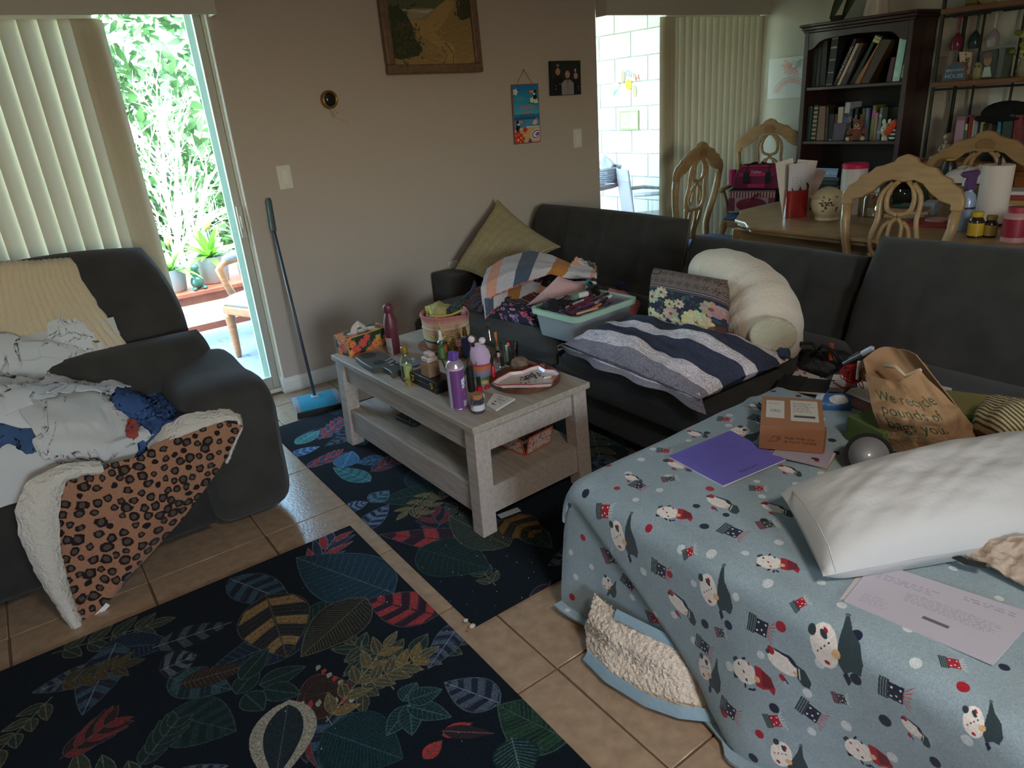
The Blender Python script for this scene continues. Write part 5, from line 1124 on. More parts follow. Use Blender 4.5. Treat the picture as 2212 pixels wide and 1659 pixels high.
# turned-up corner showing the sherpa lining, with its satin binding and tag
T_ = [(1290, 1268, .155), (1335, 1308, .150), (1400, 1340, .14), (1468, 1372, .13), (1528, 1418, .115)]; B_ = [(1274, 1395, .012), (1320, 1440, .012), (1400, 1488, .012), (1470, 1512, .014), (1548, 1520, .016)]
Lf = [(1274, 1395, .012), (1270, 1340, .05), (1276, 1322, .10), (1290, 1268, .155)]; Rt = [(1548, 1520, .016), (1546, 1470, .06), (1528, 1418, .115)]
P = coons(*[[at(a, b, z=c) for a, b, c in e] for e in (B_, T_, Lf, Rt)], 90, 60); U, V = np.meshgrid(lsp(0, 1, 90), lsp(0, 1, 60))
P = P+NA([-.035, -.028, .012])+NA([-.7, -.3, .7])*(.028*np.sin(pi*U)*np.sin(pi*V)+.006*np.sin(U*8+V*3))[..., None]
ob('sherpa_lining', fluffy(P, .0022, 7, .010), mt((232, 216, 196), .95, bump=(90, .8), sheen=.3, spec=.1), GB, smooth=1)
BIND = mt((134, 160, 172), .6, bump=(60, .2), sheen=.2)
def ribbon(pts, w, off, name='binding'):
    Q = curve(NA(pts), 60); t_ = np.gradient(Q, axis=0); t_ /= np.linalg.norm(t_, axis=1)[:, None]; n_ = NA([-.62, -.5, .6]); s_ = np.cross(t_, n_); s_ /= np.linalg.norm(s_, axis=1)[:, None]
    P = stk([Q-s_*w/2+n_*off, Q+n_*(off+.003), Q+s_*w/2+n_*off], 0); return ob(name, sheet(P, .003), BIND, GB, smooth=1)
SH_ = NA([-.04, -.032, .014])
ribbon([at(a, b, z=c)+SH_ for a, b, c in B_], .03, .010); ribbon([at(a, b, z=c)+SH_ for a, b, c in T_[1:]+[(1545, 1470, .06), (1550, 1520, .016)]], .026, .008)
hem = curve(NA([at(*p, z=.02) for p in ((1480, 1522), (1560, 1568), (1640, 1612), (1760, 1665))]), 30)
q = at(1436, 1497, z=.03); ob('care_label', MB().slab(q+NA([-.015, .0, 0]), q+NA([.025, -.02, 0]), q+NA([-.0, .045, .03]), .0015), mt((226, 224, 222), .6), GB)
# hem roll seen at the far corner
Q = curve(NA([at(1600, 885, z=.47), at(1622, 866, z=.475), at(1660, 860, z=.478), at(1700, 866, z=.478), at(1730, 880, z=.475)]), 30)
ob('binding', MB().tube(Q, .014, 10), BIND, GB, smooth=1)

# ------------------------------------------------------------------ cushions and things on the sectional
SZ = .447
def uvc(w, h, ppu, bgc): return Canvas(w, h, ppu, bgc)
# gingham cushion leaning in the corner on the sofa arm
cv = Canvas(.5, .5, 900, (208, 192, 154))
for i in range(42):
    x = i*.012; cv.rect(x, 0, x+.006, .5, (126, 108, 72), .7)
for i in range(42):
    x = i*.012; cv.rect(0, x, .5, x+.006, (126, 108, 72), .4)
cv.noise(.06)
T, Lc, Rc = at(1075, 430, y=3.88), NA([2.25, 3.80, .555]), at(1212, 533, y=3.52); Bc = NA([2.30, 3.44, .49])
one('gingham_cushion', 'small tan gingham cushion propped on its corner over the sofa arm', 'cushion', pillow4(Lc, Bc, Rc, T, .15, 30, 30, pinch=.10, wr=.008, seed=3), cv.mat(rough=.9, bump=(200, .3)), smooth=1)

# heap of the striped towel over darker cloths
HS = HField(1.7, 1.2, 2.95, 3.75, SZ)
def mound(name, label, cat, cx, cy, rx, ry, h, rz, m, wr=.03, seed=0, H=HS, p=.8, th=.004, n=46):
    u = lsp(-1, 1, n); U, V = np.meshgrid(u, u); r2 = np.clip(1-U**2*.95-V**2*.95, 0, 1); c, s = cos(rz), sin(rz)
    X = cx+U*rx*c-V*ry*s; Y = cy+U*rx*s+V*ry*c; Z = H(X, Y)+.004+h*r2**p+wr*r2**.5*np.abs(vnoise(U, V, seed, 4)); P = stk([X, Y, Z], -1); H.stamp(P)
    return one(name, label, cat, sheet(P, th), m, smooth=1)
cv = Canvas(.4, .3, 500, (40, 34, 44))
for i in range(30): cv.rect(i*.0135, 0, i*.0135+.009, .3, rch([(120, 60, 48), (70, 58, 56), (44, 40, 46), (150, 96, 70), (86, 74, 76)]))
mound('serape_blanket', 'folded dark striped blanket under the striped towel', 'blanket', 2.30, 3.12, .28, .36, .12, .2, cv.mat(rough=.95), .01, 4, p=.35)
cv = Canvas(.5, .4, 700, (34, 32, 46))
def flora(cv, n, w, h, cols, r0, r1, leafc):
    for _ in range(n*2): cv.ell((ru(0, w), ru(0, h)), .012, .005, rch(leafc), ru(0, 3))
    for _ in range(n):
        c = (ru(0, w), ru(0, h)); r = ru(r0, r1); col = rch(cols)
        for k in range(6): a = k*1.047; cv.ell((c[0]+r*.55*cos(a), c[1]+r*.55*sin(a)), r*.5, r*.36, col, a)
        cv.ell(c, r*.4, r*.4, tuple(int(q*.55) for q in col)); cv.ell(c, r*.2, r*.2, (60, 40, 60))
flora(cv, 26, .5, .4, [(214, 96, 130), (206, 150, 176), (150, 110, 170), (224, 130, 150)], .012, .03, [(120, 140, 150), (190, 190, 190), (90, 110, 130)])
cv.ell((.38, .12), .04, .036, (206, 62, 92)); cv.ell((.38, .12), .026, .022, (232, 100, 120)); cv.ell((.38, .12), .012, .012, (60, 30, 50)); cv.ell((.26, .16), .032, .028, (214, 150, 170)); cv.ell((.26, .16), .012, .011, (130, 80, 90))
FLO = cv.mat(rough=.85, bump=(150, .2))
a, b, c, d = at(1056, 683, z=.452), at(1160, 706, z=.452), at(1172, 664, z=.52), at(1062, 650, z=.50)
one('floral_pouch', 'navy pouch with pink flowers lying at the front of the sofa seat', 'pouch', pillow4(a, b, c, d, .07, 24, 24, pinch=.06, wr=.006, seed=2), FLO, smooth=1)
cv = Canvas(.4, .4, 500, (36, 32, 40)); flora(cv, 40, .4, .4, [(96, 84, 110), (120, 100, 120)], .006, .012, [(84, 84, 96)])
a, b, c, d = at(1150, 640, z=.56), at(1225, 585, z=.60), at(1290, 560, z=.64), at(1130, 590, z=.66)
mound('dark_floral_shirt', 'dark floral shirt tucked under the striped towel', 'clothing', 2.46, 3.02, .20, .18, .07, .5, cv.mat(rough=.9), .03, 8)
cv = Canvas(1.2, .8, 500, (206, 198, 200)); x = 0
seq = [((206, 198, 200), .07), ((228, 160, 132), .09), ((206, 198, 200), .12), ((78, 90, 108), .11), ((208, 200, 200), .13), ((188, 122, 54), .11), ((208, 202, 202), .16), ((224, 160, 140), .07), ((208, 200, 200), .1), ((78, 90, 108), .1), ((206, 198, 200), .2)]
for col, w in seq: cv.rect(x, 0, x+w, .8, col); x += w
for k in range(28): cv.rect(.02+k*.045, 0, .05+k*.045, .018, (230, 100, 96))
cv.rect(0, 0, .012, .8, (230, 100, 96)); cv.noise(.05); STW = cv.mat(rough=.95, bump=(220, .4), sheen=.15)
# the towel: laid loosely over the heap, ridge running along its length
def tw(px, py, z): return at(px, py, z=z)
P = coons([tw(1042, 662, .50), tw(1065, 640, .56), tw(1140, 608, .62), tw(1190, 592, .64), tw(1225, 602, .61), tw(1262, 603, .585)], [tw(1052, 580, .66), tw(1090, 556, .70), tw(1145, 541, .72), tw(1190, 550, .70), tw(1240, 572, .66), tw(1288, 578, .62)], [tw(1042, 662, .50), tw(1038, 620, .60), tw(1052, 580, .66)], [tw(1262, 603, .585), tw(1282, 596, .60), tw(1288, 578, .62)], 64, 34)
U, V = np.meshgrid(lsp(0, 1, 64), lsp(0, 1, 34)); P[..., 2] += .012*vnoise(U*2, V*1.4, 3, 3)*np.sin(pi*V); P[..., 2] = np.maximum(P[..., 2], HS(P[..., 0], P[..., 1])+.006)
TWL = thing('striped_towel', 'white blue and orange striped towel heaped in the sofa corner', 'towel', (0, 0, 0))
ob('cloth_body', sheet(P, .006, uvs=stk([U*.66+.02, V], -1)), STW, TWL, smooth=1)
P = coons([tw(1048, 690, .455), tw(1072, 664, .50), tw(1130, 655, .52), tw(1170, 640, .54)], [tw(1052, 612, .60), tw(1090, 600, .61), tw(1140, 592, .62), tw(1196, 590, .62)], [tw(1048, 690, .455), tw(1044, 650, .53), tw(1052, 612, .60)], [tw(1170, 640, .54), tw(1185, 615, .58), tw(1196, 590, .62)], 50, 34)
U, V = np.meshgrid(lsp(0, 1, 50), lsp(0, 1, 34)); P = P+NA([-.4, -.4, .5])*(.03*np.sin(pi*V)*np.exp(-((U-.15)/.18)**2)+.02*np.sin(pi*U)*np.sin(pi*V)+.006*vnoise(U*2, V*2, 4, 3))[..., None]
uvs = stk([.22+U*.5, V*.8], -1); ob('folded_end', sheet(P, .006, uvs=uvs), STW, TWL, smooth=1)
P = coons([tw(1252, 604, .575), tw(1290, 600, .57), tw(1288, 592, .58)], [tw(1222, 575, .66), tw(1252, 556, .68), tw(1284, 575, .64)], [tw(1252, 604, .575), tw(1235, 592, .61), tw(1222, 575, .66)], [tw(1288, 592, .58), tw(1290, 585, .6), tw(1284, 575, .64)], 26, 26)
P[..., 2] += .016*vnoise(lsp(0, 2.5, 26)[None, :], lsp(0, 2.5, 26)[:, None], 12, 3)
ob('crumpled_end', sheet(P, .008, uvs=stk(np.meshgrid(lsp(.0, .3, 26), lsp(0, 1, 26)), -1)), STW, TWL, smooth=1)
# pink cushion, cream pouch, salmon cloth, marker
a, b, c, d = at(1136, 660, z=.53), at(1266, 644, z=.54), at(1264, 614, z=.60), at(1206, 596, z=.67)
one('pink_cushion', 'small dusty pink cushion slumped behind the storage bin', 'cushion', pillow4(a, b, c, d, .10, 24, 24, pinch=.05, wr=.01, seed=6), mt((206, 164, 160), .9, bump=(120, .2), sheen=.2), smooth=1)
t = thing('zip_pouch', 'cream canvas zip pouch with handwritten lettering behind the bin', 'pouch', (0, 0, 0))
a, b, c, d = at(1222, 645, x=2.44), at(1286, 645, x=2.40), at(1288, 607, x=2.44), at(1224, 606, x=2.48)
cv = Canvas(.3, .16, 900, (214, 204, 180)); cv.text('ilo', (.20, .055), .07, (30, 28, 28), .1); ob('body', pillow4(a, b, c, d, .06, 22, 18, p=5, pinch=.02), cv.mat(rough=.9, bump=(200, .3)), t, smooth=1)
ob('zipper', MB().tube([d+NA([0, 0, .002]), (c+d)/2+NA([0, 0, .008]), c+NA([0, 0, .002])], .005, 6), mt((26, 26, 28), .5), t)
t = thing('marker_pen', 'black marker tube with a teal end leaning on the cream pouch', 'pen', (0, 0, 0)); p0, p1 = at(1292, 634, x=2.34), at(1271, 610, x=2.36); d_ = (p1-p0)/np.linalg.norm(p1-p0)
ob('barrel', MB().tube([p0, p1-d_*.012], .015, 12), mt((28, 32, 34), .4), t, smooth=1, auto=40); ob('end_cap', MB().tube([p1-d_*.012, p1+d_*.006], .0165, 12), mt((52, 140, 160), .4), t, smooth=1, auto=40)
a, b, c, d = at(1300, 665, z=.50), at(1372, 690, z=.455), at(1384, 652, z=.50), at(1316, 622, z=.58)
P = coons([a, (a+b)/2+NA([0, 0, .015]), b], [d, (c+d)/2+NA([0, 0, .02]), c], [a, d], [b, c], 30, 24); one('salmon_cloth', 'folded salmon pink cloth behind the right end of the bin', 'cloth', sheet(P, .03, 5, .006, 5), mt((196, 110, 110), .9, bump=(150, .3)), smooth=1)
one('navy_cloth', 'small navy cloth scrap on the sofa seat by the backrest', 'cloth', sheet(coons([at(1335, 640, x=2.72), at(1352, 632, x=2.70)], [at(1338, 610, x=2.76), at(1350, 604, x=2.77)], [at(1335, 640, x=2.72), at(1338, 610, x=2.76)], [at(1352, 632, x=2.70), at(1350, 604, x=2.77)], 12, 12), .006, 3, .008, 6), mt((46, 62, 96), .9), smooth=1)

# storage bin with its mint rim, full of pens
BNO = NA([2.185, 2.50, SZ]); BRZ = R(4); bx, by, bh = .205, .150, .135
t = thing('storage_bin', 'clear plastic storage bin with mint rim full of pens on the sofa', 'bin', BNO, BRZ)
def rr(hx, hy, r, n=5):
    o = []
    for cx, cy, a0 in ((hx-r, hy-r, 0), (-hx+r, hy-r, 90), (-hx+r, -hy+r, 180), (hx-r, -hy+r, 270)):
        for k in range(n+1): a = R(a0+90*k/n); o.append((cx+r*cos(a), cy+r*sin(a)))
    return o
def shellbox(o0, o1, z0, z1, th, floor=True):
    b = MB(); n = len(o0); q = lambda o, z, s: [(x*s[0], y*s[1], z) for x, y in o]
    s = (1-th/abs(o1[0][0]), 1-th/abs(o1[0][0])); V = q(o0, z0, (1, 1))+q(o1, z1, (1, 1))+q(o1, z1, s)+q(o0, z0+th, s); f = []
    for k in range(3): f += [(k*n+i, k*n+(i+1) % n, (k+1)*n+(i+1) % n, (k+1)*n+i) for i in range(n)]
    if floor: f += [list(range(n))[::-1], [3*n+i for i in range(n)]]
    else: f += [(3*n+i, 3*n+(i+1) % n, (i+1) % n, i) for i in range(n)]
    return b.add(V, f)
ob('bin_body', shellbox(rr(bx*.90, by*.88, .03), rr(bx, by, .035), 0, bh, .003), frosted((190, 194, 200), .62), t, smooth=1, auto=40)
ob('rim', shellbox(rr(bx+.012, by+.012, .04), rr(bx+.014, by+.014, .04), bh-.022, bh+.004, .016, False), mt((170, 200, 176), .4), t, smooth=1, auto=40)
cv = Canvas(.3, .3, 500, (120, 120, 132))
for _ in range(70): cv.rect(x0 := ru(0, .3), y0 := ru(0, .3), x0+ru(.02, .1), y0+ru(.01, .05), rch([(60, 60, 72), (120, 118, 126), (160, 160, 170), (110, 92, 130), (150, 84, 110), (40, 40, 46), (190, 186, 190)]))
u = lsp(-1, 1, 20); U, V = np.meshgrid(u, u)
ob('packed_contents', MB().box((0, 0, .058), (bx*1.72, by*1.66, .10)).grid(stk([U*bx*.86, V*by*.83, .112+.008*vnoise(U, V, 3, 3)], -1)), cv.mat(rough=.6), t)
PENC = [((110, 30, 50), (210, 206, 206)), ((150, 40, 60), (226, 220, 220)), ((96, 40, 50), (96, 40, 50)), ((206, 200, 204), (120, 50, 100)), ((28, 28, 30), (210, 120, 50)), ((230, 226, 222), (60, 40, 46)), ((90, 40, 100), (206, 200, 204)), ((60, 34, 40), (120, 60, 70)), ((26, 26, 28), (26, 26, 28)), ((200, 150, 110), (210, 160, 130)), ((120, 40, 56), (140, 60, 80)), ((206, 60, 100), (206, 60, 100))]
PN = ['maroon and white marker', 'red capped white marker', 'dark wine marker', 'white pen with purple end', 'black and orange pen', 'white marker with brown cap', 'purple and white pen', 'brown liner pen', 'black pen', 'rose gold pen', 'wine red pencil', 'hot pink pen']
PP = ['near the left rim', 'across the middle', 'at the left side', 'just in front of the middle', 'along the front rim', 'at the front right', 'beside the orange pen', 'at the right end', 'at the far right corner', 'at the front left corner', 'under the white markers', 'at the back rim']
g = np.random.default_rng(8); spots = [(-.10, .02, 12), (.0, .02, 8), (-.08, -.03, 4), (.0, -.05, -3), (.0, -.10, 14), (.08, -.07, 16), (.03, -.08, 20), (.12, .0, 5), (.13, .06, 18), (-.09, -.11, -6), (-.02, -.02, 2), (.06, .11, -10)]
rw_ = rotz(BRZ)
for k, ((c1, c2), nm, pl, (x, y, a)) in enumerate(zip(PENC, PN, PP, spots)):
    t2 = thing('pen', f'{nm} on the bin {pl}', 'pen', tuple(BNO+rw_ @ NA([x, y, .136+.006*(k % 3)])), BRZ+R(a-90+90), 'pens in the storage bin')
    l = .062; ob('barrel', MB().tube([(-l, 0, 0), (l*.3, 0, 0)], .0058, 8), mt(c2, .4), t2, smooth=1, auto=40); ob('pen_cap', MB().tube([(l*.3, 0, 0), (l*.95, 0, 0), (l, 0, 0)], [.0066, .0066, .003], 8), mt(c1, .35), t2, smooth=1, auto=40)
t2 = thing('cosmetic_tube', 'white and green labelled tube lying on the pens in the bin', 'tube', tuple(BNO+rw_ @ NA([.03, .055, .158])), BRZ+R(-8))
ob('tube_body', MB().tube([(-.05, 0, 0), (.045, 0, 0)], .014, 12), mt((220, 216, 216), .4), t2, smooth=1, auto=40); ob('label_band', MB().tube([(-.05, 0, 0), (-.015, 0, 0)], .0146, 12), mt((106, 140, 112), .4), t2, smooth=1, auto=40); ob('tube_cap', MB().tube([(.045, 0, 0), (.065, 0, 0)], .012, 12), mt((96, 30, 48), .4), t2, smooth=1, auto=40)
u = lsp(-1, 1, 24); U, V = np.meshgrid(u, u)
one('black_glove', 'crumpled black cloth at the left end of the bin', 'cloth', sheet(stk([U*.06, V*.055, .012*vnoise(U, V, 4, 3)+.02*(1-U**2)*(1-V**2)], -1), .008).xf(rotz(.5), BNO+rw_ @ NA([-.13, .06, .15])), mt((24, 24, 26), .9), smooth=1)
t2 = thing('makeup_brush', 'makeup brush with brown bristles at the back of the bin', 'brush', tuple(BNO+rw_ @ NA([-.05, .09, .158])), BRZ+R(20))
ob('handle', MB().tube([(-.06, 0, 0), (.04, 0, 0)], .005, 8), mt((30, 30, 30), .4), t2); ob('ferrule', MB().tube([(-.075, 0, 0), (-.058, 0, 0)], .008, 10), mt((180, 180, 180), .3, .9), t2); ob('brush_head', MB().tube([(-.11, 0, 0), (-.09, 0, 0), (-.074, 0, 0)], [.008, .014, .009], 10), mt((110, 60, 44), .9), t2, smooth=1)
# paddle sticking up behind
one('black_case', 'slim black case lying at the right end of the bin', 'case', MB().box(BNO+rw_ @ NA([.14, .08, .165]), (.10, .03, .02), 0, rotz(BRZ+.35)), mt((26, 26, 28), .5), bevel=.004)

# curved cream body pillow, tapestry cushion, navy striped pillow
pth = NA([at(1495, 588, x=2.60), at(1550, 588, x=2.63), at(1615, 628, x=2.60), at(1652, 700, x=2.50), at(1660, 765, x=2.40), at(1600, 760, x=2.52), at(1440, 690, x=2.60)])
s = lsp(0, len(pth)-1, 46); Q = stk([np.interp(s, range(len(pth)), pth[:, k]) for k in range(3)], 1)
for _ in range(14): Q[1:-1] = (Q[:-2]+2*Q[1:-1]+Q[2:])/4
rad = np.interp(s, [0, .25, 1, 2, 3, 4, 5, 5.6, 6], [.05, .09, .125, .155, .165, .13, .11, .10, .05])
b = MB(); b.tube(Q, rad, 26); V = np.concatenate(b.v); cc = Q.repeat(26, 0); V = V+(V-cc)*(.05*np.sin(np.arange(len(V))//26*1.9)[:, None]*.5+.04*vnoise(V[:, 1]*3, V[:, 2]*3, 4, 2)[:, None]); V[:, 2] = np.maximum(V[:, 2], SZ+.004); b.v = [V]
WP = thing('body_pillow', 'large curved cream body pillow propped against the sofa back', 'pillow', (0, 0, 0))
ob('stuffed_body', b, mt((226, 210, 188), .95, bump=(60, .3), sheen=.25, spec=.1), WP, smooth=1, sub=1)
c = NA([2.30, 1.60, .70]); n_ = NA([-.75, -.45, .5]); n_ /= np.linalg.norm(n_)
ob('sherpa_patch', MB().ell((0, 0, 0), (.09, .075, .012), 22, 10).xf(frame(n_), at(1672, 735, x=2.40)+n_*.10), mt((214, 204, 172), .95, bump=(90, 1.0)), WP, smooth=1)
cv = Canvas(.45, .45, 1100, (52, 52, 66))
cv.rect(0, .29, .45, .45, (126, 108, 100)); cv.rect(0, .275, .45, .285, (150, 130, 124)); cv.rect(0, .262, .45, .268, (118, 100, 100))
for i in range(9):
    for j in range(2):
        c0_ = (.03+i*.05, .33+j*.07)
        for k in range(6): a = k*1.047+i; cv.line([(c0_[0]+.008*cos(a+.3*q), c0_[1]+.008*sin(a+.3*q)+q*.0) for q in range(4)], .004, (66, 50, 54)); cv.ell((c0_[0]+.018*cos(a), c0_[1]+.02*sin(a)), .005, .003, (70, 54, 58), a)
cv.ell((.06, .40), .045, .028, (74, 56, 60)); cv.ell((.06, .40), .034, .018, (126, 108, 100))
for _ in range(90): cv.ell((ru(0, .45), ru(0, .25)), ru(.008, .024), ru(.005, .012), rch([(66, 82, 92), (84, 100, 104), (70, 84, 74), (48, 46, 62)]), ru(0, 3))
def petalf(c, r, n, col, mid, w=.3):
    for k in range(n): a = k*6.283/n+.2; cv.ell((c[0]+r*.6*cos(a), c[1]+r*.6*sin(a)), r*.45, r*w*.5, tuple(int(min(255, q*ru(.88, 1.1))) for q in col), a)
    cv.ell(c, r*.24, r*.24, mid)
for c0_, r, n, col, mid in (((.06, .19), .05, 9, (222, 208, 170), (110, 84, 56)), ((.125, .235), .042, 9, (220, 198, 168), (130, 70, 80)), ((.18, .16), .035, 9, (214, 196, 160), (120, 84, 70)), ((.24, .175), .032, 8, (220, 200, 164), (120, 84, 70)), ((.34, .07), .085, 14, (226, 206, 160), (150, 110, 64)), ((.05, .06), .05, 9, (226, 212, 172), (140, 104, 70)), ((.115, .035), .04, 8, (222, 206, 160), (140, 104, 70)), ((.41, .19), .055, 10, (190, 160, 150), (130, 90, 90)), ((.19, .09), .05, 10, (206, 176, 160), (150, 96, 90)), ((.22, .03), .04, 8, (222, 204, 164), (130, 84, 66))): petalf(c0_, r, n, col, mid, .55)
for k in range(30): a = k*.9; cv.ell((.34+.03*cos(a), .07+.026*sin(a)), .02, .008, rch([(232, 214, 172), (206, 180, 130), (226, 206, 160)]), a)
cv.poly([(.37, 0), (.45, 0), (.45, .1), (.40, .06)], (104, 58, 50), .8); cv.noise(.10)
a, b_, c_, d_ = at(1404, 697, x=2.30), at(1568, 740, x=2.22), at(1572, 605, x=2.40), at(1414, 578, x=2.46)
one('tapestry_cushion', 'square tapestry cushion with flowers leaning on the cream body pillow', 'cushion', pillow4(a, b_, c_, d_, .13, 30, 30, p=5, pinch=.02, wr=.003, seed=3), cv.mat(rough=.9, bump=(260, .5)), smooth=1)
cv = Canvas(.55, .8, 700, (64, 68, 84)); NV, PL, GRY2 = (58, 62, 80), (222, 210, 210), (140, 132, 140)
x = 0
for col, w in ((GRY2, .055), (PL, .085), (NV, .135), (PL, .075), (NV, .13), (PL, .05), (NV, .03)): cv.rect(x, 0, x+w, .8, col); x += w
for _ in range(1400): cv.line([(x0 := ru(0, .55), y0 := ru(0, .8)), (x0+ru(-.01, .01), y0+ru(.005, .03))], .002, rch([(90, 96, 116), (46, 50, 66)]), .35)
cv.noise(.08); NVM = cv.mat(rough=.9, bump=(90, .3))
q00, q10, q11, q01 = at(1217, 742, z=.50), at(1512, 862, z=.47), at(1712, 770, z=.53), at(1370, 688, z=.52)
# u runs across the stripes (front edge to back), v along the pillow
NP = thing('striped_pillow', 'navy and pale striped pillow lying flat on the sofa seat', 'pillow', (0, 0, 0))
b = pillow4(q10, q11, q01, q00, .155, 44, 50, p=3.2, pinch=.02, wr=.020, seed=14)
V = np.concatenate(b.v); V[:, 2] = np.maximum(V[:, 2], SZ+.003); b.v = [V]; V[:, 2] += .012*vnoise(V[:, 0]*3.2, V[:, 1]*2.6, 5, 3)*(V[:, 2] > .50); b.v = [V]; ob('pillow_body', b, NVM, NP, smooth=1)
fl = [at(1216, 742, z=.49), at(1300, 775, z=.475), at(1400, 815, z=.47), at(1500, 850, z=.47), at(1518, 845, z=.49)]; lo = [at(1222, 752, z=.452), at(1290, 790, z=.45), at(1370, 820, z=.45), at(1440, 845, z=.445), at(1532, 893, z=.41)]
P = coons(lo, fl, [lo[0], fl[0]], [lo[-1], fl[-1]], 50, 10); P[:, :, 0] -= .012*np.sin(lsp(0, 22, 50))[None, :]*lsp(1, .2, 10)[:, None]; P[..., 0] -= .015
ob('open_flange', sheet(P, .004, uvs=stk([np.meshgrid(lsp(0, 1, 50), lsp(.0, .12, 10))[1]*1.0, np.meshgrid(lsp(0, 1, 50), lsp(0, .12, 10))[0]], -1)), NVM, NP, smooth=1)
ob('drawcord', MB().tube([at(1216, 742, z=.485), at(1204, 748, z=.46), at(1206, 756, z=.455), at(1220, 752, z=.455)], .0018, 6), mt((190, 188, 184), .7), NP)
one('navy_pillowcase_end', 'dark navy fabric end tucked beside the striped pillow', 'pillow', pillow4(at(1680, 778, x=2.28), at(1706, 772, x=2.24), at(1704, 752, x=2.27), at(1684, 750, x=2.31), .03, 14, 14), mt((52, 56, 74), .9), smooth=1)

# ------------------------------------------------------------------ things at the junction of seat and chaise
BZ_ = .476
def at_z(p, z): return at(p[0], p[1], z=z)
def quadthing(name, label, cat, pts, z, th, m, ms=None, **k):
    a, b, c, d = [at_z(p, z) for p in pts]
    v = [a, b, c, d]; n = NA([0, 0, th]); mb = MB(); vv = v+[q+n for q in v]
    cr = np.cross(b-a, d-a)[2]; order = [(3,2,1,0),(4,5,6,7),(0,1,5,4),(1,2,6,5),(2,3,7,6),(3,0,4,7)]
    if cr < 0: order = [q[::-1] for q in order]
    mb.add(vv, order, [0 if ms is None else 1, 0]+[0 if ms is None else 1]*4, [(0, 0), (1, 0), (1, 1), (0, 1)]*2)
    return one(name, label, cat, mb, [m] if ms is None else [m, ms], **k)
BLK = mt((26, 26, 26), .6)
t = thing('black_handbag', 'small soft black handbag lying open against the sofa back', 'bag', (0, 0, 0))
hb = at(1782, 790, x=2.55); ob('bag_body', cushion(.24, .16, .14, 20, 20, 3, .1, .02, 3).xf(rotz(R(-70)) @ rotx(R(20)), hb+NA([0, 0, -.015])), mt((24, 24, 25), .6, bump=(30, .4)), t, smooth=1)
for k in (-1, 1): ob('strap', MB().tube([hb+NA([-.06, .10*k, .05]), hb+NA([-.07, .07*k, .10]), hb+NA([-.07, .02*k, .11]), hb+NA([-.06, -.03*k, .05])], .007, 8), BLK, t, smooth=1)
p = at(1797, 752, x=2.50); one('orange_lighter', 'orange lighter standing up in the open black handbag', 'lighter', MB().tube([p+NA([0, 0, -.05]), p+NA([.0, .004, .02])], .010, 10, flat=.6), mt((176, 84, 50), .35), smooth=1, auto=40)
t = thing('tyre_gauge', 'grey stylus with a silver clip lying against the black handbag', 'pen', (0, 0, 0)); p0, p1 = at(1822, 786, x=2.42), at(1888, 750, x=2.44); d_ = p1-p0
ob('barrel', MB().tube([p0, p0+d_*.6], .008, 10), mt((120, 120, 128), .35, .5), t, smooth=1, auto=40); ob('pen_tip', MB().tube([p0+d_*.6, p0+d_*.62, p0+d_*.95, p1], [.008, .011, .010, .004], 10), mt((186, 184, 190), .3, .3), t, smooth=1, auto=40); ob('pocket_clip', MB().tube([p0+d_*.15+NA([0, 0, .012]), p0+d_*.5+NA([0, 0, .014])], .003, 6), mt((150, 150, 150), .3, .9), t)
cv = Canvas(.3, .22, 500, (216, 204, 198))
for _ in range(10): cv.ell((ru(.0, .3), ru(0, .22)), .016, .012, (160, 50, 60), ru(0, 3)); 
quadthing('printed_envelope', 'white envelope with a red flower print behind the black notebook', 'envelope', ((1700, 826), (1800, 840), (1790, 822), (1722, 798)), .452, .003, cv.mat())
t = thing('black_notebook', 'open black notebook face down beside the chaise blanket', 'notebook', (0, 0, 0))
a, b, c, d = at(1672, 838, z=.458), at(1724, 845, z=.458), at(1744, 818, z=.49), at(1694, 810, z=.475); e, f = at(1784, 850, z=.458), at(1800, 822, z=.47)
for nm, q in (('cover', (a, b, c, d)), ('cover', (b, e, f, c))): ob(nm, MB().slab(q[0], q[1], q[3], .004), BLK, t)
ob('page_block', MB().slab(a+NA([.005, -.004, -.008]), b+NA([0, -.004, -.008]), d+NA([.004, -.006, -.010]), .006), mt((206, 178, 136), .8), t); ob('page_block', MB().slab(b+NA([.005, -.004, -.008]), e+NA([-.004, -.004, -.008]), c+NA([.004, -.006, -.010]), .006), mt((200, 188, 160), .8), t)
t = thing('spiral_notepad', 'small white spiral notepad with an orange binding beside the red yarn', 'notepad', (0, 0, 0))
a, b, d = at(1790, 846, z=.47), at(1822, 848, z=.47), at(1800, 818, z=.475); ob('page_block', MB().slab(a, b, d, .018), mt((220, 210, 204), .8), t); ob('spiral', MB().tube([b+NA([0, 0, .01]), b+(d-a)+NA([0, 0, .01])], .006, 8), mt((176, 130, 60), .4), t)
cv = Canvas(.2, .2, 400, (214, 208, 204)); cv.scrib(.02, .02, .18, .18, 9, (150, 146, 150), .6)
quadthing('paper_sheet', 'white printed sheet under the paper bag on the sofa seat', 'paper', ((1826, 850), (1900, 878), (1905, 835), (1868, 818)), .455, .003, cv.mat())
quadthing('paper_sheet', 'white sheet sticking out behind the paper bag', 'paper', ((1990, 845), (2050, 885), (2056, 840), (2010, 830)), .47, .003, cv.mat())
quadthing('brown_folder', 'reddish brown folder under the white sheets by the paper bag', 'folder', ((1806, 862), (1890, 900), (1900, 872), (1830, 846)), .45, .003, mt((120, 70, 58), .7))
t = thing('tissue_packet', 'blue and white soft tissue packet behind the cardboard box', 'packet', (0, 0, 0)); cv = Canvas(.2, .15, 600, (206, 212, 216)); cv.rect(.05, 0, .2, .15, (60, 110, 170)); cv.ell((.13, .06), .05, .04, (222, 222, 222)); cv.ell((.14, .06), .03, .03, (236, 236, 232))
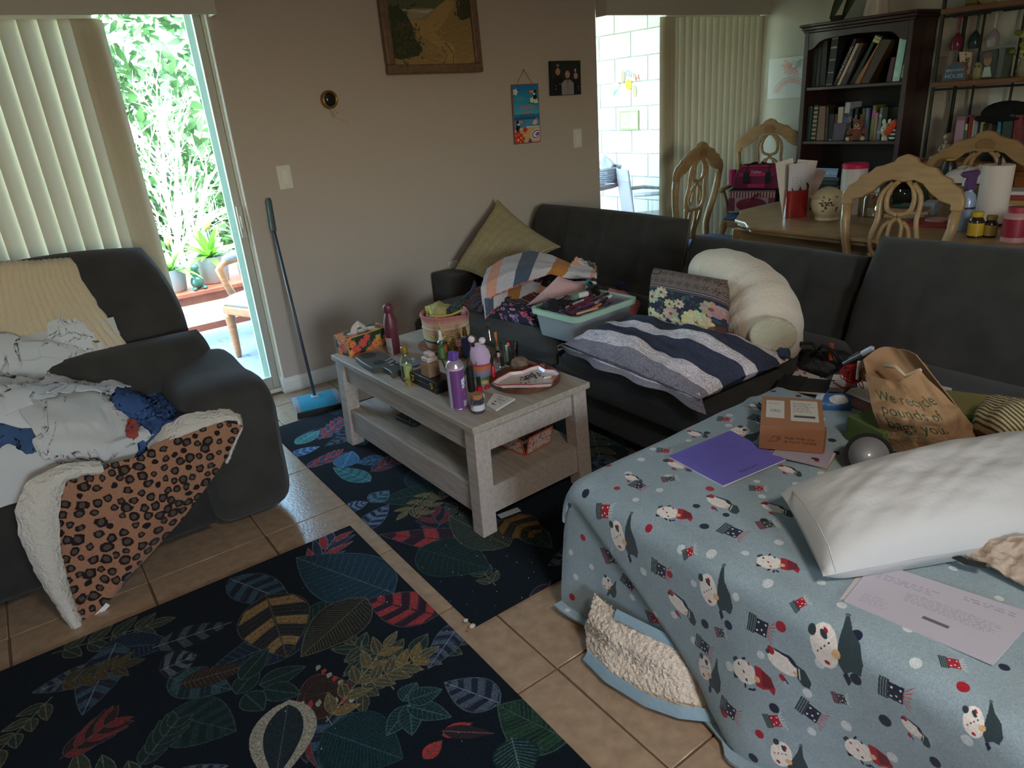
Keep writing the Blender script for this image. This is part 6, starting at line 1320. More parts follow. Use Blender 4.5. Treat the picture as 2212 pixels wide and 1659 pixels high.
ob('wrapper', pillow4(at(1748, 884, z=.478), at(1840, 888, z=.478), at(1842, 855, z=.50), at(1765, 852, z=.50), .05, 18, 16, pinch=.03, wr=.004), cv.mat(rough=.4), t, smooth=1)
def remote(name, label, a, b, w, th, seed, n=(3, 6), m=None):
    a, b = np.asarray(a, float), np.asarray(b, float); L = np.linalg.norm(b-a); e = (b-a)/L; t = thing(name, label, 'remote control', tuple((a+b)/2), math.atan2(e[1], e[0])); g = np.random.default_rng(seed)
    ob('shell', MB().prism(rr(L/2, w/2, w*.3), 0, th), m or mt((34, 34, 36), .5), t, bevel=.003)
    BTN = [mt((60, 60, 62), .5), mt((170, 60, 60), .5), mt((190, 190, 190), .5)]
    for i in range(n[1]):
        for j in range(n[0]):
            ob('button', MB().cyl((-L*.40+i*L*.8/(n[1]-1), (j-(n[0]-1)/2)*w*.27, th-.0005), w*.075, .002, 8), BTN[0] if g.random() < .8 else BTN[2 if g.random() < .7 else 1], t)
    return t
remote('remote_control', 'black remote control with many buttons on the gnome blanket', at(1640, 886, z=BZ_), at(1716, 874, z=BZ_), .045, .02, 1)
remote('remote_control', 'black remote control half under the cardboard box', at(1666, 906, z=BZ_), at(1720, 896, z=BZ_), .045, .018, 2)
# purple sheet on white sheet
cv = Canvas(.28, .28, 900, (112, 104, 190)); cv.scrib(.03, .10, .25, .26, 16, (80, 74, 150), .6); cv.text('Statement', (.14, .035), .02, (44, 40, 90))
quadthing('purple_paper', 'purple printed sheet lying on the gnome blanket', 'paper', ((1562, 1052), (1697, 995), (1578, 932), (1443, 988)), BZ_+.006, .004, cv.mat(rough=.6), mt((226, 222, 224), .7))
# books under the box, parcel box
cv = Canvas(.25, .2, 500, (176, 166, 180)); cv.scrib(.02, .1, .2, .18, 4, (110, 100, 130), .5); cv.ell((.19, .06), .02, .012, (60, 40, 50)); cv.ell((.2, .04), .012, .01, (150, 40, 50))
quadthing('magazine', 'pale magazine lying under the cardboard box', 'magazine', ((1668, 985), (1785, 1012), (1800, 978), (1690, 950)), BZ_+.006, .006, cv.mat(rough=.5))
quadthing('paperback_book', 'yellow edged paperback under the magazine and the box', 'book', ((1640, 972), (1785, 1018), (1806, 985), (1660, 945)), BZ_-.004, .009, mt((206, 200, 196), .7), mt((196, 156, 90), .8))
CARD = mt((158, 108, 76), .75, bump=(40, .1))
t = thing('cardboard_box', 'small brown cardboard parcel box with white address labels', 'box', (0, 0, 0)); bz0 = BZ_+.014
A_ = NA([1.665, 1.13, bz0]); B_ = NA([1.765, .982, bz0]); e1 = B_-A_; e2 = NA([-e1[1], e1[0], 0]); e2 = e2/np.linalg.norm(e2)*.225; hgt = .076
v = [A_, B_, B_+e2, A_+e2]; v += [q+NA([0, 0, hgt]) for q in v]
cs = Canvas(np.linalg.norm(e1), hgt, 1400, (158, 106, 74)); w_ = np.linalg.norm(e1); cs.line([(w_*.15, .026), (w_*.22, .044), (w_*.32, .046), (w_*.33, .036), (w_*.27, .028), (w_*.15, .026)], .0015, (70, 44, 34)); cs.ell((w_*.29, .038), .003, .003, (70, 44, 34))
cs.text('Made With Love', (w_*.40, .042), .012, (60, 38, 30), align=0); cs.text('In North Carolina', (w_*.40, .030), .012, (60, 38, 30), align=0)
l2 = np.linalg.norm(e2); cr_ = Canvas(l2, hgt, 1000, (146, 98, 68)); cr_.text('Made With Love', (l2*.5, .05), .013, (86, 56, 44)); cr_.line([(l2*.2, .03), (l2*.24, .055), (l2*.28, .03), (l2*.24, .02), (l2*.2, .03)], .002, (86, 56, 44))
ob('carton', MB().add(v, [(3,2,1,0)], 0).add(v, [(2,3,7,6),(3,0,4,7)], 0).quad(v[0], v[1], v[5], v[4], 1).quad(v[1], v[2], v[6], v[5], 2).quad(v[4], v[5], v[6], v[7], 3), [CARD, cs.mat(rough=.75), cr_.mat(rough=.75), mt((166, 116, 82), .75)], t)
up3 = NA([0, 0, hgt+.0004]); ct = Canvas(w_, l2, 900, (166, 116, 82))
def lab(u0, v0, u1, v1, cvs): 
    o = A_+e1*u0+e2*v0+up3; ob('address_label', MB().slab(o, A_+e1*u1+e2*v0+up3, A_+e1*u0+e2*v1+up3, .0006), cvs.mat(rough=.5), t)
c1_ = Canvas(.08, .1, 1200, (214, 210, 200)); c1_.text('57822', (.04, .04), .018, (50, 50, 54), 0); c1_.scrib(.01, .075, .07, .09, 2, (60, 60, 60)); lab(.08, .28, .38, .86, c1_)
c2_ = Canvas(.1, .1, 1200, (212, 206, 192)); c2_.scrib(.01, .04, .09, .09, 6, (80, 80, 80), .7); c2_.rect(.012, .016, .088, .026, (60, 60, 60), .8); lab(.48, .22, .92, .90, c2_)
ob('flap_edge', MB().slab(B_+NA([.001, 0, .004]), B_+e2*.16+NA([.001, 0, .004]), B_+NA([.001, 0, hgt-.006]), .004), mt((132, 88, 62), .8), t)
# headlamp disc
t = thing('headlamp_reflector', 'black round lamp with a chrome reflector facing up the chaise', 'lamp', (0, 0, 0)); n_ = NA([-.72, -.45, .52]); n_ /= np.linalg.norm(n_); F = frame(n_); ctr = at(1876, 984, x=1.80)
CHR = mt((226, 226, 228), .3, .55)
ob('housing', MB().lathe([(.03, -.06), (.056, -.03), (.064, -.005), (.064, .008), (.056, .012), (.052, .004)], 30).xf(F, ctr), mt((28, 28, 30), .45), t, smooth=1, auto=40)
ob('reflector', MB().lathe([(.053, .006), (.040, -.004), (.024, -.012), (.016, -.012)], 30).xf(F, ctr), CHR, t, smooth=1); ob('inner_ring', MB().tube([(.027*cos(q), .027*sin(q), -.006) for q in lsp(0, 6.283, 24, endpoint=False)], .0025, 6, closed=True).xf(F, ctr), mt((120, 116, 120), .3, .5), t, smooth=1); ob('lens', MB().ell(ctr-n_*.004, (.018, .018, .010), 18, 10, F), mt((220, 220, 216), .1, .3, coat=.5), t, smooth=1)
# brown paper bag lying on its side
t = thing('paper_bag', 'crumpled brown paper carrier bag with green printed lettering', 'bag', (0, 0, 0))
cv = Canvas(.40, .40, 1100, (164, 128, 92))
for _ in range(26):
    p0 = (ru(0, .4), ru(0, .4)); cv.poly([p0, (p0[0]+ru(-.1, .1), p0[1]+ru(-.1, .1)), (p0[0]+ru(-.1, .1), p0[1]+ru(-.12, .12))], rch([(172, 136, 98), (156, 120, 84)]), .5)
GRN2 = (56, 74, 56)
for k, s_ in enumerate(('We recycle', 'pounds of', 'bags you.')): cv.text(s_, (.035, .295-.072*k), .074, GRN2, -.05, align=0, sx=.82)
cv.scrib(.03, .085, .2, .115, 3, GRN2, .7); cv.noise(.03)
PB_ = cv.mat(rough=.75, bump=(16, .6))
top = [at(1868, 808, x=1.98), at(1905, 818, x=1.96), at(1940, 826, x=1.96), at(1985, 800, x=2.02)]; bot = [at(1918, 972, z=.486), at(1985, 985, z=.486), at(2060, 982, z=.486), at(2128, 955, z=.486)]
P = coons(bot, top, [bot[0], at(1885, 890, x=1.88), top[0]], [bot[-1], at(2072, 885, x=2.06), top[-1]], 50, 50); U, V = np.meshgrid(lsp(0, 1, 50), lsp(0, 1, 50))
nrm = NA([-.75, -.5, .45]); fac = np.abs(((vnoise(U*.8, V*.8, 21, 2)*1.1) % 1.0)-.5)*.030; P = P+nrm*(fac+.05*np.sin(pi*U)*np.sin(pi*V)**.7)[..., None]
ob('front_face', sheet(P, .003), PB_, t, smooth=1, auto=28)
P2_ = coons(bot, [q+NA([.06, .04, .02]) for q in top], [bot[0]+NA([.02, .02, 0]), top[0]+NA([.06, .04, .02])], [bot[-1], top[-1]+NA([.06, .04, .02])], 30, 30)+NA([.10, .05, .02])*np.sin(pi*lsp(0, 1, 30))[None, :, None]
P2_[..., 2] = np.maximum(P2_[..., 2], .486); ob('back_face', sheet(P2_, .003), mt((150, 114, 80), .8), t, smooth=1)
ob('twisted_handle', MB().tube([at(1910, 790, x=2.02), at(1935, 792, x=2.0), at(1955, 812, x=2.0), at(1990, 798, x=2.03)], .006, 8), mt((196, 176, 146), .7), t, smooth=1)
# gingerbread plush with red yarn
t = thing('gingerbread_plush', 'orange brown plush with white zigzag trim and red yarn tuft behind the paper bag', 'plush toy', (0, 0, 0)); GBm = mt((118, 78, 46), .9, bump=(120, .3)); c = at(1905, 808, x=2.16)
ob('body', MB().ell(c, (.05, .09, .04), 18, 12), GBm, t, smooth=1); ob('head', MB().ell(c+NA([.08, -.06, .0]), (.045, .045, .042), 16, 10), GBm, t, smooth=1)
ob('zigzag_trim', MB().tube([c+NA([-.045, .055, .03*cos(k*pi)*.3-.02+k*.009]) for k in range(7)], .005, 6), mt((226, 216, 196), .8), t)
g = np.random.default_rng(5); b = MB(); cy = at(1846, 808, x=2.14)
for k in range(70):
    u1 = g.standard_normal(3); u1 /= np.linalg.norm(u1); u2 = np.cross(u1, g.standard_normal(3)); u2 /= np.linalg.norm(u2); o1 = g.standard_normal(3)*.010; b.tube([cy+o1+(u1*cos(q)+u2*sin(q))*.018 for q in lsp(0, 6.283, 10, endpoint=False)], .0016, 4, closed=True)
o = ob('yarn_tuft', b, mt((170, 26, 34), .9), t, smooth=1); o['kind'] = 'stuff'
ob('yarn_tail', MB().tube([cy, at(1850, 835, z=.49), at(1820, 838, z=.49), at(1800, 826, z=.50)], .003, 6), mt((170, 26, 34), .9), t, smooth=1)
quadthing('white_tag', 'small white tag lying on the dark sofa seat', 'tag', ((2140, 890), (2160, 888), (2160, 880), (2142, 882)), .50, .002, mt((200, 200, 196), .5))
t = thing('green_gift_box', 'bright green box half hidden behind the paper bag', 'box', (0, 0, 0)); GX = mt((92, 130, 56), .5)
p = at(2090, 900, z=.50); ob('box_shell', MB().box(p+NA([.02, .0, .0]), (.20, .17, .07), 0, rotz(.4)), GX, t, bevel=.004); ob('box_interior', MB().box(p+NA([.02, 0, .036]), (.18, .15, .004), 0, rotz(.4)), mt((130, 120, 70), .7), t)
one('green_box', 'dark green carton beside the black lamp behind the cardboard box', 'box', MB().box(at(1905, 945, z=.52)+NA([.03, .03, -.005]), (.10, .14, .08), 0, rotz(-.3)), mt((84, 104, 50), .6), bevel=.003)
# striped cushion, white pillow, papers, cotton bag
cv = Canvas(.5, .5, 600, (176, 160, 118))
for i in range(16): cv.rect(0, i*.0315, .5, i*.0315+.014, (74, 66, 48))
cv.noise(.06)
one('striped_cushion', 'tan and dark striped cushion behind the white pillow', 'cushion', pillow4(at(2098, 935, z=.52), at(2190, 985, z=.56), at(2290, 900, z=.60), at(2150, 872, z=.56), .16, 24, 24, pinch=.04, wr=.006), cv.mat(rough=.9), smooth=1)
one('striped_cushion', 'tan and dark striped cushion at the very edge above the other striped one', 'cushion', pillow4(at(2150, 905, z=.56), at(2260, 925, z=.58), at(2330, 860, z=.66), at(2200, 868, z=.64), .14, 24, 24, pinch=.04, wr=.006, seed=5), cv.mat(rough=.9), smooth=1)
WP_ = thing('white_pillow', 'plump plain white pillow lying across the gnome blanket', 'pillow', (0, 0, 0))
a, b_, c_, d_ = at(1778, 1245, z=.52), at(2330, 1150, z=.52), at(2260, 930, z=.585), at(1682, 1062, z=.56)
b = pillow4(a, b_, c_, d_, .20, 50, 40, p=3.0, pinch=.03, wr=.008, seed=9); V = np.concatenate(b.v); V[:, 2] = np.maximum(V[:, 2], .484); b.v = [V]
WPM = mt((192, 190, 186), .85, bump=(26, .12), sheen=.1); ob('pillow_body', b, WPM, WP_, smooth=1)
ob('stitched_hem', MB().tube([at(1806, 1236, z=.55)]+[q for q in (at(1790, 1180, z=.60), at(1765, 1130, z=.615), at(1738, 1090, z=.61), at(1712, 1060, z=.58))], .0016, 5), WPM, WP_)
cb_ = Canvas(.2, .2, 300, (70, 84, 150)); cb_.noise(.15, 3)
quadthing('blue_brochure', 'blue brochure with a pale edge under the white pillow', 'paper', ((1790, 1268), (1850, 1295), (1900, 1230), (1840, 1200)), BZ_-.002, .003, cb_.mat(rough=.4), mt((222, 214, 190), .7))
cvp = Canvas(.4, .3, 900, (188, 183, 192)); cvp.scrib(.03, .20, .2, .24, 3, (140, 130, 150)); cvp.scrib(.12, .12, .38, .18, 6, (120, 112, 130), .6); cvp.rect(.19, .07, .26, .085, (80, 76, 90), .8); cvp.scrib(.24, .24, .37, .27, 2, (130, 120, 140)); cvp.scrib(.03, .03, .11, .09, 5, (150, 140, 160), .5)
quadthing('letter_sheet', 'white printed letter on top of the papers under the pillow', 'paper', ((1822, 1300), (2145, 1438), (2240, 1330), (1890, 1215)), BZ_+.006, .003, cvp.mat(rough=.6))
cvq = Canvas(.4, .3, 500, (206, 202, 202)); cvq.scrib(.03, .03, .37, .27, 12, (150, 145, 155), .5)
quadthing('letter_sheet', 'white sheet showing below the top letter at its near edge', 'paper', ((1806, 1306), (2028, 1404), (2130, 1300), (1876, 1212)), BZ_+.0025, .002, cvq.mat(rough=.6))
quadthing('letter_sheet', 'lowest pale sheet of the papers under the pillow', 'paper', ((1798, 1296), (2066, 1416), (2160, 1330), (1856, 1220)), BZ_+.000, .002, mt((196, 190, 186), .7))
t = thing('cotton_bag', 'cream and black cotton bag under the white pillow at the picture edge', 'bag', (0, 0, 0))
P = coons([at(2075, 1195, z=.50), at(2140, 1225, z=.50), at(2260, 1290, z=.49)], [at(2120, 1165, z=.53), at(2180, 1160, z=.55), at(2280, 1150, z=.55)], [at(2075, 1195, z=.50), at(2120, 1165, z=.53)], [at(2260, 1290, z=.49), at(2280, 1150, z=.55)], 36, 26)
ob('fabric_body', sheet(P, .006, 3, .010, 6), mt((176, 158, 140), .9, bump=(90, .3)), t, smooth=1)
ob('black_band', MB().tube([at(2050, 1195, z=.50), at(2090, 1215, z=.50), at(2130, 1222, z=.505)], .012, 8, flat=.3), BLK, t)

# ------------------------------------------------------------------ things on and under the coffee table
def tp(px, py, dz=0): return at(px, py, z=TT+dz)
def lath(name, parent, prof, m, n=22, c=(0, 0, 0), **k): return ob(name, MB().lathe(prof, n, c), m, parent, smooth=1, auto=35, **k)
GL = glassm((232, 240, 236), .88, .03); GOLD_ = mt((200, 160, 84), .25, 1.0); GOLDP = mt((196, 160, 80), .35, .7)
# tissue box
a, b, c = tp(756, 773), tp(731, 757), tp(828, 748); e = (c-a)/np.linalg.norm(c-a); f = NA([-e[1], e[0], 0]); L_, D_, H_ = .235, .112, .092
t = thing('tissue_box', 'tissue box with orange flowers and gold edges at the table corner', 'tissue box', tuple(a+NA([0, 0, .0])), math.atan2(e[1], e[0]))
def floralface(w, h, seed):
    random.seed(seed); cv = Canvas(w, h, 1500, (42, 66, 54))
    for _ in range(int(w*120)): cv.ell((ru(0, w), ru(0, h)), .014, .006, rch([(58, 92, 66), (34, 52, 60), (80, 104, 70)]), ru(0, 3))
    for _ in range(int(w*h*420)+4): petalf_(cv, (ru(0, w), ru(0, h)), ru(.016, .03), rch([(226, 120, 76), (232, 150, 92), (206, 84, 74), (216, 130, 84)]), (150, 70, 60))
    for q in ((0, 0, w, .004), (0, h-.004, w, h), (0, 0, .004, h), (w-.004, 0, w, h)): cv.rect(*q, (206, 164, 76))
    random.seed(7); return cv
def petalf_(cv, c, r, col, mid):
    for k in range(7): a = k*.9; cv.ell((c[0]+r*.55*cos(a), c[1]+r*.55*sin(a)), r*.42, r*.34, col, a)
    cv.ell(c, r*.4, r*.4, tuple(min(255, int(q*1.12)) for q in col)); cv.ell(c, r*.16, r*.16, mid)
fl_, fe, ft = floralface(L_, H_, 1), floralface(D_, H_, 2), floralface(L_, D_, 3)
ft.ell((L_*.5, D_*.5), L_*.34, D_*.24, (196, 190, 178)); fl_.rect(.155, .038, .185, .066, (214, 166, 84))
v = [(0, 0, 0), (L_, 0, 0), (L_, D_, 0), (0, D_, 0), (0, 0, H_), (L_, 0, H_), (L_, D_, H_), (0, D_, H_)]
ob('carton', MB().quad(v[0], v[1], v[5], v[4], 0).quad(v[3], v[0], v[4], v[7], 1).quad(v[4], v[5], v[6], v[7], 2).quad(v[1], v[2], v[6], v[5], 1).quad(v[2], v[3], v[7], v[6], 0).quad(v[3], v[2], v[1], v[0], 3), [fl_.mat(rough=.4), fe.mat(rough=.35), ft.mat(rough=.4), GOLDP], t)
u = lsp(-1, 1, 16); U, V = np.meshgrid(u, u); P = stk([L_*.46+U*.05*(1-.3*V**2), D_*.5+V*.016*(1+.4*np.sin(U*5))+.006*np.sin(U*7), H_-.004+.058*np.clip(1-np.abs(U+.1)**1.5, 0, 1)*(1-.5*np.abs(V))], -1)
ob('tissue', sheet(P, .002), mt((226, 214, 200), .8, bump=(60, .4), trans=.2), t, smooth=1)
# maroon dry shampoo bottle with a ball cap
t = thing('spray_bottle', 'maroon bottle with a round ball cap standing by the tissue box', 'bottle', tuple(tp(852, 762)))
MAR = mt((104, 48, 62), .4)
cv = Canvas(.19, .13, 1200, (104, 48, 62)); cv.rect(.085, .0, .125, .105, (196, 186, 184)); cv.scrib(.088, .01, .122, .085, 14, (90, 80, 90), .7); cv.ell((.02, .09), .022, .022, (206, 196, 180)); cv.rect(.0, .082, .09, .087, (170, 130, 90)); cv.text('R', (.035, .022), .03, (200, 130, 140)); cv.line([(.02+.016*cos(q), .022+.014*sin(q)) for q in lsp(0, 6.3, 16)], .002, (200, 130, 140))
ob('bottle_body', MB().lathe([(.030, 0), (.031, .004), (.031, .13)], 28, uvs=True).lathe([(.031, .13), (.0305, .145), (.027, .165), (.020, .185), (.016, .196)], 28), [cv.mat(rough=.4)], t, smooth=1, auto=60)
lath('shoulder', t, [(.0312, .128), (.0307, .145), (.0272, .165), (.0202, .185), (.0162, .197)], MAR, 28)
lath('ball_cap', t, [(.016, .194), (.019, .198), (.0225, .208), (.0235, .218), (.021, .230), (.012, .238), (1e-6, .240)], MAR, 24)
# sofa cup tray
CT_ = mt((74, 76, 66), .45, bump=(120, .1))
t = thing('cup_holder_tray', 'dark grey green double cup holder with white lettering on the table', 'cup holder', (0, 0, 0)); hz = .026
out = [tp(*q, hz)[:2] for q in ((767, 771), (779, 762), (816, 759), (842, 768), (857, 780), (868, 790), (869, 797), (846, 806), (839, 799), (827, 793), (803, 795), (784, 784))]
ob('tray_body', MB().prism(out[::-1] if False else out, TT, TT+hz), CT_, t, bevel=.004)
for nm, q, r in (('cup_well', (795, 768), .036), ('cup_well', (818, 783), .027)): p = tp(*q, hz); ob(nm, MB().lathe([(r, 0), (r*.98, .0012), (r*.9, .0004), (r*.82, -.006+.0065), (1e-6, .0006)], 24, p), mt((30, 30, 28), .6), t, smooth=1)
p = tp(853, 786, hz); ob('phone_slot', MB().box(p+NA([0, 0, .001]), (.008, .035, .002), 0, rotz(.3)), mt((26, 26, 24), .6), t); 
def text_ob(name, s, size, R3, loc, m, parent, h=.0006):
    ps, wd = glyphs(s); b = MB()
    for q in ps: b.prism([((x-wd/2)*size, (y-.35)*size) for x, y in q], 0, h)
    return ob(name, b.xf(R3, loc), m, parent)
LETT = mt((206, 204, 196), .6)
for k, s_ in enumerate(('Trying', 'NEW', 'Things')): text_ob('lettering', s_, .019, rotz(R(28)), tp(828+k*4, 778+k*4, hz)+NA([.022, -.006-.008*k, .0002]), LETT, t)
# little liquor bottle, gold cap lying in front of it
t = thing('mini_bottle', 'small clear glass bottle of yellow liquid with a gold cap', 'bottle', tuple(tp(882, 820)))
lath('glass_body', t, [(.024, 0), (.026, .004), (.026, .075), (.022, .092), (.013, .108), (.012, .125)], GL); lath('yellow_liquid', t, [(.023, .003), (.0245, .006), (.0245, .066), (1e-6, .066)], mt((222, 212, 140), .3, trans=.15)); lath('gold_cap', t, [(.0142, .122), (.0148, .124), (.0148, .146), (.012, .148), (1e-6, .148)], GOLDP)
t['label'] = 'small clear glass bottle of yellow liquid with a gold cap'
ob('label_patch', MB().box((-.0245, -.012, .045), (.003, .012, .05)), mt((40, 44, 56), .5), t)
one('bottle_cap', 'loose gold bottle cap on the table in front of the black case', 'cap', MB().lathe([(.013, 0), (.0135, .003), (.0135, .017), (.011, .018), (1e-6, .018)], 18, tp(884, 832)), GOLDP, smooth=1, auto=35)
# coaster with blue swirls, wooden plate, coiled basket
cv = Canvas(.12, .12, 1000, (104, 122, 136))
for _ in range(40): cv.ell((ru(0, .12), ru(0, .12)), ru(.006, .02), ru(.004, .01), rch([(60, 82, 106), (170, 180, 184), (90, 120, 140), (200, 204, 200)]), ru(0, 3))
p = tp(885, 786); one('round_coaster', 'round coaster with blue swirls behind the small yellow bottle', 'coaster', MB().add([p+NA([.055*cos(q), .055*sin(q), .006]) for q in lsp(0, 6.283, 28, endpoint=False)]+[p+NA([.055*cos(q), .055*sin(q), 0]) for q in lsp(0, 6.283, 28, endpoint=False)], [list(range(28))]+[(i, 28+i, 28+(i+1) % 28, (i+1) % 28) for i in range(28)], 0, [(.5+.5*cos(q), .5+.5*sin(q)) for q in lsp(0, 6.283, 28, endpoint=False)]*2), cv.mat(rough=.3))
WDP = mt((136, 92, 66), .4, var=(14, .25, (1, 6, 1)))
bc = tp(968, 745); one('wooden_plate', 'round brown wooden plate under the coiled basket', 'plate', MB().lathe([(.10, 0), (.135, .006), (.142, .012), (.138, .013), (.10, .007), (1e-6, .007)], 36, bc), WDP, smooth=1, auto=50)
t = thing('coiled_basket', 'coiled rope basket with pastel stripes and pink rim on the table', 'basket', tuple(bc+NA([0, 0, .007]))); nR = 15
cols = [(206, 150, 134), (214, 190, 160), (220, 196, 130), (74, 86, 98), (216, 204, 160), (214, 196, 150), (222, 188, 120), (214, 180, 150), (206, 160, 140), (222, 200, 170), (214, 180, 140), (214, 170, 150), (206, 150, 136), (200, 130, 124), (196, 118, 114)]
for k in range(nR):
    z = .006+k*.0106; r = .094+.020*(k/nR)+.004*sin(k*.4); dip = NA([.0 if k < 11 else -.020*max(0, cos(q+.75))**6*(k-10)/4 for q in lsp(0, 6.283, 48, endpoint=False)])
    q = lsp(0, 6.283, 48, endpoint=False); ob('coil', MB().tube(stk([r*np.cos(q), r*np.sin(q), z+dip], 1), .0062, 8, closed=True), mt(cols[k], .9, bump=(300, .5)), t, smooth=1)
ob('basket_floor', MB().lathe([(.095, 0), (.095, .006)], 28), mt((206, 160, 140), .9), t)
bk = bc+NA([0, 0, .007])
g = np.random.default_rng(3); u = lsp(-1, 1, 28); U, V = np.meshgrid(u, u); r2 = np.clip(1-U**2*.8-V**2*.8, 0, 1)
t = thing('mesh_bag', 'yellow mesh drawstring bag with a gold zip stuffed in the basket', 'bag', (0, 0, 0))
P = stk([U*.070-.010, V*.062+.028, .085+.115*r2**.45+.010*vnoise(U, V, 4, 3)], -1); ob('mesh_fabric', sheet(P, .003).xf(None, bk), mt((206, 196, 132), .6, bump=(400, .5), trans=.35, var=(30, .25)), t, smooth=1)
ob('zipper', MB().tube(NA([(-.085, -.030, .160), (-.05, -.055, .155), (.0, -.06, .152), (.06, -.045, .155), (.085, -.02, .160)])+bk, .006, 8), mt((206, 170, 80), .4), t, smooth=1); ob('zip_cord', MB().tube(NA([(-.075, -.050, .158), (-.082, -.088, .13), (-.076, -.098, .09), (-.07, -.10, .082)])+bk, .0035, 6), mt((206, 166, 70), .5), t, smooth=1)
ob('drawcord_loop', MB().tube(NA([(-.085, .01, .17), (-.092, .0, .20), (-.085, -.01, .205), (-.078, .0, .19), (-.076, -.01, .165)])+bk, .006, 8), mt((216, 206, 120), .5), t, smooth=1)
cv = Canvas(.3, .2, 900, (26, 34, 36))
for _ in range(420): cv.ell((ru(0, .3), ru(0, .2)), .0035, .002, (140, 160, 160), ru(0, 3))
t = thing('patterned_scarf', 'dark scarf with tiny white pattern tied over the basket rim', 'scarf', (0, 0, 0))
P = coons([NA(q)+bk for q in ((-.01, -.075, .125), (.05, -.06, .12), (.085, -.01, .15))], [NA(q)+bk for q in ((-.0, -.02, .175), (.06, -.01, .20), (.125, -.02, .215))], [NA(q)+bk for q in ((-.01, -.075, .125), (-.02, -.05, .15), (-.0, -.02, .165))], [NA(q)+bk for q in ((.085, -.01, .15), (.11, -.02, .185), (.125, -.02, .215))], 30, 24)
U2, V2 = np.meshgrid(lsp(0, 1, 30), lsp(0, 1, 24)); P[..., 2] += .022*np.sin(pi*V2)*np.sin(pi*U2)+.005*vnoise(U2*2, V2*2, 6, 3)
ob('scarf_cloth', sheet(P, .006), cv.mat(rough=.9), t, smooth=1); ob('scarf_knot', MB().tube(NA([(.115, -.02, .205), (.145, -.03, .225), (.16, -.035, .255), (.163, -.03, .275)])+bk, [.014, .012, .010, .004], 8), mt((34, 42, 60), .9), t, smooth=1)
ob('plastic_wrap', MB().grid(stk([.01+NA([[0, .025], [.01, .03]]), -.07+NA([[0, .01], [.0, .02]]), NA([[.10, .10], [.15, .14]])], -1), uv=False).xf(None, bk), mt((170, 170, 170), .3, trans=.5), t, solid=.001)
# black case with two gold latches, kraft box on it
a, b, c = tp(944, 853), tp(889, 826), tp(972, 842); e = (b-a); L1 = np.linalg.norm(e); e /= L1; f = NA([e[1], -e[0], 0]); f = f if f @ (c-a) > 0 else -f; W1 = .085; H1 = .05
o3 = a; R3 = stk([-e, f, NA([0, 0, 1])], 1); org = b
t = thing('black_case', 'small black case with two gold latches on the coffee table', 'case', (0, 0, 0)); BLC = mt((28, 30, 30), .4, bump=(200, .1))
ob('case_base', MB().bb((0, 0, 0), (L1, W1, H1*.52)).xf(R3, org), BLC, t, bevel=.003); ob('case_lid', MB().bb((0, 0, H1*.54), (L1, W1, H1)).xf(R3, org), BLC, t, bevel=.004)
for x in (.025, L1-.028): ob('latch', MB().bb((x-.006, -.004, H1*.38), (x+.006, 0, H1*.80)).bb((x-.003, -.007, H1*.30), (x+.003, -.002, H1*.46)).cyl((x, -.004, H1*.78), .006, .004, 10, rotx(R(90))).xf(R3, org), GOLD_, t, bevel=.001)
KT = TT+H1
t = thing('kraft_box', 'small kraft box holding two white blocks standing on the black case', 'box', (0, 0, 0)); ko = org+R3 @ NA([L1*.36, .012, H1]); KR = mt((150, 118, 92), .8)
ob('carton', MB().bb((0, 0, 0), (.062, .052, .058)).xf(R3, ko), KR, t, bevel=.001)
WB = mt((212, 196, 188), .5)
one('white_stamp', 'wide white plastic block sitting in the kraft box', 'block', MB().bb((.006, .004, .0585), (.066-.008, .05, .079)).xf(R3, ko), WB, bevel=.005); one('white_stamp', 'narrow white plastic block with small print on top of the wider block', 'block', MB().bb((.010, .014, .0795), (.060, .044, .098)).xf(R3, ko), WB, bevel=.006)
# bottles at the middle of the table
def shape(name, label, cat, px, py, parts, n=22, dz=0, rz=0):
    t = thing(name, label, cat, tuple(tp(px, py, 0)+NA([0, 0, dz])), rz)
    for pn, pf, m in parts: lath(pn, t, pf, m, n)
    return t
t = shape('spray_bottle', 'small spray bottle of green liquid with white nozzle by the basket', 'bottle', 957, 775, [('bottle_body', [(.020, 0), (.0215, .003), (.0215, .07), (.019, .082), (.010, .09)], glassm((226, 236, 224), .75, .1)), ('green_liquid', [(.0195, .003), (.0205, .005), (.0205, .058), (1e-6, .058)], mt((150, 196, 110), .3, trans=.15)), ('nozzle', [(.010, .088), (.0105, .10), (.007, .104), (.007, .130), (.005, .133), (1e-6, .133)], mt((216, 214, 208), .4))])
ob('orange_label', MB().box((.012, -.0165, .05), (.018, .004, .034), 0, rotz(.6)), mt((206, 110, 60), .5), t)
t = shape('perfume_bottle', 'olive glass perfume bottle with a gold filigree ball cap', 'perfume', 979, 770, [('glass_body', [(.018, 0), (.020, .003), (.020, .034), (.012, .046), (.010, .05)], mt((84, 84, 40), .1, trans=.3)), ('filigree_cap', [(.010, .048), (.017, .056), (.021, .068), (.019, .080), (.010, .090), (.003, .094), (1e-6, .098)], mt((196, 150, 86), .3, 1.0, bump=(160, 1.0)))])
t = shape('perfume_bottle', 'small amber perfume bottle with a pink rose stopper', 'perfume', 994, 772, [('glass_body', [(.013, 0), (.015, .003), (.015, .04), (.008, .05)], mt((110, 84, 50), .15, trans=.3)), ('rose_stopper', [(.006, .048), (.014, .056), (.016, .068), (.012, .080), (1e-6, .082)], mt((206, 140, 134), .4, bump=(120, .8)))])
t = thing('perfume_bottle', 'tall square dark blue perfume bottle with a gold top', 'perfume', tuple(tp(1009, 772)), .4)
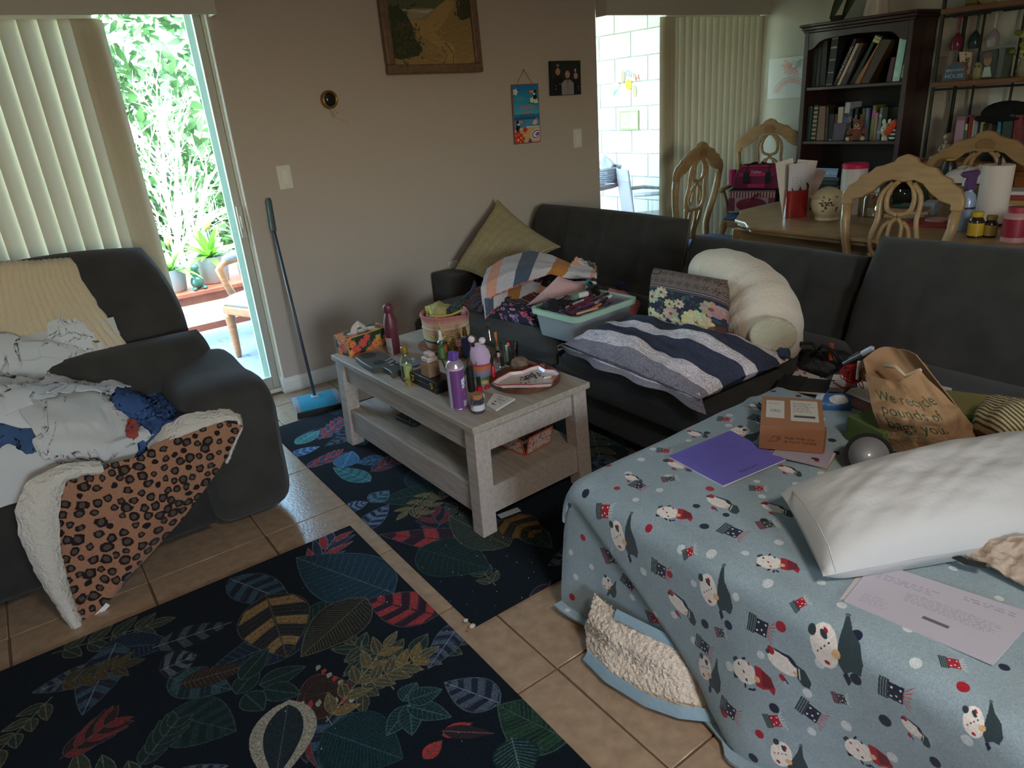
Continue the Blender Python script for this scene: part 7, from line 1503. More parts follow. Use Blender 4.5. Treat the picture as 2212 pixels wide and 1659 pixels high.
ob('glass_body', MB().box((0, 0, .047), (.034, .024, .094)), mt((54, 62, 104), .12, trans=.2, coat=.5), t, bevel=.004); ob('silver_collar', MB().box((0, 0, .099), (.034, .02, .008)), mt((190, 186, 180), .25, .9), t, bevel=.002); lath('gold_top', t, [(.011, .102), (.011, .128), (.008, .13), (.008, .142), (1e-6, .143)], GOLD_)
t = shape('clear_bottle', 'clear glass swing top bottle with dark sticks behind the plush', 'bottle', 1061, 770, [('glass_body', [(.026, 0), (.028, .004), (.028, .065), (.022, .095), (.011, .125), (.010, .140), (.013, .142), (.013, .150), (.010, .152)], GL)])
for k in range(3): ob('dark_stick', MB().tube([(.004*k-.005, .0, .01), (.01-.014*k, -.004, .13+.004*k)], .0015, 5), mt((40, 28, 26), .6), t)
ob('red_ring', MB().tube([(.0285*cos(q)*.5-.02, .0, .035+.014*sin(q)) for q in lsp(0, 6.283, 16, endpoint=False)], .002, 6, closed=True), mt((176, 70, 70), .5), t)
one('orange_stick', 'orange paper strip standing behind the clear bottle', 'strip', MB().box(tp(1070, 764)+NA([.01, 0, .05]), (.012, .003, .10)), mt((206, 130, 60), .6))
t = thing('glass_tumbler', 'clear ribbed glass tumbler full of small tubes on the coffee table', 'glass', tuple(tp(1103, 783)))
lath('glass_wall', t, [(.030, 0), (.032, .004), (.042, .09), (.040, .09), (.030, .008), (1e-6, .008)], GL, 26)
for k, (x, y, col, h, lab) in enumerate(((-.012, .004, (206, 200, 196), .072, 'small white tube standing in the glass tumbler'), (.002, .01, (200, 60, 60), .078, 'small tube with a red end standing in the glass tumbler'), (.006, -.012, (96, 26, 40), .06, 'wine red lipstick standing in the glass tumbler'), (-.008, -.012, (60, 56, 60), .068, 'dark tube standing in the glass tumbler'))):
    q = thing('lip_balm', lab, 'tube', tuple(tp(1103, 783)+NA([x, y, .009])), 0, 'tubes in the glass tumbler'); lath('tube_body', q, [(.006, 0), (.006, h*.7)], mt(col, .4), 12); lath('tube_cap', q, [(.0063, h*.7), (.0063, h), (1e-6, h)], mt(tuple(min(255, int(v*1.2)+20) for v in col), .35), 12)
for px, py, c1, c2, lab in ((1076, 768, (206, 200, 196), (30, 30, 30), 'tiny black bottle with a white top beside the clear bottle'), (1078, 782, (206, 170, 160), (120, 60, 60), 'tiny pink bottle behind the black capped polish')):
    q = shape('polish_bottle', lab, 'bottle', px, py, [('bottle_body', [(.008, 0), (.009, .002), (.009, .022), (.005, .026)], mt(c2, .3)), ('cap', [(.0065, .026), (.0065, .042), (1e-6, .042)], mt(c1, .4))], 14)
# striped bucket with the plush
t = thing('striped_bucket', 'small rainbow striped tin bucket with a gold wire handle', 'bucket', tuple(tp(1043, 824)))
rs = [.030, .0325, .035, .0375, .0405, .0435, .0445]; zs = [0, .016, .031, .046, .062, .080, .086]; cs_ = [(190, 170, 116), (96, 120, 92), (120, 124, 140), (140, 130, 148), (196, 110, 70), (178, 66, 76)]
lath('bucket_floor', t, [(.029, 0), (.029, .002)], mt(cs_[0], .4))
for k in range(6): lath('stripe_band', t, [(rs[k], zs[k]), (rs[k+1], zs[k+1]), (rs[k+1]-.002, zs[k+1]), (rs[k]-.002, zs[k]+.001)], mt(cs_[k], .4), 28)
ob('wire_handle', MB().tube([(.044*cos(q)*.95+.006, -.02+.0*q, .084+.066*sin(q)) for q in lsp(-.15, 3.3, 24)], .0015, 6), GOLD_, t, smooth=1); ob('handle_bead', MB().ell((.050, -.012, .072), (.007, .007, .007), 10, 8), mt((196, 160, 110), .5), t, smooth=1)
PLM = mt((206, 176, 206), .95, bump=(160, .5), sheen=.3); BKP = mt((26, 24, 28), .95, bump=(160, .4))
q = tp(1043, 824); t = thing('egg_plush', 'lavender egg shaped plush with black patch and two pompoms in the bucket', 'plush toy', tuple(q+NA([0, 0, .055])))
ob('plush_body', MB().ell((0, 0, .052), (.042, .040, .062), 20, 14, roty(R(-12))), PLM, t, smooth=1); ob('black_patch', MB().ell((.030, -.022, .030), (.016, .014, .022), 14, 10), BKP, t, smooth=1)
for x, y, z in ((-.034, .0, .135), (.008, -.012, .122)): ob('pompom', MB().ell((x, y, z), (.014, .014, .014), 12, 9), mt((222, 206, 214), .95), t, smooth=1); ob('pompom_stalk', MB().tube([(x*.6-.004, y*.5, .10), (x, y, z-.010)], .006, 8), BKP, t, smooth=1)
# spray can
cv = Canvas(.22, .17, 1100, (112, 66, 122)); cv.rect(.09, 0, .108, .17, (196, 190, 204)); cv.rect(0, .16, .22, .17, (196, 170, 196))
cv.poly([(.155, .085), (.175, .09), (.175, .13), (.150, .12)], (214, 214, 222)); cv.text('Ly', (.163, .108), .034, (50, 56, 100)); cv.line([(.148, .08), (.176, .086)], .003, (200, 60, 110)); cv.rect(.155, .012, .185, .035, (190, 180, 200)); cv.scrib(.156, .014, .184, .034, 4, (80, 60, 100)); cv.text('A', (.165, .06), .014, (190, 160, 196))
t = thing('aerosol_can', 'purple aerosol spray can with purple nozzle at the front of the table', 'spray can', tuple(tp(992, 879)), R(22))
ob('can_body', MB().lathe([(.0335, .0), (.0335, .166)], 32, uvs=True), cv.mat(rough=.3, spec=.6), t, smooth=1, auto=40); lath('can_shoulder', t, [(.0335, .166), (.032, .174), (.026, .184), (.018, .190)], mt((196, 182, 192), .25, .6), 32); lath('can_base', t, [(.032, -.0), (.034, .003), (.0336, .006)], mt((190, 186, 190), .3, .8), 32)
ob('nozzle', MB().prism([(-.017, 0), (.012, 0), (.017, .022), (.020, .030), (.0, .034), (-.016, .038)], -.015, .015, rotx(R(90)), (0, 0, .188)), mt((104, 74, 160), .4), t, bevel=.005, seg=3)
shape('mascara_tube', 'tall black tube standing right behind the purple spray can', 'tube', 1019, 845, [('tube_body', [(.014, 0), (.015, .003), (.015, .055)], mt((26, 26, 28), .35)), ('tube_cap', [(.0145, .056), (.0145, .105), (.012, .108), (1e-6, .108)], mt((30, 30, 32), .3))])
# gold hair clip prongs left and right of the can
for lab, p0, p1 in (('thin gold edged hair clip leaning left behind the purple can', (968, 810), (954, 774)), ('thin gold edged hair clip leaning right behind the purple can', (1004, 812), (1012, 772))):
    a = tp(*p0); b = at(p1[0], p1[1], y=a[1]+.0); one('hair_clip', lab, 'hair clip', MB().tube([a+NA([0, 0, .002]), a*.5+b*.5, b], [.0035, .004, .003], 6), GOLD_)
RP = mt((170, 24, 40), .2, coat=.4)
shape('nail_polish', 'red nail polish with a tall red cap beside the striped bucket', 'nail polish', 1067, 824, [('glass_body', [(.012, 0), (.014, .002), (.014, .022), (.009, .030)], RP), ('cap', [(.0095, .030), (.0075, .066), (.006, .068), (1e-6, .068)], mt((176, 30, 46), .35))])
shape('nail_polish', 'red nail polish with a black cap in front of the striped bucket', 'nail polish', 1036, 845, [('glass_body', [(.012, 0), (.0135, .002), (.0135, .018), (.008, .024)], RP), ('cap', [(.0085, .024), (.008, .06), (1e-6, .061)], mt((30, 30, 24), .3))])
shape('nail_polish', 'clear nail polish with a black cap near the round wooden tray', 'nail polish', 1087, 806, [('glass_body', [(.012, 0), (.014, .002), (.014, .028), (.009, .034)], glassm((226, 220, 206), .7)), ('cap', [(.009, .034), (.009, .074), (1e-6, .075)], mt((28, 28, 28), .3))])
t = thing('woven_pouf', 'small round woven tan box shaped like a flat ball', 'ornament', tuple(tp(1124, 800))); WV = mt((142, 112, 92), .8, bump=(120, 1.0), var=(40, .35))
lath('woven_base', t, [(.020, 0), (.034, .008), (.038, .018), (.037, .024)], WV, 24); lath('woven_lid', t, [(.0385, .025), (.039, .032), (.034, .046), (.02, .056), (1e-6, .058)], WV, 24)
# round wooden tray with the leaf dish
tc = tp(1136, 823); t = thing('wooden_tray', 'round dark wooden serving tray at the sofa end of the coffee table', 'tray', tuple(tc)); WT = mt((92, 58, 42), .4, var=(10, .35, (1, 5, 1)))
lath('tray_slab', t, [(.132, 0), (.140, .004), (.141, .020), (.134, .024), (.128, .020), (1e-6, .019)], WT, 44)
dz = .021
def tt(px, py, h=0): return at(px, py, z=TT+dz+h)
out = [tt(*q, .004) for q in ((1062, 834), (1072, 825), (1100, 810), (1128, 807), (1148, 799), (1164, 795), (1180, 804), (1200, 805), (1211, 813), (1200, 824), (1194, 835), (1150, 838), (1110, 838), (1080, 839))]
t = thing('leaf_dish', 'white leaf shaped ceramic dish with red rim holding ashes', 'dish', (0, 0, 0)); ce = np.mean(out, 0); n = len(out)
ring = lambda s, h: [ce+(q-ce)*s+NA([0, 0, h]) for q in out]
b = MB(); V = ring(.90, -.003)+ring(1.0, .012)+ring(.95, .013)+ring(.86, .003); fcs = [(k*n+i, k*n+(i+1) % n, (k+1)*n+(i+1) % n, (k+1)*n+i) for k in range(3) for i in range(n)]
area = sum(out[i][0]*out[(i+1) % n][1]-out[(i+1) % n][0]*out[i][1] for i in range(n)); fl_ = area < 0
fcs = [q[::-1] if fl_ else q for q in fcs]+[list(range(3*n, 4*n))[::-1] if fl_ else list(range(3*n, 4*n)), list(range(n)) if fl_ else list(range(n))[::-1]]
ob('dish_body', b.add(V, fcs), mt((222, 206, 198), .25, coat=.3), t, smooth=1, auto=30); ob('red_rim', MB().tube(ring(.985, .013), .0022, 6, closed=True), mt((170, 40, 52), .3), t, smooth=1)
ob('leaf_tip', MB().ell(tt(1053, 836, .004), (.016, .012, .008), 12, 8, rotz(.4)), mt((170, 34, 46), .3), t, smooth=1)
g = np.random.default_rng(6); b = MB()
for k in range(60): b.ell(ce+NA([g.normal(.012, .026), g.normal(-.004, .020), .006]), (g.uniform(.002, .006), g.uniform(.002, .005), .002), 6, 5)
o = one('ash_pile', 'heap of grey ash in the leaf dish', 'ash', b, mt((70, 66, 62), .9, var=(60, .6))); o['kind'] = 'stuff'
p = tt(1174, 817, .012); q = tt(1204, 812, .012); t = thing('cigarette', 'half smoked cigarette with orange filter lying in the leaf dish', 'cigarette', (0, 0, 0)); ob('paper_tube', MB().tube([p, p*.45+q*.55], .0038, 8), mt((220, 214, 206), .7), t); ob('filter', MB().tube([p*.45+q*.55, q], .004, 8), mt((206, 120, 50), .7), t)
p = tt(1143, 786, .006); q = tt(1166, 792, .006); t = thing('wooden_pipe', 'small reddish wooden pipe at the back of the round tray', 'pipe', (0, 0, 0)); ob('stem', MB().tube([p, q], [.006, .007], 8), mt((140, 70, 52), .4), t, smooth=1, auto=40); lath('bowl', t, [(.008, -.004), (.011, .003), (.010, .018), (.007, .018), (.006, .008), (1e-6, .008)], mt((150, 92, 64), .4), 16, tuple(tt(1172, 795, .004)))
# cork jar and saying coaster
t = shape('cork_jar', 'tiny glass jar with blue sand and a cork lid at the table edge', 'jar', 1033, 889, [('glass_body', [(.024, 0), (.026, .003), (.026, .048), (.020, .055), (.020, .060)], glassm((226, 232, 236), .8)), ('blue_sand', [(.023, .003), (.024, .005), (.024, .036), (1e-6, .037)], mt((96, 116, 150), .9, bump=(300, .6))), ('cork_lid', [(.0195, .052), (.021, .062), (.021, .072), (1e-6, .072)], mt((176, 120, 84), .8, bump=(90, .5)))])
ob('wire_clasp', MB().tube([(.022, -.01, .05), (.032, -.006, .045), (.033, .004, .06), (.022, .006, .068)], .0015, 6).tube([(-.022, -.01, .05), (-.03, -.012, .042), (-.026, -.01, .03)], .0015, 6), mt((180, 180, 180), .3, .9), t); ob('paper_label', MB().lathe([(.0263, .012), (.0263, .034)], 22), mt((206, 200, 206), .6), t)
cv = Canvas(.1, .1, 1300, (214, 206, 192))
for k, (s_, z_) in enumerate((('YES', .016), ('I REALLY DO', .010), ('NEED', .020), ('ALL THESE', .011))): cv.text(s_, (.05, .080-.020*k), z_, (40, 38, 40), 0, 1, .9)
cv.ell((.072, .062), .006, .006, (150, 50, 50)); cv.rect(.06, .076, .08, .086, (70, 74, 90))
a, b, c, d = [tp(*q, .002) for q in ((1113, 864), (1067, 852), (1051, 876), (1072, 889))]
one('square_coaster', 'square white coaster with printed words read upside down', 'coaster', MB().add([a, b, c, d]+[q-NA([0, 0, -.006]) for q in (a, b, c, d)], [(0, 1, 2, 3)[::-1], (4, 5, 6, 7), (0, 1, 5, 4), (1, 2, 6, 5), (2, 3, 7, 6), (3, 0, 4, 7)], 0, [(0, 0), (1, 0), (1, 1), (0, 1)]*2), cv.mat(rough=.4))
# lower shelf
def sp_(px, py, dz=0): return at(px, py, z=TSH+dz)
remote('remote_control', 'large black remote control on the lower table shelf', sp_(862, 902), sp_(903, 921), .05, .022, 5)
remote('remote_control', 'grey remote control at the far end of the lower shelf', sp_(848, 876), sp_(876, 890), .04, .018, 6, m=mt((96, 94, 92), .5))
t = thing('gold_bowl', 'shallow gold metal bowl on the lower table shelf', 'bowl', tuple(sp_(960, 914))); lath('bowl_shell', t, [(.03, 0), (.06, .012), (.085, .034), (.083, .036), (.058, .015), (1e-6, .005)], mt((150, 120, 60), .25, .9), 30); lath('foot_ring', t, [(.032, 0), (.034, .003)], GOLD_, 24)
cv = floralface(.3, .2, 9); cv.a = cv.a*0+NA((232, 206, 196), np.float32)/255
for _ in range(50): cv.ell((ru(0, .3), ru(0, .2)), ru(.006, .02), ru(.004, .009), rch([(220, 120, 100), (90, 130, 150), (232, 150, 130), (70, 90, 110), (214, 90, 80)]), ru(0, 3))
for q in ((0, 0, .3, .012), (0, .188, .3, .2), (0, 0, .012, .2), (.288, 0, .3, .2)): cv.rect(*q, (220, 100, 70))
cvm = cv.mat(rough=.5)
t = thing('floral_gift_box', 'coral floral printed open box tilted on the lower table shelf', 'box', (0, 0, 0))
bp = sp_(1136, 985); ex = sp_(1188, 955)-bp; ex = ex/np.linalg.norm(ex); ey = NA([-ex[1], ex[0], 0]); h3 = .085; w3, d3 = .15, .20
o0 = bp+ey*.0; q = [o0, o0+ex*w3, o0+ex*w3+ey*d3, o0+ey*d3]; ob('box_panel', MB().slab(q[0], q[1], q[3], .004), cvm, t)
for i0, i1 in ((0, 1), (1, 2), (2, 3), (3, 0)):
    a, b = q[i0], q[i1]; fl = NA([0, 0, h3]); ob('box_panel', MB().slab(a+NA([0, 0, .003]), b+NA([0, 0, .003]), a+fl+np.cross(b-a, [0, 0, 1])/np.linalg.norm(b-a)*.02, .003), cvm, t)
one('folded_leaflet', 'white leaflet lying on the rug beside the table leg', 'paper', MB().slab(at(1082, 1120, z=.0105), at(1126, 1104, z=.0105), at(1074, 1112, z=.0105), .001), mt((196, 196, 200), .6))
# ------------------------------------------------------------------ carpet sweeper leaning on the door jamb
t = thing('carpet_sweeper', 'blue carpet sweeper with a long dark handle leaning on the wall', 'sweeper', (0, 0, 0)); TEAL_ = mt((46, 150, 180), .35, coat=.3); GRYP = mt((140, 148, 156), .45); BK2 = mt((24, 26, 28), .7)
q = [at(*p, z=.055) for p in ((645, 880), (733, 860), (718, 838), (630, 856))]; ce = sum(q)/4; ex = q[1]-q[0]; wL = np.linalg.norm(ex); ex /= wL; ey = NA([-ex[1], ex[0], 0]); R3 = stk([ex, ey, NA([0, 0, 1])], 1)
def sw(lo, hi, m, nm, bev=.006): return ob(nm, MB().bb(lo, hi).xf(R3, (ce[0], ce[1], 0)), m, t, bevel=bev)
wx, wy = .125, .115
P = NA([[(x, y, .028+.034*(1-abs(y/wy)**3.5)) for x in lsp(-wx+.028, wx-.028, 8)] for y in lsp(-wy, wy, 12)]); ob('blue_cover', sheet(P, .02).xf(R3, (ce[0], ce[1], 0)), TEAL_, t, smooth=1, auto=40)
for s in (-1, 1): 
    P = NA([[(s*x if s > 0 else -x2, y, .028+.035*(1-abs(y/wy)**3.5)) for x, x2 in zip(lsp(wx-.027, wx, 3), lsp(wx, wx-.027, 3))] for y in lsp(-wy, wy, 12)]); ob('end_cap', sheet(P, .026).xf(R3, (ce[0], ce[1], 0)), GRYP, t, smooth=1, auto=40)
sw((-wx, -wy-.012, .012), (wx, -wy+.004, .034), BK2, 'bumper', .003); sw((-wx, wy-.004, .012), (wx, wy+.012, .034), BK2, 'bumper', .003); sw((-wx+.01, -wy, .010), (wx-.01, wy, .024), BK2, 'chassis')
b = MB(); g = np.random.default_rng(1)
for k in range(80): x = -wx+2*wx*k/79; b.box((x, -wy-.006, .007), (.004, .014, .014), 0, rotx(g.uniform(-.2, .2)))
o = ob('bristles', b.xf(R3, (ce[0], ce[1], 0)), BK2, t); o['kind'] = 'stuff'
sw((-.022, -.02, .060), (.022, .025, .066), mt((170, 176, 180), .4), 'handle_bracket', .002)
p0 = at(676, 850, y=ce[1]+.01); p0 = NA([ce[0]+.0, ce[1]+.01, .066]); p1 = at(592, 500, y=3.90); p2 = at(580, 428, y=3.935)
ob('handle_pole', MB().tube([p0, p0*.5+p1*.5, p1], .009, 10), mt((58, 66, 74), .4), t, smooth=1); ob('handle_grip', MB().tube([p1, p1*.96+p2*.04, p2*.9+p1*.1, p2], [.013, .0145, .0145, .010], 12), mt((66, 82, 84), .6), t, smooth=1)
# crumbs by the rug corner
for k, (px, py, s) in enumerate(((1006, 1340, .009), (1020, 1352, .012), (1012, 1360, .008))):
    one('crumb', ('small white crumb at the rug corner', 'largest white crumb at the rug corner', 'tan crumb nearest the tile at the rug corner')[k], 'crumb', MB().ell(at(px, py, z=.013), (s, s*.8, s*.5), 7, 5), mt((200, 186, 170) if k < 2 else (150, 110, 80), .9), smooth=1)
b = MB(); g = np.random.default_rng(9)
for k in range(70):
    q = at(g.uniform(820, 1240), g.uniform(1080, 1330), z=.0105) if k < 45 else at(g.uniform(500, 1000), g.uniform(1250, 1640), z=.0105); s = g.uniform(.001, .0025); b.box(q, (s*1.5, s, s*.6), 0, rotz(g.uniform(0, 3)))
o = one('lint_specks', 'scattered pale lint specks on the dark rugs', 'lint', b, mt((190, 184, 172), .9)); o['kind'] = 'stuff'

# ------------------------------------------------------------------ clutter on the dining table and on the far armchair
def dp(px, py, dz=0): return at(px, py, z=DZ+dz)
def boxy(name, label, cat, c, d, rz, m, bevel=.003, part=None, group=None):
    b = MB().box(np.asarray(c, float)+NA([0, 0, d[2]/2]), d, 0, rotz(rz)); return one(name, label, cat, b, m, bevel=bevel, group=group)
RED_ = mt((150, 24, 28), .25, coat=.4)
t = thing('red_cup', 'glossy red square pen cup holding papers and scissors on the dining table', 'cup', tuple(dp(1716, 468)), R(-36))
ob('cup_body', shellbox(rr(.062, .040, .02), rr(.062, .040, .02), 0, .155, .003), RED_, t, smooth=1, auto=40)
rc = dp(1716, 468); W3 = rotz(R(-36))
def stand(lab, x, y, w, h, tilt, roll, col, txt=True, z0=.01):
    cv = Canvas(w, h, 700, col)
    if txt: cv.scrib(w*.2, h*.45, w*.8, h*.75, 6, (150, 144, 150), .6)
    R3 = W3 @ rotx(R(90+tilt)) @ rotz(R(roll)); m = cv.mat(rough=.8)
    return one('paper_sheet', lab, 'paper', MB().slab((-w/2, 0, 0), (w/2, 0, 0), (-w/2, h, 0), .0015).xf(R3, rc+W3 @ NA([x, y, z0])), m)
stand('front grey printed letter standing in the red cup', .0, -.012, .105, .30, 6, 3, (196, 188, 192)); stand('larger pale sheet behind the front letter in the red cup', .004, .004, .115, .31, 3, -8, (206, 194, 188), False); stand('tilted rose sheet at the right in the red cup', .025, .016, .10, .27, 0, -22, (196, 168, 158), False); stand('white sheet leaning left at the back of the red cup', -.012, .024, .10, .32, 2, 12, (210, 200, 190), False)
t = thing('scissors', 'scissors with black loop handles standing in the red cup', 'scissors', tuple(rc+W3 @ NA([.01, -.026, 0])), R(-36))
for s in (-1, 1): ob('handle_loop', MB().tube([(s*.024+.021*cos(q)*1.1, 0, .170+.024*sin(q)) for q in lsp(0, 6.283, 18, endpoint=False)], .005, 8, closed=True), mt((24, 24, 26), .4), t, smooth=1); ob('blade', MB().box((s*.004, 0, .08), (.010, .002, .13)), mt((170, 172, 176), .25, .9), t)
# pierced ceramic lantern
t = thing('ceramic_lantern', 'round cream ceramic lantern pierced with a tree pattern on the dining table', 'lantern', tuple(dp(1785, 474)), 0); CRC = mt((206, 186, 148), .35, coat=.3)
lath('base_ring', t, [(.062, 0), (.066, .004), (.064, .018), (.058, .022)], CRC, 28)
lath('globe', t, [(.055, .020), (.072, .036), (.086, .066), (.090, .095), (.084, .126), (.066, .153), (.040, .172), (.015, .180), (1e-6, .181)], CRC, 32)
g = np.random.default_rng(4); dm = mt((74, 58, 40), .8)
for k in range(26):
    th = R(215)+g.uniform(-.62, .55); z = g.choice([.06, .075, .09, .105, .118, .13])+g.uniform(-.004, .004); r = .0905*sqrt(max(0, 1-((z-.092)/.098)**2)); n_ = NA([cos(th)*r, sin(th)*r, (z-.092)*.8]); n_ /= np.linalg.norm(n_)
    ob('cut_out', MB().lathe([(.0095, 0), (1e-6, .0006)], 8, sy=.42).xf(frame(n_) @ rotz(g.uniform(0, 3)), (r*cos(th), r*sin(th), z)), dm, t)
ob('leaf_scroll', MB().tube([(.089*cos(q), .089*sin(q), .128+.006*sin(q*9)) for q in lsp(0, 6.283, 40, endpoint=False)], .004, 6, closed=True), CRC, t, smooth=1)
boxy('notebook_stack', 'stack of dark notebooks behind the red cup', 'book', dp(1752, 452)+NA([.05, .0, 0]), (.16, .12, .055), .3, mt((50, 52, 48), .6)); 
boxy('candy_bag', 'crumpled colourful snack bag on the notebooks behind the red cup', 'bag', dp(1752, 452)+NA([.05, 0, .056]), (.12, .08, .03), .5, mt((176, 110, 90), .4, var=(30, .6)), .012)
t = thing('wipes_tub', 'white tub with a bright pink lid behind the near dining chair', 'tub', tuple(dp(1842, 432)+NA([.1, 0.06, 0]))); lath('tub_body', t, [(.075, 0), (.078, .004), (.078, .185)], mt((216, 206, 200), .4), 28); lath('pink_lid', t, [(.080, .186), (.081, .205), (.074, .216), (1e-6, .222)], mt((206, 36, 86), .35), 28)
boxy('white_carton', 'small white carton on the dining table seen through the near chair', 'box', dp(1843, 462), (.075, .06, .105), .2, mt((196, 180, 164), .6))
t = thing('clear_jar', 'clear plastic jar with a red dot on the dining table', 'jar', tuple(dp(1884, 466))); lath('jar_body', t, [(.05, 0), (.055, .005), (.055, .10), (.045, .115), (.045, .125)], glassm((226, 220, 206), .8)); lath('white_content', t, [(.05, .003), (.052, .035), (1e-6, .036)], mt((206, 196, 184), .7)); ob('red_dot', MB().ell((-.050, -.022, .112), (.012, .012, .012), 12, 8), mt((176, 50, 36), .5), t, smooth=1)
for k, (px, py, d, rz, col, lab) in enumerate(((1945, 470, (.24, .20, .02), .2, (176, 150, 120), 'tan magazine at the bottom of the pile behind the near chair'), (1945, 470, (.22, .19, .015), .35, (196, 186, 170), 'pale magazine in the middle of the pile behind the near chair'), (1950, 470, (.2, .17, .012), .1, (150, 110, 84), 'brown booklet on top of the pile behind the near chair'))):
    boxy('magazine', lab, 'magazine', dp(px, py)+NA([.1, 0, sum((.02, .015, .012)[:k])]), d, rz, mt(col, .6), .001, group='magazines on the dining table')
pz = dp(1945, 470)+NA([.1, 0, .0475]); t = thing('teal_dish', 'teal oval dish with pale rim on the magazine pile', 'dish', tuple(pz+NA([-.05, .02, 0]))); lath('dish_shell', t, [(.03, 0), (.05, .008), (.048, .010), (.03, .003), (1e-6, .003)], mt((62, 104, 106), .3), 24)
t = thing('black_bowl', 'glossy black round container behind the magazine pile', 'bowl', tuple(dp(1930, 448)+NA([.08, .0, 0]))); lath('bowl_shell', t, [(.03, 0), (.06, .02), (.068, .05), (.064, .08), (.05, .085), (.048, .07), (1e-6, .03)], mt((34, 38, 36), .12), 26)
boxy('green_packet', 'dark green packet at the back of the dining table', 'packet', dp(1975, 440)+NA([.1, 0, 0]), (.06, .05, .09), .4, mt((58, 78, 44), .5), .008)
boxy('pill_organizer', 'translucent pale blue organizer box near the chair post', 'box', dp(2008, 462), (.10, .06, .07), .2, mt((150, 166, 176), .35), .004)
boxy('red_tray', 'red plastic tray at the sofa side of the dining table', 'tray', dp(2010, 487)+NA([.05, 0, 0]), (.20, .26, .012), .1, mt((150, 44, 44), .45), .004)
one('flat_disc', 'flat pink disc lying on the red tray', 'disc', MB().cyl(dp(2020, 486)+NA([.06, .02, .0125]), .055, .008, 24), mt((206, 150, 146), .4), smooth=1, auto=40)
t = thing('spray_cleaner', 'clear bluish spray bottle with a purple trigger head on the dining table', 'bottle', tuple(dp(2080, 497)), R(150)); lath('bottle_body', t, [(.034, 0), (.037, .005), (.037, .14), (.030, .17), (.016, .185), (.015, .195)], mt((150, 166, 196), .25, coat=.3), 26); lath('dark_band', t, [(.0374, .105), (.0374, .115)], mt((34, 38, 60), .5), 26)
ob('trigger_head', MB().prism([(-.022, .19), (.020, .19), (.024, .215), (.022, .245), (.050, .262), (.052, .278), (-.030, .285), (-.036, .268), (-.024, .25)], -.014, .014, rotx(R(90))), mt((86, 56, 104), .45), t, bevel=.005); ob('trigger', MB().tube([(.026, 0, .258), (.040, 0, .235), (.038, 0, .215)], .005, 8), mt((196, 186, 200), .4), t)
boxy('salmon_sponge', 'salmon pink sponge beside the spray cleaner', 'sponge', dp(2056, 492), (.05, .04, .07), .2, mt((206, 130, 120), .9), .01)
t = thing('paper_towel_roll', 'white paper towel roll on a dark wire stand', 'paper towels', tuple(dp(2136, 484)+NA([.0, .0, 0]))); lath('stand_base', t, [(.07, 0), (.07, .008)], mt((30, 30, 30), .4, .5), 26)
lath('paper_roll', t, [(.022, .009), (.066, .009), (.068, .013), (.068, .284), (.066, .288), (.022, .288), (.022, .284)], mt((220, 206, 196), .9, bump=(80, .2)), 36); ob('wire_loop', MB().tube([(-.012, 0, .008), (-.012, 0, .30), (-.010, 0, .322), (0, 0, .330), (.010, 0, .322), (.012, 0, .30), (.012, 0, .008)], .004, 8), mt((30, 30, 30), .4, .5), t, smooth=1)
t = thing('soap_bottle', 'black pump bottle with a yellow collar behind the near chair crest', 'bottle', tuple(dp(2036, 432)+NA([.02, .0, 0]))); lath('white_body', t, [(.036, 0), (.040, .006), (.040, .14)], mt((206, 190, 180), .4), 24); lath('black_sleeve', t, [(.041, .14), (.044, .155), (.040, .20), (.030, .228), (.026, .230)], mt((24, 28, 26), .35), 24); lath('yellow_collar', t, [(.027, .228), (.028, .238), (.020, .240), (1e-6, .240)], mt((196, 150, 40), .4), 20)
boxy('storage_tin', 'beige patterned tin behind the soap bottle on the dining table', 'tin', dp(2070, 440)+NA([.14, 0, 0]), (.16, .2, .10), .1, mt((126, 112, 84), .5, var=(60, .3)), .006)
u = lsp(-1, 1, 26); U, V = np.meshgrid(u, u); q = dp(2070, 440)+NA([.14, 0, .101]); e = np.clip((1-U**4)*(1-V**4), 0, 1)
one('plastic_bag', 'crumpled white plastic bag heaped on the beige tin', 'bag', sheet(stk([U*.10, V*.15, .01+.075*e**.6+.016*e*np.abs(vnoise(U, V, 8, 4))], -1), .003).xf(rotz(.1), q), mt((206, 196, 190), .5, bump=(40, .5)), smooth=1, auto=25)
VB = mt((44, 34, 22), .15, coat=.4); VY = mt((196, 160, 40), .4)
for k, (px, py, s, lab) in enumerate(((2104, 512, 1.0, 'brown vitamin bottle with yellow cap and label nearest the spray cleaner'), (2136, 512, .85, 'second brown bottle with dull yellow label beside the vitamin bottle'))):
    t = thing('vitamin_bottle', lab, 'bottle', tuple(dp(px, py)), k*.8); m = VY if not k else mt((150, 128, 60), .5)
    lath('bottle_body', t, [(.030*s, 0), (.033*s, .004), (.033*s, .075*s), (.024*s, .09*s), (.021*s, .095*s)], VB, 24); lath('cap', t, [(.025*s, .095*s), (.026*s, .098*s), (.026*s, .118*s), (1e-6, .119*s)], m, 22); lath('paper_label', t, [(.0334*s, .010), (.0334*s, .068*s)], m, 24)
t = thing('pink_jar', 'tall pink and red plastic jar at the sofa edge of the dining table', 'jar', tuple(dp(2186, 522))); lath('jar_body', t, [(.045, 0), (.048, .004), (.048, .115), (.034, .130)], mt((196, 150, 146), .35), 26); lath('red_label', t, [(.0484, .025), (.0484, .105)], mt((150, 40, 60), .45), 26); lath('pink_cap', t, [(.036, .130), (.037, .155), (1e-6, .156)], mt((170, 60, 76), .4), 24)
boxy('purple_box', 'small dark purple box right of the pink jar', 'box', dp(2206, 515)+NA([.03, -.06, 0]), (.06, .07, .10), .1, mt((70, 36, 56), .5))
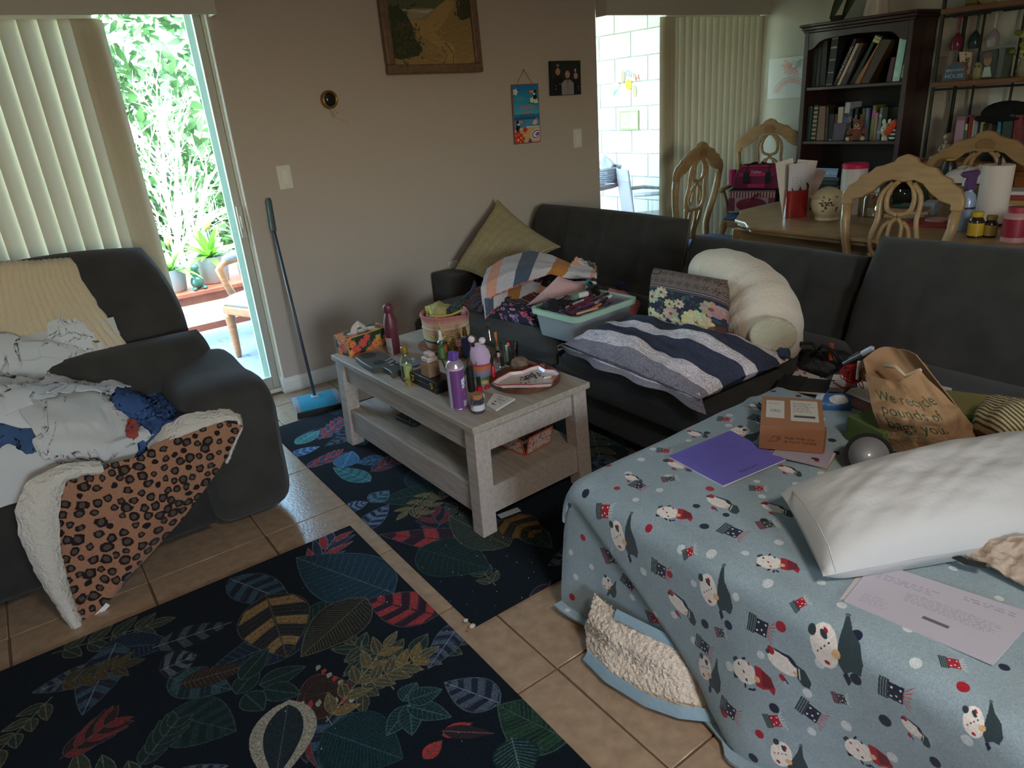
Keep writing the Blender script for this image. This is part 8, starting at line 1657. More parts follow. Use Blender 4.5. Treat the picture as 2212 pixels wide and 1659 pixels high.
for k, (col, h, lab) in enumerate((((196, 190, 176), .06, 'pale folded cloth right of the paper towels'), ((176, 140, 60), .02, 'yellow booklet on the folded cloth'), ((140, 50, 50), .025, 'red packet on the yellow booklet'), ((206, 190, 190), .02, 'pale pink packet at the top of the pile'))):
    boxy('folded_item', lab, 'packet' if k else 'cloth', dp(2206, 470)+NA([.10, 0, (0, .061, .082, .108)[k]]), (.15, .2, h), .1*k, mt(col, .6), .004)
# on the armchair seat: patterned box and the pink bag
ac = NA([5.15, 3.62, 0]); W4 = rotz(R(-70)); sz = .528
t = thing('pink_gift_box', 'pink gift box with striped lid and oval label on the armchair seat', 'box', tuple(ac+W4 @ NA([-.03, -.10, sz])), R(-64)); w, d, h = .36, .24, .175
cv = Canvas(w, h, 900, (128, 60, 78))
for k in range(16): cv.rect(k*.023, .115, k*.023+.012, h, (206, 176, 160))
cv.rect(0, .0, w, .01, (190, 180, 180)); cv.rect(.05, .01, .31, .115, (186, 160, 160)); cv.ell((.18, .06), .12, .055, (140, 48, 66)); cv.rect(0, h-.012, w, h, (70, 60, 66))
for k in range(30): cv.ell((k*.0125, h-.006), .003, .003, (210, 206, 206))
cv.noise(.05)
ob('box_carton', MB().quad((-w/2, -d/2, 0), (w/2, -d/2, 0), (w/2, -d/2, h), (-w/2, -d/2, h), 0).bb((-w/2, -d/2+.0005, 0), (w/2, d/2, h), 1), [cv.mat(rough=.5), mt((48, 32, 36), .6)], t)
ob('ribbon_bow', MB().tube([(.0, -d/2-.006, .10), (.03, -d/2-.018, .135), (.06, -d/2-.012, .15)], [.012, .018, .014], 8, flat=.5).tube([(.0, -d/2-.006, .10), (-.02, -d/2-.012, .085)], [.012, .006], 8, flat=.5), mt((150, 30, 50), .6), t, smooth=1)
t = thing('pink_tool_bag', 'hot pink tool bag with black straps on top of the pink gift box', 'bag', tuple(ac+W4 @ NA([-.01, -.09, sz+h+.001])), R(-64)); PK = mt((196, 36, 96), .7, bump=(120, .2)); PKD = mt((120, 28, 66), .7, bump=(120, .2)); BS = mt((34, 32, 36), .8)
ob('bag_body', MB().prism([(-.17, 0), (.17, 0), (.18, .02), (.175, .11), (.13, .175), (-.13, .175), (-.175, .11), (-.18, .02)], -.10, .10, rotx(R(90))), PKD, t, bevel=.012, seg=3); ob('front_flap', MB().slab((-.13, -.104, .105), (.13, -.104, .105), (-.12, -.085, .172), .004), PK, t); ob('top_flap', MB().bb((-.125, -.085, .174), (.125, .085, .184)), PK, t, bevel=.006)
ob('pocket_label', MB().bb((-.06, -.1075, .015), (.07, -.1005, .045)), PK, t, bevel=.002); ob('side_pocket', MB().cyl((-.195, -.03, .03), .028, .12, 14), PK, t, smooth=1, auto=40)
for x in (-.075, .095): ob('strap', MB().bb((x-.022, -.112, .05), (x+.022, -.1045, .135)), BS, t, bevel=.002); ob('carry_handle', MB().tube([(x, -.10, .13), (x+.005, -.09, .19), (x*.4, -.03, .20), (x*.2, .02, .195)], .009, 8, flat=.5), BS, t, smooth=1)
ob('top_zip', MB().bb((-.12, -.012, .1835), (.12, .012, .188)), BS, t)
text_ob('lettering', 'Tasker', .03, rotx(R(76)), (-.0, -.1005, .14), mt((226, 206, 214), .6), t, .002)
for k, (x, y, w, hh, col, lab) in enumerate(((.215, -.10, .03, .33, (28, 28, 30), 'black upright case nearest the pink bag on the armchair'), (.245, -.02, .04, .36, (44, 44, 44), 'dark upright case behind the first one on the armchair'))):
    boxy('upright_case', lab, 'case', ac+W4 @ NA([x, y, sz]), (w, .08, hh), R(-70), mt(col, .45), .004)

# ------------------------------------------------------------------ books and ornaments in the bookcase
def book(label, q, zb, depth, col, bands=(), xf=5.318, name='book', cat='book', group=None, txt=None, m=None):
    """q: bottom-left, bottom-right, top-right, top-left of the spine in photo pixels; the book stands on zb."""
    P = [at(*p, x=xf) for p in q]
    for p in P[:2]: p[2] = zb+.0015
    yz = [(-p[1], p[2]) for p in P]; F = frame((-1, 0, 0))
    o = MB().prism(yz, -depth, 0, F, (xf, 0, 0)); t = thing(name, label, cat, (0, 0, 0), 0, group); ob('cover', o, m or mt(col, .55, bump=(80, .05)), t, bevel=.0015, seg=1)
    a, b, c, d = [NA([xf-.0006, p[1], p[2]]) for p in P]
    for f0, f1, cc in bands:
        k = [a+(d-a)*f0, b+(c-b)*f0, b+(c-b)*f1, a+(d-a)*f1]; ins = .04; k = [k[0]*(1-ins)+k[1]*ins, k[1]*(1-ins)+k[0]*ins, k[2]*(1-ins)+k[3]*ins, k[3]*(1-ins)+k[2]*ins]; ob('spine_band', MB().add(k, [(0, 1, 2, 3)]), mt(cc, .5), t)
    if txt:
        e = (d-a); L = np.linalg.norm(e); e /= L; r_ = (b-a)/np.linalg.norm(b-a); ps, wd = glyphs(txt[0]); s_ = txt[1]; ctr = (a+b+c+d)/4+NA([-.0004, 0, 0]); mb = MB()
        for p in ps: mb.add([ctr-e*(x-wd/2)*s_+r_*(y-.35)*s_ for x, y in p], [tuple(range(len(p)))])
        ob('spine_lettering', mb, mt(txt[2], .6), t)
    return t
k1 = lambda x, y: (1720+x*.12206, y*.12206); k2 = lambda x, y: (1720+x*.12206, 180+y*.12206)
GLD = (176, 160, 96); WTX = (206, 200, 196)
for lab, q, col, bands, txt in (
    ('dark olive book at the left end of the top shelf', ((185, 1550), (325, 1550), (395, 700), (255, 720)), (34, 34, 24), (), None),
    ('thin dark book second from the left of the top shelf', ((335, 1550), (400, 1540), (462, 700), (400, 705)), (40, 38, 30), (), None),
    ('dark grey brown book beside the blue banded one', ((408, 1540), (508, 1530), (560, 665), (470, 690)), (50, 46, 38), (), None),
    ('navy book with gold bands on the top shelf', ((518, 1520), (640, 1500), (755, 620), (635, 640)), (38, 46, 58), ((.02, .035, GLD), (.26, .28, GLD), (.51, .535, GLD), (.75, .785, GLD), (.93, .96, GLD)), None),
    ('leaning maroon book with white lettering', ((650, 1510), (708, 1518), (1072, 690), (1030, 668)), (70, 30, 42), (), ('SMITHSONIAN', .034, WTX)),
    ('leaning cream paged book beside the maroon one', ((716, 1520), (762, 1520), (1112, 772), (1064, 762)), (206, 196, 168), (), None),
    ('leaning brown grey picture book', ((792, 1512), (880, 1502), (1195, 762), (1112, 772)), (72, 56, 52), ((.3, .6, (96, 88, 92)),), None),
    ('dark green leaning book with cream label', ((930, 1500), (1015, 1500), (1530, 650), (1412, 602)), (28, 46, 42), ((.86, .92, (196, 190, 130)), (.93, .97, (196, 190, 130))), None),
    ('tan leaning book in the middle of the top shelf', ((1022, 1500), (1110, 1520), (1490, 722), (1404, 712)), (150, 104, 62), (), None),
    ('brown leaning book behind the tan one', ((1130, 1500), (1278, 1490), (1690, 700), (1510, 692)), (70, 50, 22), (), None),
    ('short maroon book beside the mint box', ((1582, 1462), (1680, 1462), (1752, 1012), (1684, 1012)), (78, 36, 40), (), None),
    ('black book with cream page edge at the right end of the top shelf', ((1832, 1452), (1902, 1442), (1975, 760), (1940, 900)), (22, 22, 22), ((.1, .5, (206, 190, 130)),), None)):
    book(lab, [k1(*p) for p in q], SHZ[0], .2, col, bands, txt=txt, group='books on the top shelf')
cvm = Canvas(.1, .4, 300, (166, 206, 186))
for _ in range(40): cvm.ell((ru(0, .1), ru(0, .4)), .02, .02, rch([(150, 190, 180), (190, 220, 200), (160, 200, 206)]), 0, .5)
book('mint green slipcase standing near the right end of the top shelf', [k1(*p) for p in ((1692, 1464), (1820, 1466), (1975, 606), (1842, 606))], SHZ[0], .2, (164, 206, 184), name='book', group='books on the top shelf', m=mt((166, 206, 186), .4, var=(14, .15)))
for lab, q, col, bands, txt in (
    ('teal green book at the left end of the second shelf', ((168, 962), (240, 962), (296, 402), (212, 405)), (48, 74, 66), (), None),
    ('dark book with pale rosettes on its spine', ((256, 952), (342, 952), (400, 380), (322, 382)), (44, 40, 28), tuple((.04+k*.12, .10+k*.12, (166, 150, 120)) for k in range(8)), None),
    ('thick tan book on the second shelf', ((352, 962), (490, 965), (522, 405), (412, 402)), (130, 100, 76), (), None),
    ('dark brown book right of the thick tan one', ((500, 950), (556, 950), (576, 410), (534, 410)), (56, 48, 28), (), None),
    ('low black book behind the grey box', ((565, 950), (650, 950), (680, 540), (590, 540)), (36, 30, 34), (), None),
    ('low brown book behind the grey box', ((655, 950), (698, 950), (732, 546), (690, 546)), (84, 56, 42), (), None),
    ('cream paperback behind the grey box', ((708, 950), (785, 950), (830, 416), (746, 420)), (190, 172, 150), (), None),
    ('tall white and blue book on the second shelf', ((798, 950), (888, 950), (962, 336), (872, 336)), (176, 180, 190), ((.40, .62, (66, 84, 120)), (.62, .72, (34, 38, 50))), None),
    ('black paperback with white lettering left of the bear', ((902, 950), (958, 950), (1000, 462), (950, 462)), (44, 46, 54), (), ('DISCOVERY', .022, WTX)),
    ('black hardback with white lettering behind the bear', ((968, 950), (1045, 950), (1102, 430), (1052, 432)), (32, 34, 34), (), ('GARDENING', .022, WTX)),
    ('small brown book above the bear', ((1080, 950), (1122, 950), (1162, 550), (1130, 550)), (110, 80, 48), (), None),
    ('olive brown book above the bear', ((1132, 950), (1180, 950), (1226, 440), (1172, 440)), (92, 74, 34), (), None),
    ('blue grey book right of the bear', ((1190, 950), (1245, 950), (1292, 436), (1236, 436)), (96, 112, 140), (), None),
    ('lime book with a magenta band', ((1286, 950), (1348, 950), (1422, 386), (1362, 386)), (110, 120, 46), ((.68, .86, (206, 70, 170)),), None),
    ('rose brown paperback beside the lime book', ((1356, 950), (1400, 950), (1452, 520), (1402, 520)), (150, 112, 104), (), None),
    ('grey green patterned book beside the pig bank', ((1412, 950), (1478, 950), (1530, 430), (1490, 432)), (104, 120, 114), ((.2, .3, (150, 160, 150)), (.7, .8, (170, 176, 170))), None)):
    book(lab, [k2(*p) for p in q], SHZ[1], .16, col, bands, txt=txt, group='books on the second shelf')
q = [at(*k2(*p), x=5.29) for p in ((632, 950), (842, 950), (888, 706), (662, 706))]; t = thing('grey_box', 'small grey felt box standing in front of the books', 'box', (0, 0, 0))
for p in q[:2]: p[2] = SHZ[1]+.0015
ob('box_body', MB().prism([(-p[1], p[2]) for p in q], -.02, .0, frame((-1, 0, 0)), (5.296, 0, 0)), mt((106, 100, 112), .9, bump=(200, .4)), t, bevel=.002)
def yb(px, py, x=5.30): return at(px, py, x=x)
# teddy bear
c = yb(*k2(1080, 850)); s = .105; t = thing('teddy_bear', 'small brown teddy bear with pink ribbon sitting on the second shelf', 'plush toy', (5.302, c[1], SHZ[1]), R(-72)); TB = mt((134, 74, 44), .95, bump=(140, .7), sheen=.3); TBL = mt((206, 176, 140), .95, bump=(140, .5))
ob('body', MB().ell((0, 0, .052), (.040, .036, .050), 16, 12), TB, t, smooth=1); ob('head', MB().ell((0, -.008, .118), (.036, .032, .033), 16, 12), TB, t, smooth=1); ob('muzzle', MB().ell((0, -.036, .110), (.018, .014, .015), 12, 9), TBL, t, smooth=1); ob('nose', MB().ell((0, -.050, .115), (.006, .004, .005), 8, 6), BLK, t)
for sx in (-1, 1):
    ob('ear', MB().ell((sx*.028, -.002, .148), (.013, .008, .013), 10, 8), TB, t, smooth=1); ob('eye', MB().ell((sx*.013, -.037, .126), (.003, .002, .003), 8, 6), BLK, t); ob('arm', MB().tube([(sx*.034, -.006, .080), (sx*.056, -.018, .062), (sx*.062, -.03, .05)], [.016, .016, .012], 10), TB, t, smooth=1)
    lg = ob('foot', MB().tube([(sx*.026, -.01, .024), (sx*.044, -.045, .020), (sx*.05, -.062, .020)], [.022, .019, .017], 10), TB, t, smooth=1); ob('foot_pad', MB().ell((sx*.0515, -.0655, .020), (.015, .006, .015), 10, 8), TBL, lg, smooth=1)
ob('ribbon', MB().tube([(.022*cos(q), .02*sin(q)-.006, .090) for q in lsp(0, 6.283, 18, endpoint=False)], .004, 6, closed=True).ell((.014, -.034, .088), (.012, .004, .006), 8, 6).ell((-.014, -.034, .088), (.012, .004, .006), 8, 6), mt((206, 130, 130), .6), t, smooth=1)
# pig bank
c = yb(*k2(1560, 850)); t = thing('piggy_bank', 'cream ceramic pig bank with tall ears on the second shelf', 'figurine', (5.318, c[1], SHZ[1]), R(-72)); PG = mt((206, 196, 172), .3, coat=.3)
ob('body', MB().ell((0, 0, .072), (.036, .040, .046), 18, 12).lathe([(.024, 0), (.022, .03)], 16), PG, t, smooth=1); ob('snout', MB().ell((-.004, -.040, .062), (.014, .008, .011), 12, 8), PG, t, smooth=1)
for sx in (-1, 1): ob('ear', MB().ell((sx*.018, .004, .124), (.013, .006, .022), 12, 8), PG, t, smooth=1); ob('eye', MB().ell((sx*.012, -.037, .084), (.004, .002, .004), 8, 6), BLK, t)
# orange scarf plush with striped body
c = yb(*k2(1730, 850)); t = thing('striped_plush', 'striped plush figure with a bright orange fringe at the right of the second shelf', 'plush toy', (5.305, c[1]+.002, SHZ[1]), R(-72)); 
rs_ = [.018, .028, .032, .033, .033, .032, .030, .026, .020]
for k in range(8): lath('stripe_band', t, [(rs_[k], k*.013), (rs_[k+1], (k+1)*.013)], mt((196, 206, 206) if k % 2 else (34, 44, 50), .9), 18)
ob('head', MB().ell((0, 0, .120), (.024, .022, .024), 14, 10), mt((206, 180, 150), .9), t, smooth=1)
b = MB(); g = np.random.default_rng(3)
for k in range(26): a = g.uniform(-2.4, .4); b.tube([(.0, -.01, .140), (.024*cos(a), -.02+.014*sin(a), .12), (-.03+.01*g.normal(), -.034, .04+.03*g.random())], .005, 5)
o = ob('orange_fringe', b, mt((214, 76, 24), .85), t, smooth=1); o['kind'] = 'stuff'
c = yb(*k2(1360, 968), 5.29); one('wooden_disc', 'thin wooden disc lying on the second shelf before the pig bank', 'disc', MB().cyl((5.307, c[1], SHZ[1]+.001), .024, .006, 24), mt((110, 90, 64), .5), smooth=1, auto=40)
c = yb(*k2(590, 948), 5.29); one('white_clip', 'small white clip lying by the grey box', 'clip', MB().tube([(5.30, c[1]+.012, SHZ[1]+.005), (5.296, c[1], SHZ[1]+.010), (5.298, c[1]-.012, SHZ[1]+.005)], .0035, 6), mt((206, 204, 200), .4), smooth=1)
c = yb(*k2(1660, 700), 5.36); boxy('sparkle_box', 'black box with tiny sparkles behind the pig bank', 'box', (5.42, c[1]-.01, SHZ[1]+.001), (.05, .13, .22), 0, mt((22, 24, 24), .4, var=(200, .5)))
# lower bookcase shelf
def lowq(name, label, cat, p0, p1, z0, z1, d, m, x=5.30, bev=.003):
    y0 = at(*p0, x=x)[1]; y1 = at(*p1, x=x)[1]; return one(name, label, cat, MB().bb((x, y1, z0), (x+d, y0, z1)), m, bevel=bev)
zL = SHZ[2]
lowq('black_game_box', 'black flat box at the bottom of the stack on the low bookcase shelf', 'box', (1748, 410), (1812, 410), zL+.001, zL+.055, .24, mt((28, 28, 28), .4))
lowq('green_game_box', 'dark green patterned box in the middle of the low shelf stack', 'box', (1750, 395), (1810, 395), zL+.056, zL+.085, .24, mt((44, 64, 56), .5, var=(60, .5)))
lowq('grey_laptop', 'grey closed laptop on top of the low shelf stack', 'laptop', (1756, 380), (1812, 380), zL+.086, zL+.118, .24, mt((70, 72, 76), .4))
cv = Canvas(.21, .07, 900, (120, 160, 196)); cv.text('GRADUATION', (.105, .034), .044, (226, 232, 236), 0, 1, .72); cv.rect(0, 0, .21, .004, (190, 206, 220)); cv.rect(0, .066, .21, .07, (190, 206, 220))
a, b, c, d = at(1762, 368, x=5.30), at(1808, 374, x=5.30), at(1810, 362, x=5.31), at(1765, 356, x=5.31); zz = zL+.119; 
for p, h in ((a, 0), (b, 0), (c, .062), (d, .062)): p[2] = zz+h
one('graduation_card', 'pale blue card reading graduation standing on the grey laptop', 'card', MB().slab(a, b, d, -.004).quad(a+NA([-.0008, 0, 0]), b+NA([-.0008, 0, 0]), c+NA([-.0008, 0, 0]), d+NA([-.0008, 0, 0])), cv.mat(rough=.5))
lowq('white_storage_box', 'white lidded box on the low bookcase shelf', 'box', (1830, 372), (1905, 372), zL+.001, zL+.13, .22, mt((206, 200, 184), .5), 5.31)
yq = at(1865, 355, x=5.38)[1]; boxy('gadget', 'small grey and white gadget lying on the white lidded box', 'gadget', (5.38, yq, zL+.131), (.06, .11, .02), .3, mt((120, 116, 100), .4), .004)
boxy('gadget', 'dark flat tablet lying beside the gadget on the white lidded box', 'tablet', (5.45, yq-.06, zL+.131), (.10, .10, .012), .1, mt((40, 44, 36), .4), .004)
# on top of the bookcase
c = at(1892, 30, x=5.42); t = thing('white_statue', 'white draped plaster statue standing on top of the bookcase', 'statue', (5.42, c[1], BZ), .3); PLA = mt((216, 200, 190), .7, bump=(30, .3))
P = NA([[((.085-.05*v+.004*sin(a*9+v*3)*(1-v)+.008*sin(a*4)*(1-v))*cos(a), (.085-.05*v+.004*sin(a*9)*(1-v))*sin(a), .38*v) for a in lsp(0, 6.283, 40, endpoint=False)] for v in lsp(0, 1, 14)])
ob('robe', MB().grid(P, cu=True, uv=False), PLA, t, smooth=1); ob('head', MB().ell((0, 0, .43), (.034, .038, .045), 14, 10), PLA, t, smooth=1)
for s in (-1, 1): ob('arm', MB().tube([(s*.05, 0, .35), (s*.07, -.03, .27), (.0, -.07, .27)], [.018, .016, .012], 8), PLA, t, smooth=1)
t = thing('sword_leaf_plant', 'dark green sword shaped leaf rising at the left end of the bookcase top', 'plant', (0, 0, 0)); DLG = mt((44, 60, 34), .5, var=(12, .3))
l0, l1 = at(1794, 42, x=5.36), at(1838, -60, x=5.40); d_ = l1-l0; s = lsp(0, 1, 9); w = .035*np.sin(np.pi*(s*.8+.1)); ctr = l0[None]+d_[None]*s[:, None]
sd = NA([0, -.9, -.3]); ob('leaf', MB().grid(stk([ctr-sd*w[:, None], ctr+NA([.006, 0, 0]), ctr+sd*w[:, None]], 1), uv=False), DLG, t, smooth=1, solid=.004); ob('leaf', MB().grid(stk([ctr-sd*w[:, None], ctr, ctr+sd*w[:, None]], 1), uv=False).xf(None, (.06, -.06, .0)), DLG, t, smooth=1, solid=.004)
ob('pot', MB().lathe([(.04, 0), (.05, .04), (.045, .04), (1e-6, .035)], 16, (l0[0]+.035, l0[1]-.03, BZ)), mt((40, 40, 38), .5), t, smooth=1, auto=40)

# ------------------------------------------------------------------ ornaments on the metal shelves
k3 = lambda x, y: (1980+x*.1049, y*.1049); k4 = lambda x, y: (1980+x*.1145, 160+y*.1145); ZS = ESZ[0]; XS = 5.29
def yz(p, x=XS): q = at(*p, x=x); return q
a, b = yz(k3(520, 1600)), yz(k3(1020, 1590)); wS = abs(a[1]-b[1]); t = thing('house_sign', 'blue half round sign reading house on the etagere shelf', 'sign', (XS, (a[1]+b[1])/2, ZS), R(-90)); hs = .115
arc = [(wS/2*cos(q), hs*sin(q)) for q in lsp(0, pi, 22)]; ob('wood_rim', MB().prism(arc, 0, .018, rotx(R(90)), (0, .018, 0)), mt((140, 104, 76), .6), t, bevel=.002)
arc2 = [(x*.92, .006+z*.9) for x, z in arc]; ob('blue_face', MB().prism(arc2, 0, .002, rotx(R(90)), (0, .0, 0)), mt((78, 106, 128), .6), t)
text_ob('lettering', 'HOUSE', wS*.235, rotx(R(90)), (0, -.0021, hs*.26), mt((206, 212, 210), .6), t); text_ob('lettering', 'staycation', wS*.18, rotx(R(90)), (0, -.0021, hs*.60), mt((190, 200, 204), .6), t)
def facequad(name, label, cat, pts, cv, x, th, mside, zb, **k):
    P = [at(*p, x=x) for p in pts]
    for p in P[:2]: p[2] = zb+.001
    t = thing(name, label, cat, (0, 0, 0)); ob('board', MB().prism([(-p[1], p[2]) for p in P], -th, 0, frame((-1, 0, 0)), (x, 0, 0)), mside, t, bevel=.002); F = [NA([x-.0006, p[1], p[2]]) for p in P]; ob('printed_face', MB().quad(*F), cv.mat(**k), t); return t
cv = Canvas(.1, .18, 900, (206, 176, 150)); cv.ell((.05, .165), .007, .007, (140, 60, 50)); cv.line([(.05, .02), (.052, .10)], .006, (90, 74, 60))
for k in range(14): cv.line([(.05, .06+k*.006), (.05+ru(-.035, .035), .07+k*.006)], .007, rch([(84, 86, 70), (104, 84, 70), (66, 70, 60)]))
cv.poly([(.0, 0), (.1, 0), (.09, .04), (.02, .03)], (150, 104, 72)); facequad('tree_card', 'tan card with a tree picture standing behind the house sign', 'card', [k3(*p) for p in ((930, 1600), (1100, 1590), (1145, 1075), (872, 1065))], cv, 5.345, .006, mt((196, 166, 140), .7), ZS)
t = thing('owl_figurine', 'cream owl figurine with dark eyes beside the tree card', 'figurine', (5.33, yz(k3(1200, 1500))[1], ZS), R(-90)); OW = mt((150, 140, 96), .4)
ob('body', MB().lathe([(.026, 0), (.030, .02), (.028, .06), (.024, .085), (.016, .098), (1e-6, .10)], 16), OW, t, smooth=1)
for s in (-1, 1): ob('eye', MB().ell((s*.010, -.024, .078), (.006, .004, .006), 8, 6), mt((50, 46, 36), .4), t); ob('ear_tuft', MB().lathe([(.006, .0), (1e-6, .016)], 8, (s*.014, 0, .094)), OW, t)
cv = Canvas(.16, .2, 700, (40, 36, 30)); cv.ell((.075, .13), .034, .042, (150, 110, 80)); cv.ell((.075, .165), .036, .022, (90, 66, 44)); cv.poly([(.03, 0), (.05, .08), (.1, .085), (.12, 0)], (176, 190, 176)); cv.ell((.064, .138), .004, .004, (40, 30, 26)); cv.ell((.088, .138), .004, .004, (40, 30, 26)); cv.line([(.066, .112), (.084, .112)], .003, (110, 60, 54)); cv.rect(0, 0, .16, .012, (26, 24, 20)); cv.rect(0, .188, .16, .2, (26, 24, 20)); cv.rect(0, 0, .012, .2, (26, 24, 20)); cv.rect(.148, 0, .16, .2, (26, 24, 20))
facequad('framed_photo', 'dark framed photo of a smiling child on the etagere shelf', 'picture', [k3(*p) for p in ((1270, 1565), (1650, 1555), (1690, 1000), (1300, 1070))], cv, 5.32, .014, mt((26, 24, 20), .4), ZS, rough=.3)
book('grey green silver spined book beside the framed photo', [k3(*p) for p in ((1625, 1570), (1740, 1560), (1830, 985), (1715, 985))], ZS, .14, (96, 108, 100), xf=5.30)
t = thing('yellow_flowers', 'yellow green artificial flowers in a vase at the right of the etagere', 'flowers', (5.36, yz((2200, 160))[1], ZS)); lath('vase', t, [(.03, 0), (.045, .03), (.03, .09), (.024, .10)], mt((150, 146, 120), .3), 20)
g = np.random.default_rng(5)
for k in range(16): a = g.uniform(0, 6.28); r = g.uniform(.02, .09); z = g.uniform(.14, .26); ob('flower_head', MB().ell((r*cos(a), r*sin(a), z), (.024, .024, .018), 8, 6), mt(((150, 146, 40), (120, 130, 50), (176, 170, 90))[k % 3], .7), t, smooth=1); ob('stem', MB().tube([(0, 0, .08), (r*cos(a), r*sin(a), z)], .002, 4), DLG, t)
for k, (px, col, lab) in enumerate(((2070, (150, 60, 84), 'pink goblet hanging upside down under the upper etagere shelf'), (2108, (60, 84, 84), 'dark teal goblet hanging under the upper etagere shelf'), (2148, (190, 186, 190), 'clear goblet hanging under the upper etagere shelf'))):
    y = at(px, 70, x=5.36)[1]; t = thing('hanging_goblet', lab, 'glass', (5.36, y, 1.60), 0, 'goblets under the upper etagere shelf'); lath('bowl', t, [(.030, 0), (.036, .03), (.032, .07), (.010, .10), (.006, .105)], mt(col, .12, trans=.4, coat=.5), 22); lath('stem', t, [(.005, .10), (.005, .19)], mt(col, .15), 10); lath('foot', t, [(.006, .188), (.034, .195), (.034, .199), (1e-6, .2)], mt(col, .15), 22)
ob('glass_rack', MB().tube([(5.36, EY0, 1.798), (5.36, EY1, 1.798)], .005, 6), IRON, ET)
# on the buffet: mermaid figurine, shell dish, books, black hat
c = yz(k4(540, 1420), 5.12); t = thing('mermaid_figurine', 'white porcelain figurine of a long haired girl on the buffet', 'figurine', (5.12, c[1], BUZ), R(-60)); MW = mt((196, 182, 160), .35, coat=.3)
ob('body', MB().tube([(0, 0, .0), (0, 0, .03), (0, -.005, .07), (0, 0, .098)], [.034, .030, .020, .024], 14), MW, t, smooth=1); ob('head', MB().ell((-.004, -.006, .142), (.017, .020, .022), 14, 10), MW, t, smooth=1); ob('long_hair', MB().ell((.012, .016, .128), (.026, .024, .040), 14, 10), mt((170, 136, 112), .45), t, smooth=1); ob('neck', MB().cyl((0, -.002, .098), .008, .03, 10), MW, t, smooth=1)
for s in (-1, 1): ob('arm', MB().tube([(s*.022, 0, .092), (s*.036, -.016, .064), (s*.014, -.036, .05)], [.009, .008, .007], 8), MW, t, smooth=1)
c = yz(k4(350, 1500), 5.08); t = thing('shell_dish', 'shiny white shell shaped dish at the buffet corner', 'dish', (5.08, c[1], BUZ)); ob('shell', MB().ell((0, 0, .016), (.022, .034, .016), 18, 10), mt((206, 204, 210), .12, coat=.6), t, smooth=1)
for lab, q, col, bands in (
    ('pink photo covered book standing on the buffet', ((690, 1300), (880, 1290), (930, 790), (760, 800)), (150, 104, 116), ((.3, .9, (176, 140, 156)), (.05, .12, (206, 190, 190)))),
    ('green book with cream top on the buffet', ((872, 1300), (935, 1300), (972, 930), (925, 930)), (70, 110, 80), ((.8, .98, (196, 190, 150)),)),
    ('red book standing on the buffet', ((930, 1300), (1015, 1300), (1070, 810), (1000, 810)), (136, 40, 32), ()),
    ('white thin book beside the red one on the buffet', ((1020, 1300), (1060, 1300), (1112, 832), (1075, 832)), (176, 170, 150), ()),
    ('blue grey book on the buffet', ((1065, 1300), (1120, 1300), (1168, 870), (1112, 870)), (120, 116, 136), ((.6, .9, (150, 146, 160)),)),
    ('dark book between the blue grey and the cream one', ((1125, 1300), (1160, 1300), (1200, 850), (1172, 850)), (40, 38, 34), ()),
    ('cream book on the buffet', ((1165, 1300), (1215, 1300), (1272, 865), (1215, 865)), (150, 140, 104), ()),
    ('dark green book right of the cream one on the buffet', ((1222, 1300), (1300, 1300), (1352, 880), (1285, 880)), (50, 52, 36), ()),
    ('brown book under the black hat', ((1305, 1300), (1390, 1300), (1440, 900), (1365, 900)), (84, 70, 50), ())):
    book(lab, [k4(*p) for p in q], BUZ, .13, col, bands, xf=5.30, group='books on the buffet')
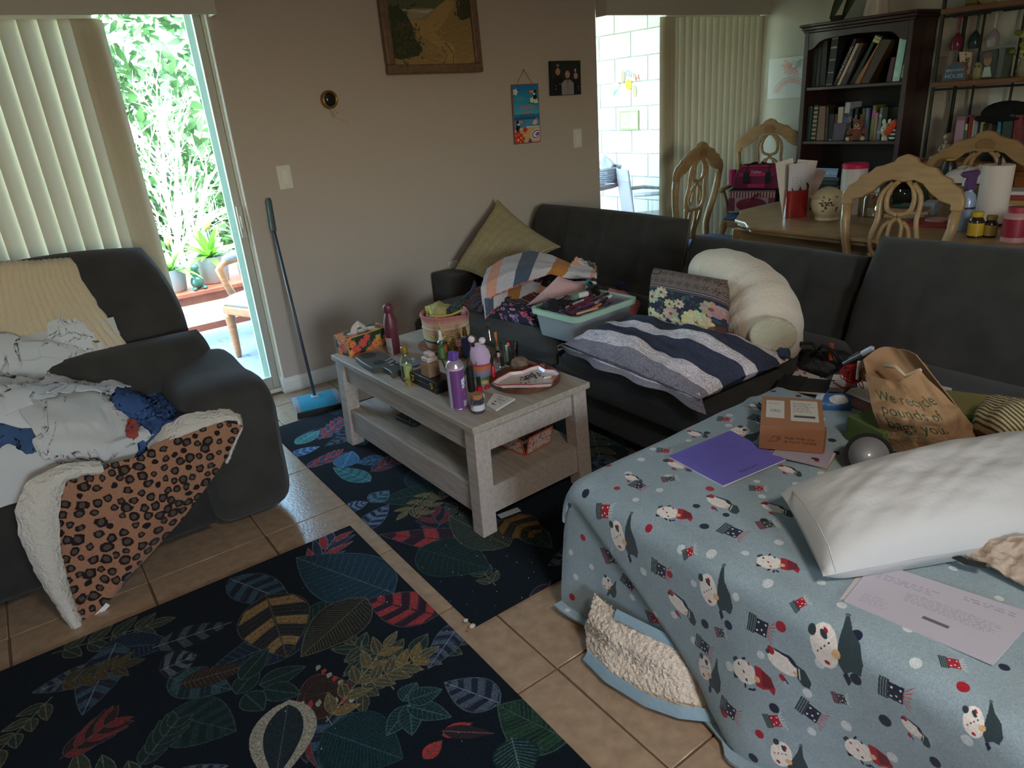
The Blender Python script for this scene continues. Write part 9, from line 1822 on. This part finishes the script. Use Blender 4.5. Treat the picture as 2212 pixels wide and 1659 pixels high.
for lab, q, col in (('bright teal bottle shaped tin on the buffet', ((1510, 1300), (1590, 1300), (1600, 790), (1545, 800)), (50, 120, 140)), ('dark teal tin beside the bright teal one', ((1600, 1300), (1760, 1300), (1850, 760), (1650, 760)), (44, 62, 64)), ('red sparkly tin at the right of the buffet', ((1790, 1330), (1960, 1330), (2020, 770), (1860, 770)), (120, 34, 46))):
    book(lab, [k4(*p) for p in q], BUZ, .10, col, (), xf=5.26, name='tin', cat='tin', group='tins on the buffet', m=mt(col, .35, var=(70, .5)))
c = at(2175, 235, x=5.32); t = thing('black_hat', 'fluffy black hat resting on the books and tins of the buffet', 'hat', (5.33, c[1], 1.175)); g = np.random.default_rng(2)
ob('crown', MB().ell((0, 0, .03), (.075, .15, .075), 20, 12), mt((18, 22, 22), .95, bump=(60, 1.2)), t, smooth=1); ob('brim', MB().ell((0, 0, -.0), (.085, .19, .028), 20, 10), mt((18, 22, 22), .95, bump=(60, 1.2)), t, smooth=1)
y = at(2132, 242, x=5.30)[1]; t = thing('gold_charm', 'small gold ornament hanging beside the black hat', 'ornament', (5.29, y, 1.14)); ob('charm', MB().lathe([(.004, .0), (.008, .01), (.004, .022), (.008, .034), (.003, .044), (1e-6, .05)], 10), GOLD_, t, smooth=1)
for nm, y, z, col, lab in (('amber_jar', at(2100, 5, x=5.34)[1], ESZ[1], (120, 110, 60), 'amber lit jar on the upper etagere shelf'), ('cream_bowl', at(2130, 5, x=5.34)[1], ESZ[1], (190, 186, 140), 'pale bowl on the upper etagere shelf')):
    t = thing(nm, lab, 'jar' if 'jar' in nm else 'bowl', (5.36, y, z)); lath('vessel', t, [(.03, 0), (.045, .02), (.04, .08), (.03, .09)] if 'jar' in nm else [(.03, 0), (.06, .03), (.07, .06), (.066, .06), (1e-6, .01)], mt(col, .3), 22)
boxy('dark_bin', 'dark pull handled box on the buffet behind the dining chair', 'box', (5.16, at(2170, 330, x=5.16)[1], BUZ+.001), (.14, .2, .05), .05, mt((44, 48, 48), .4), .006)
one('gold_bow', 'gold ribbon bow on the buffet corner', 'bow', MB().tube([at(1985, 368, x=4.985)+NA([0, .0, 0])+NA([-.01*sin(q), .05*cos(q), .03*sin(2*q)]) for q in lsp(0, 6.283, 24, endpoint=False)], .006, 6, closed=True, flat=.4), mt((176, 140, 50), .35, .5), smooth=1)
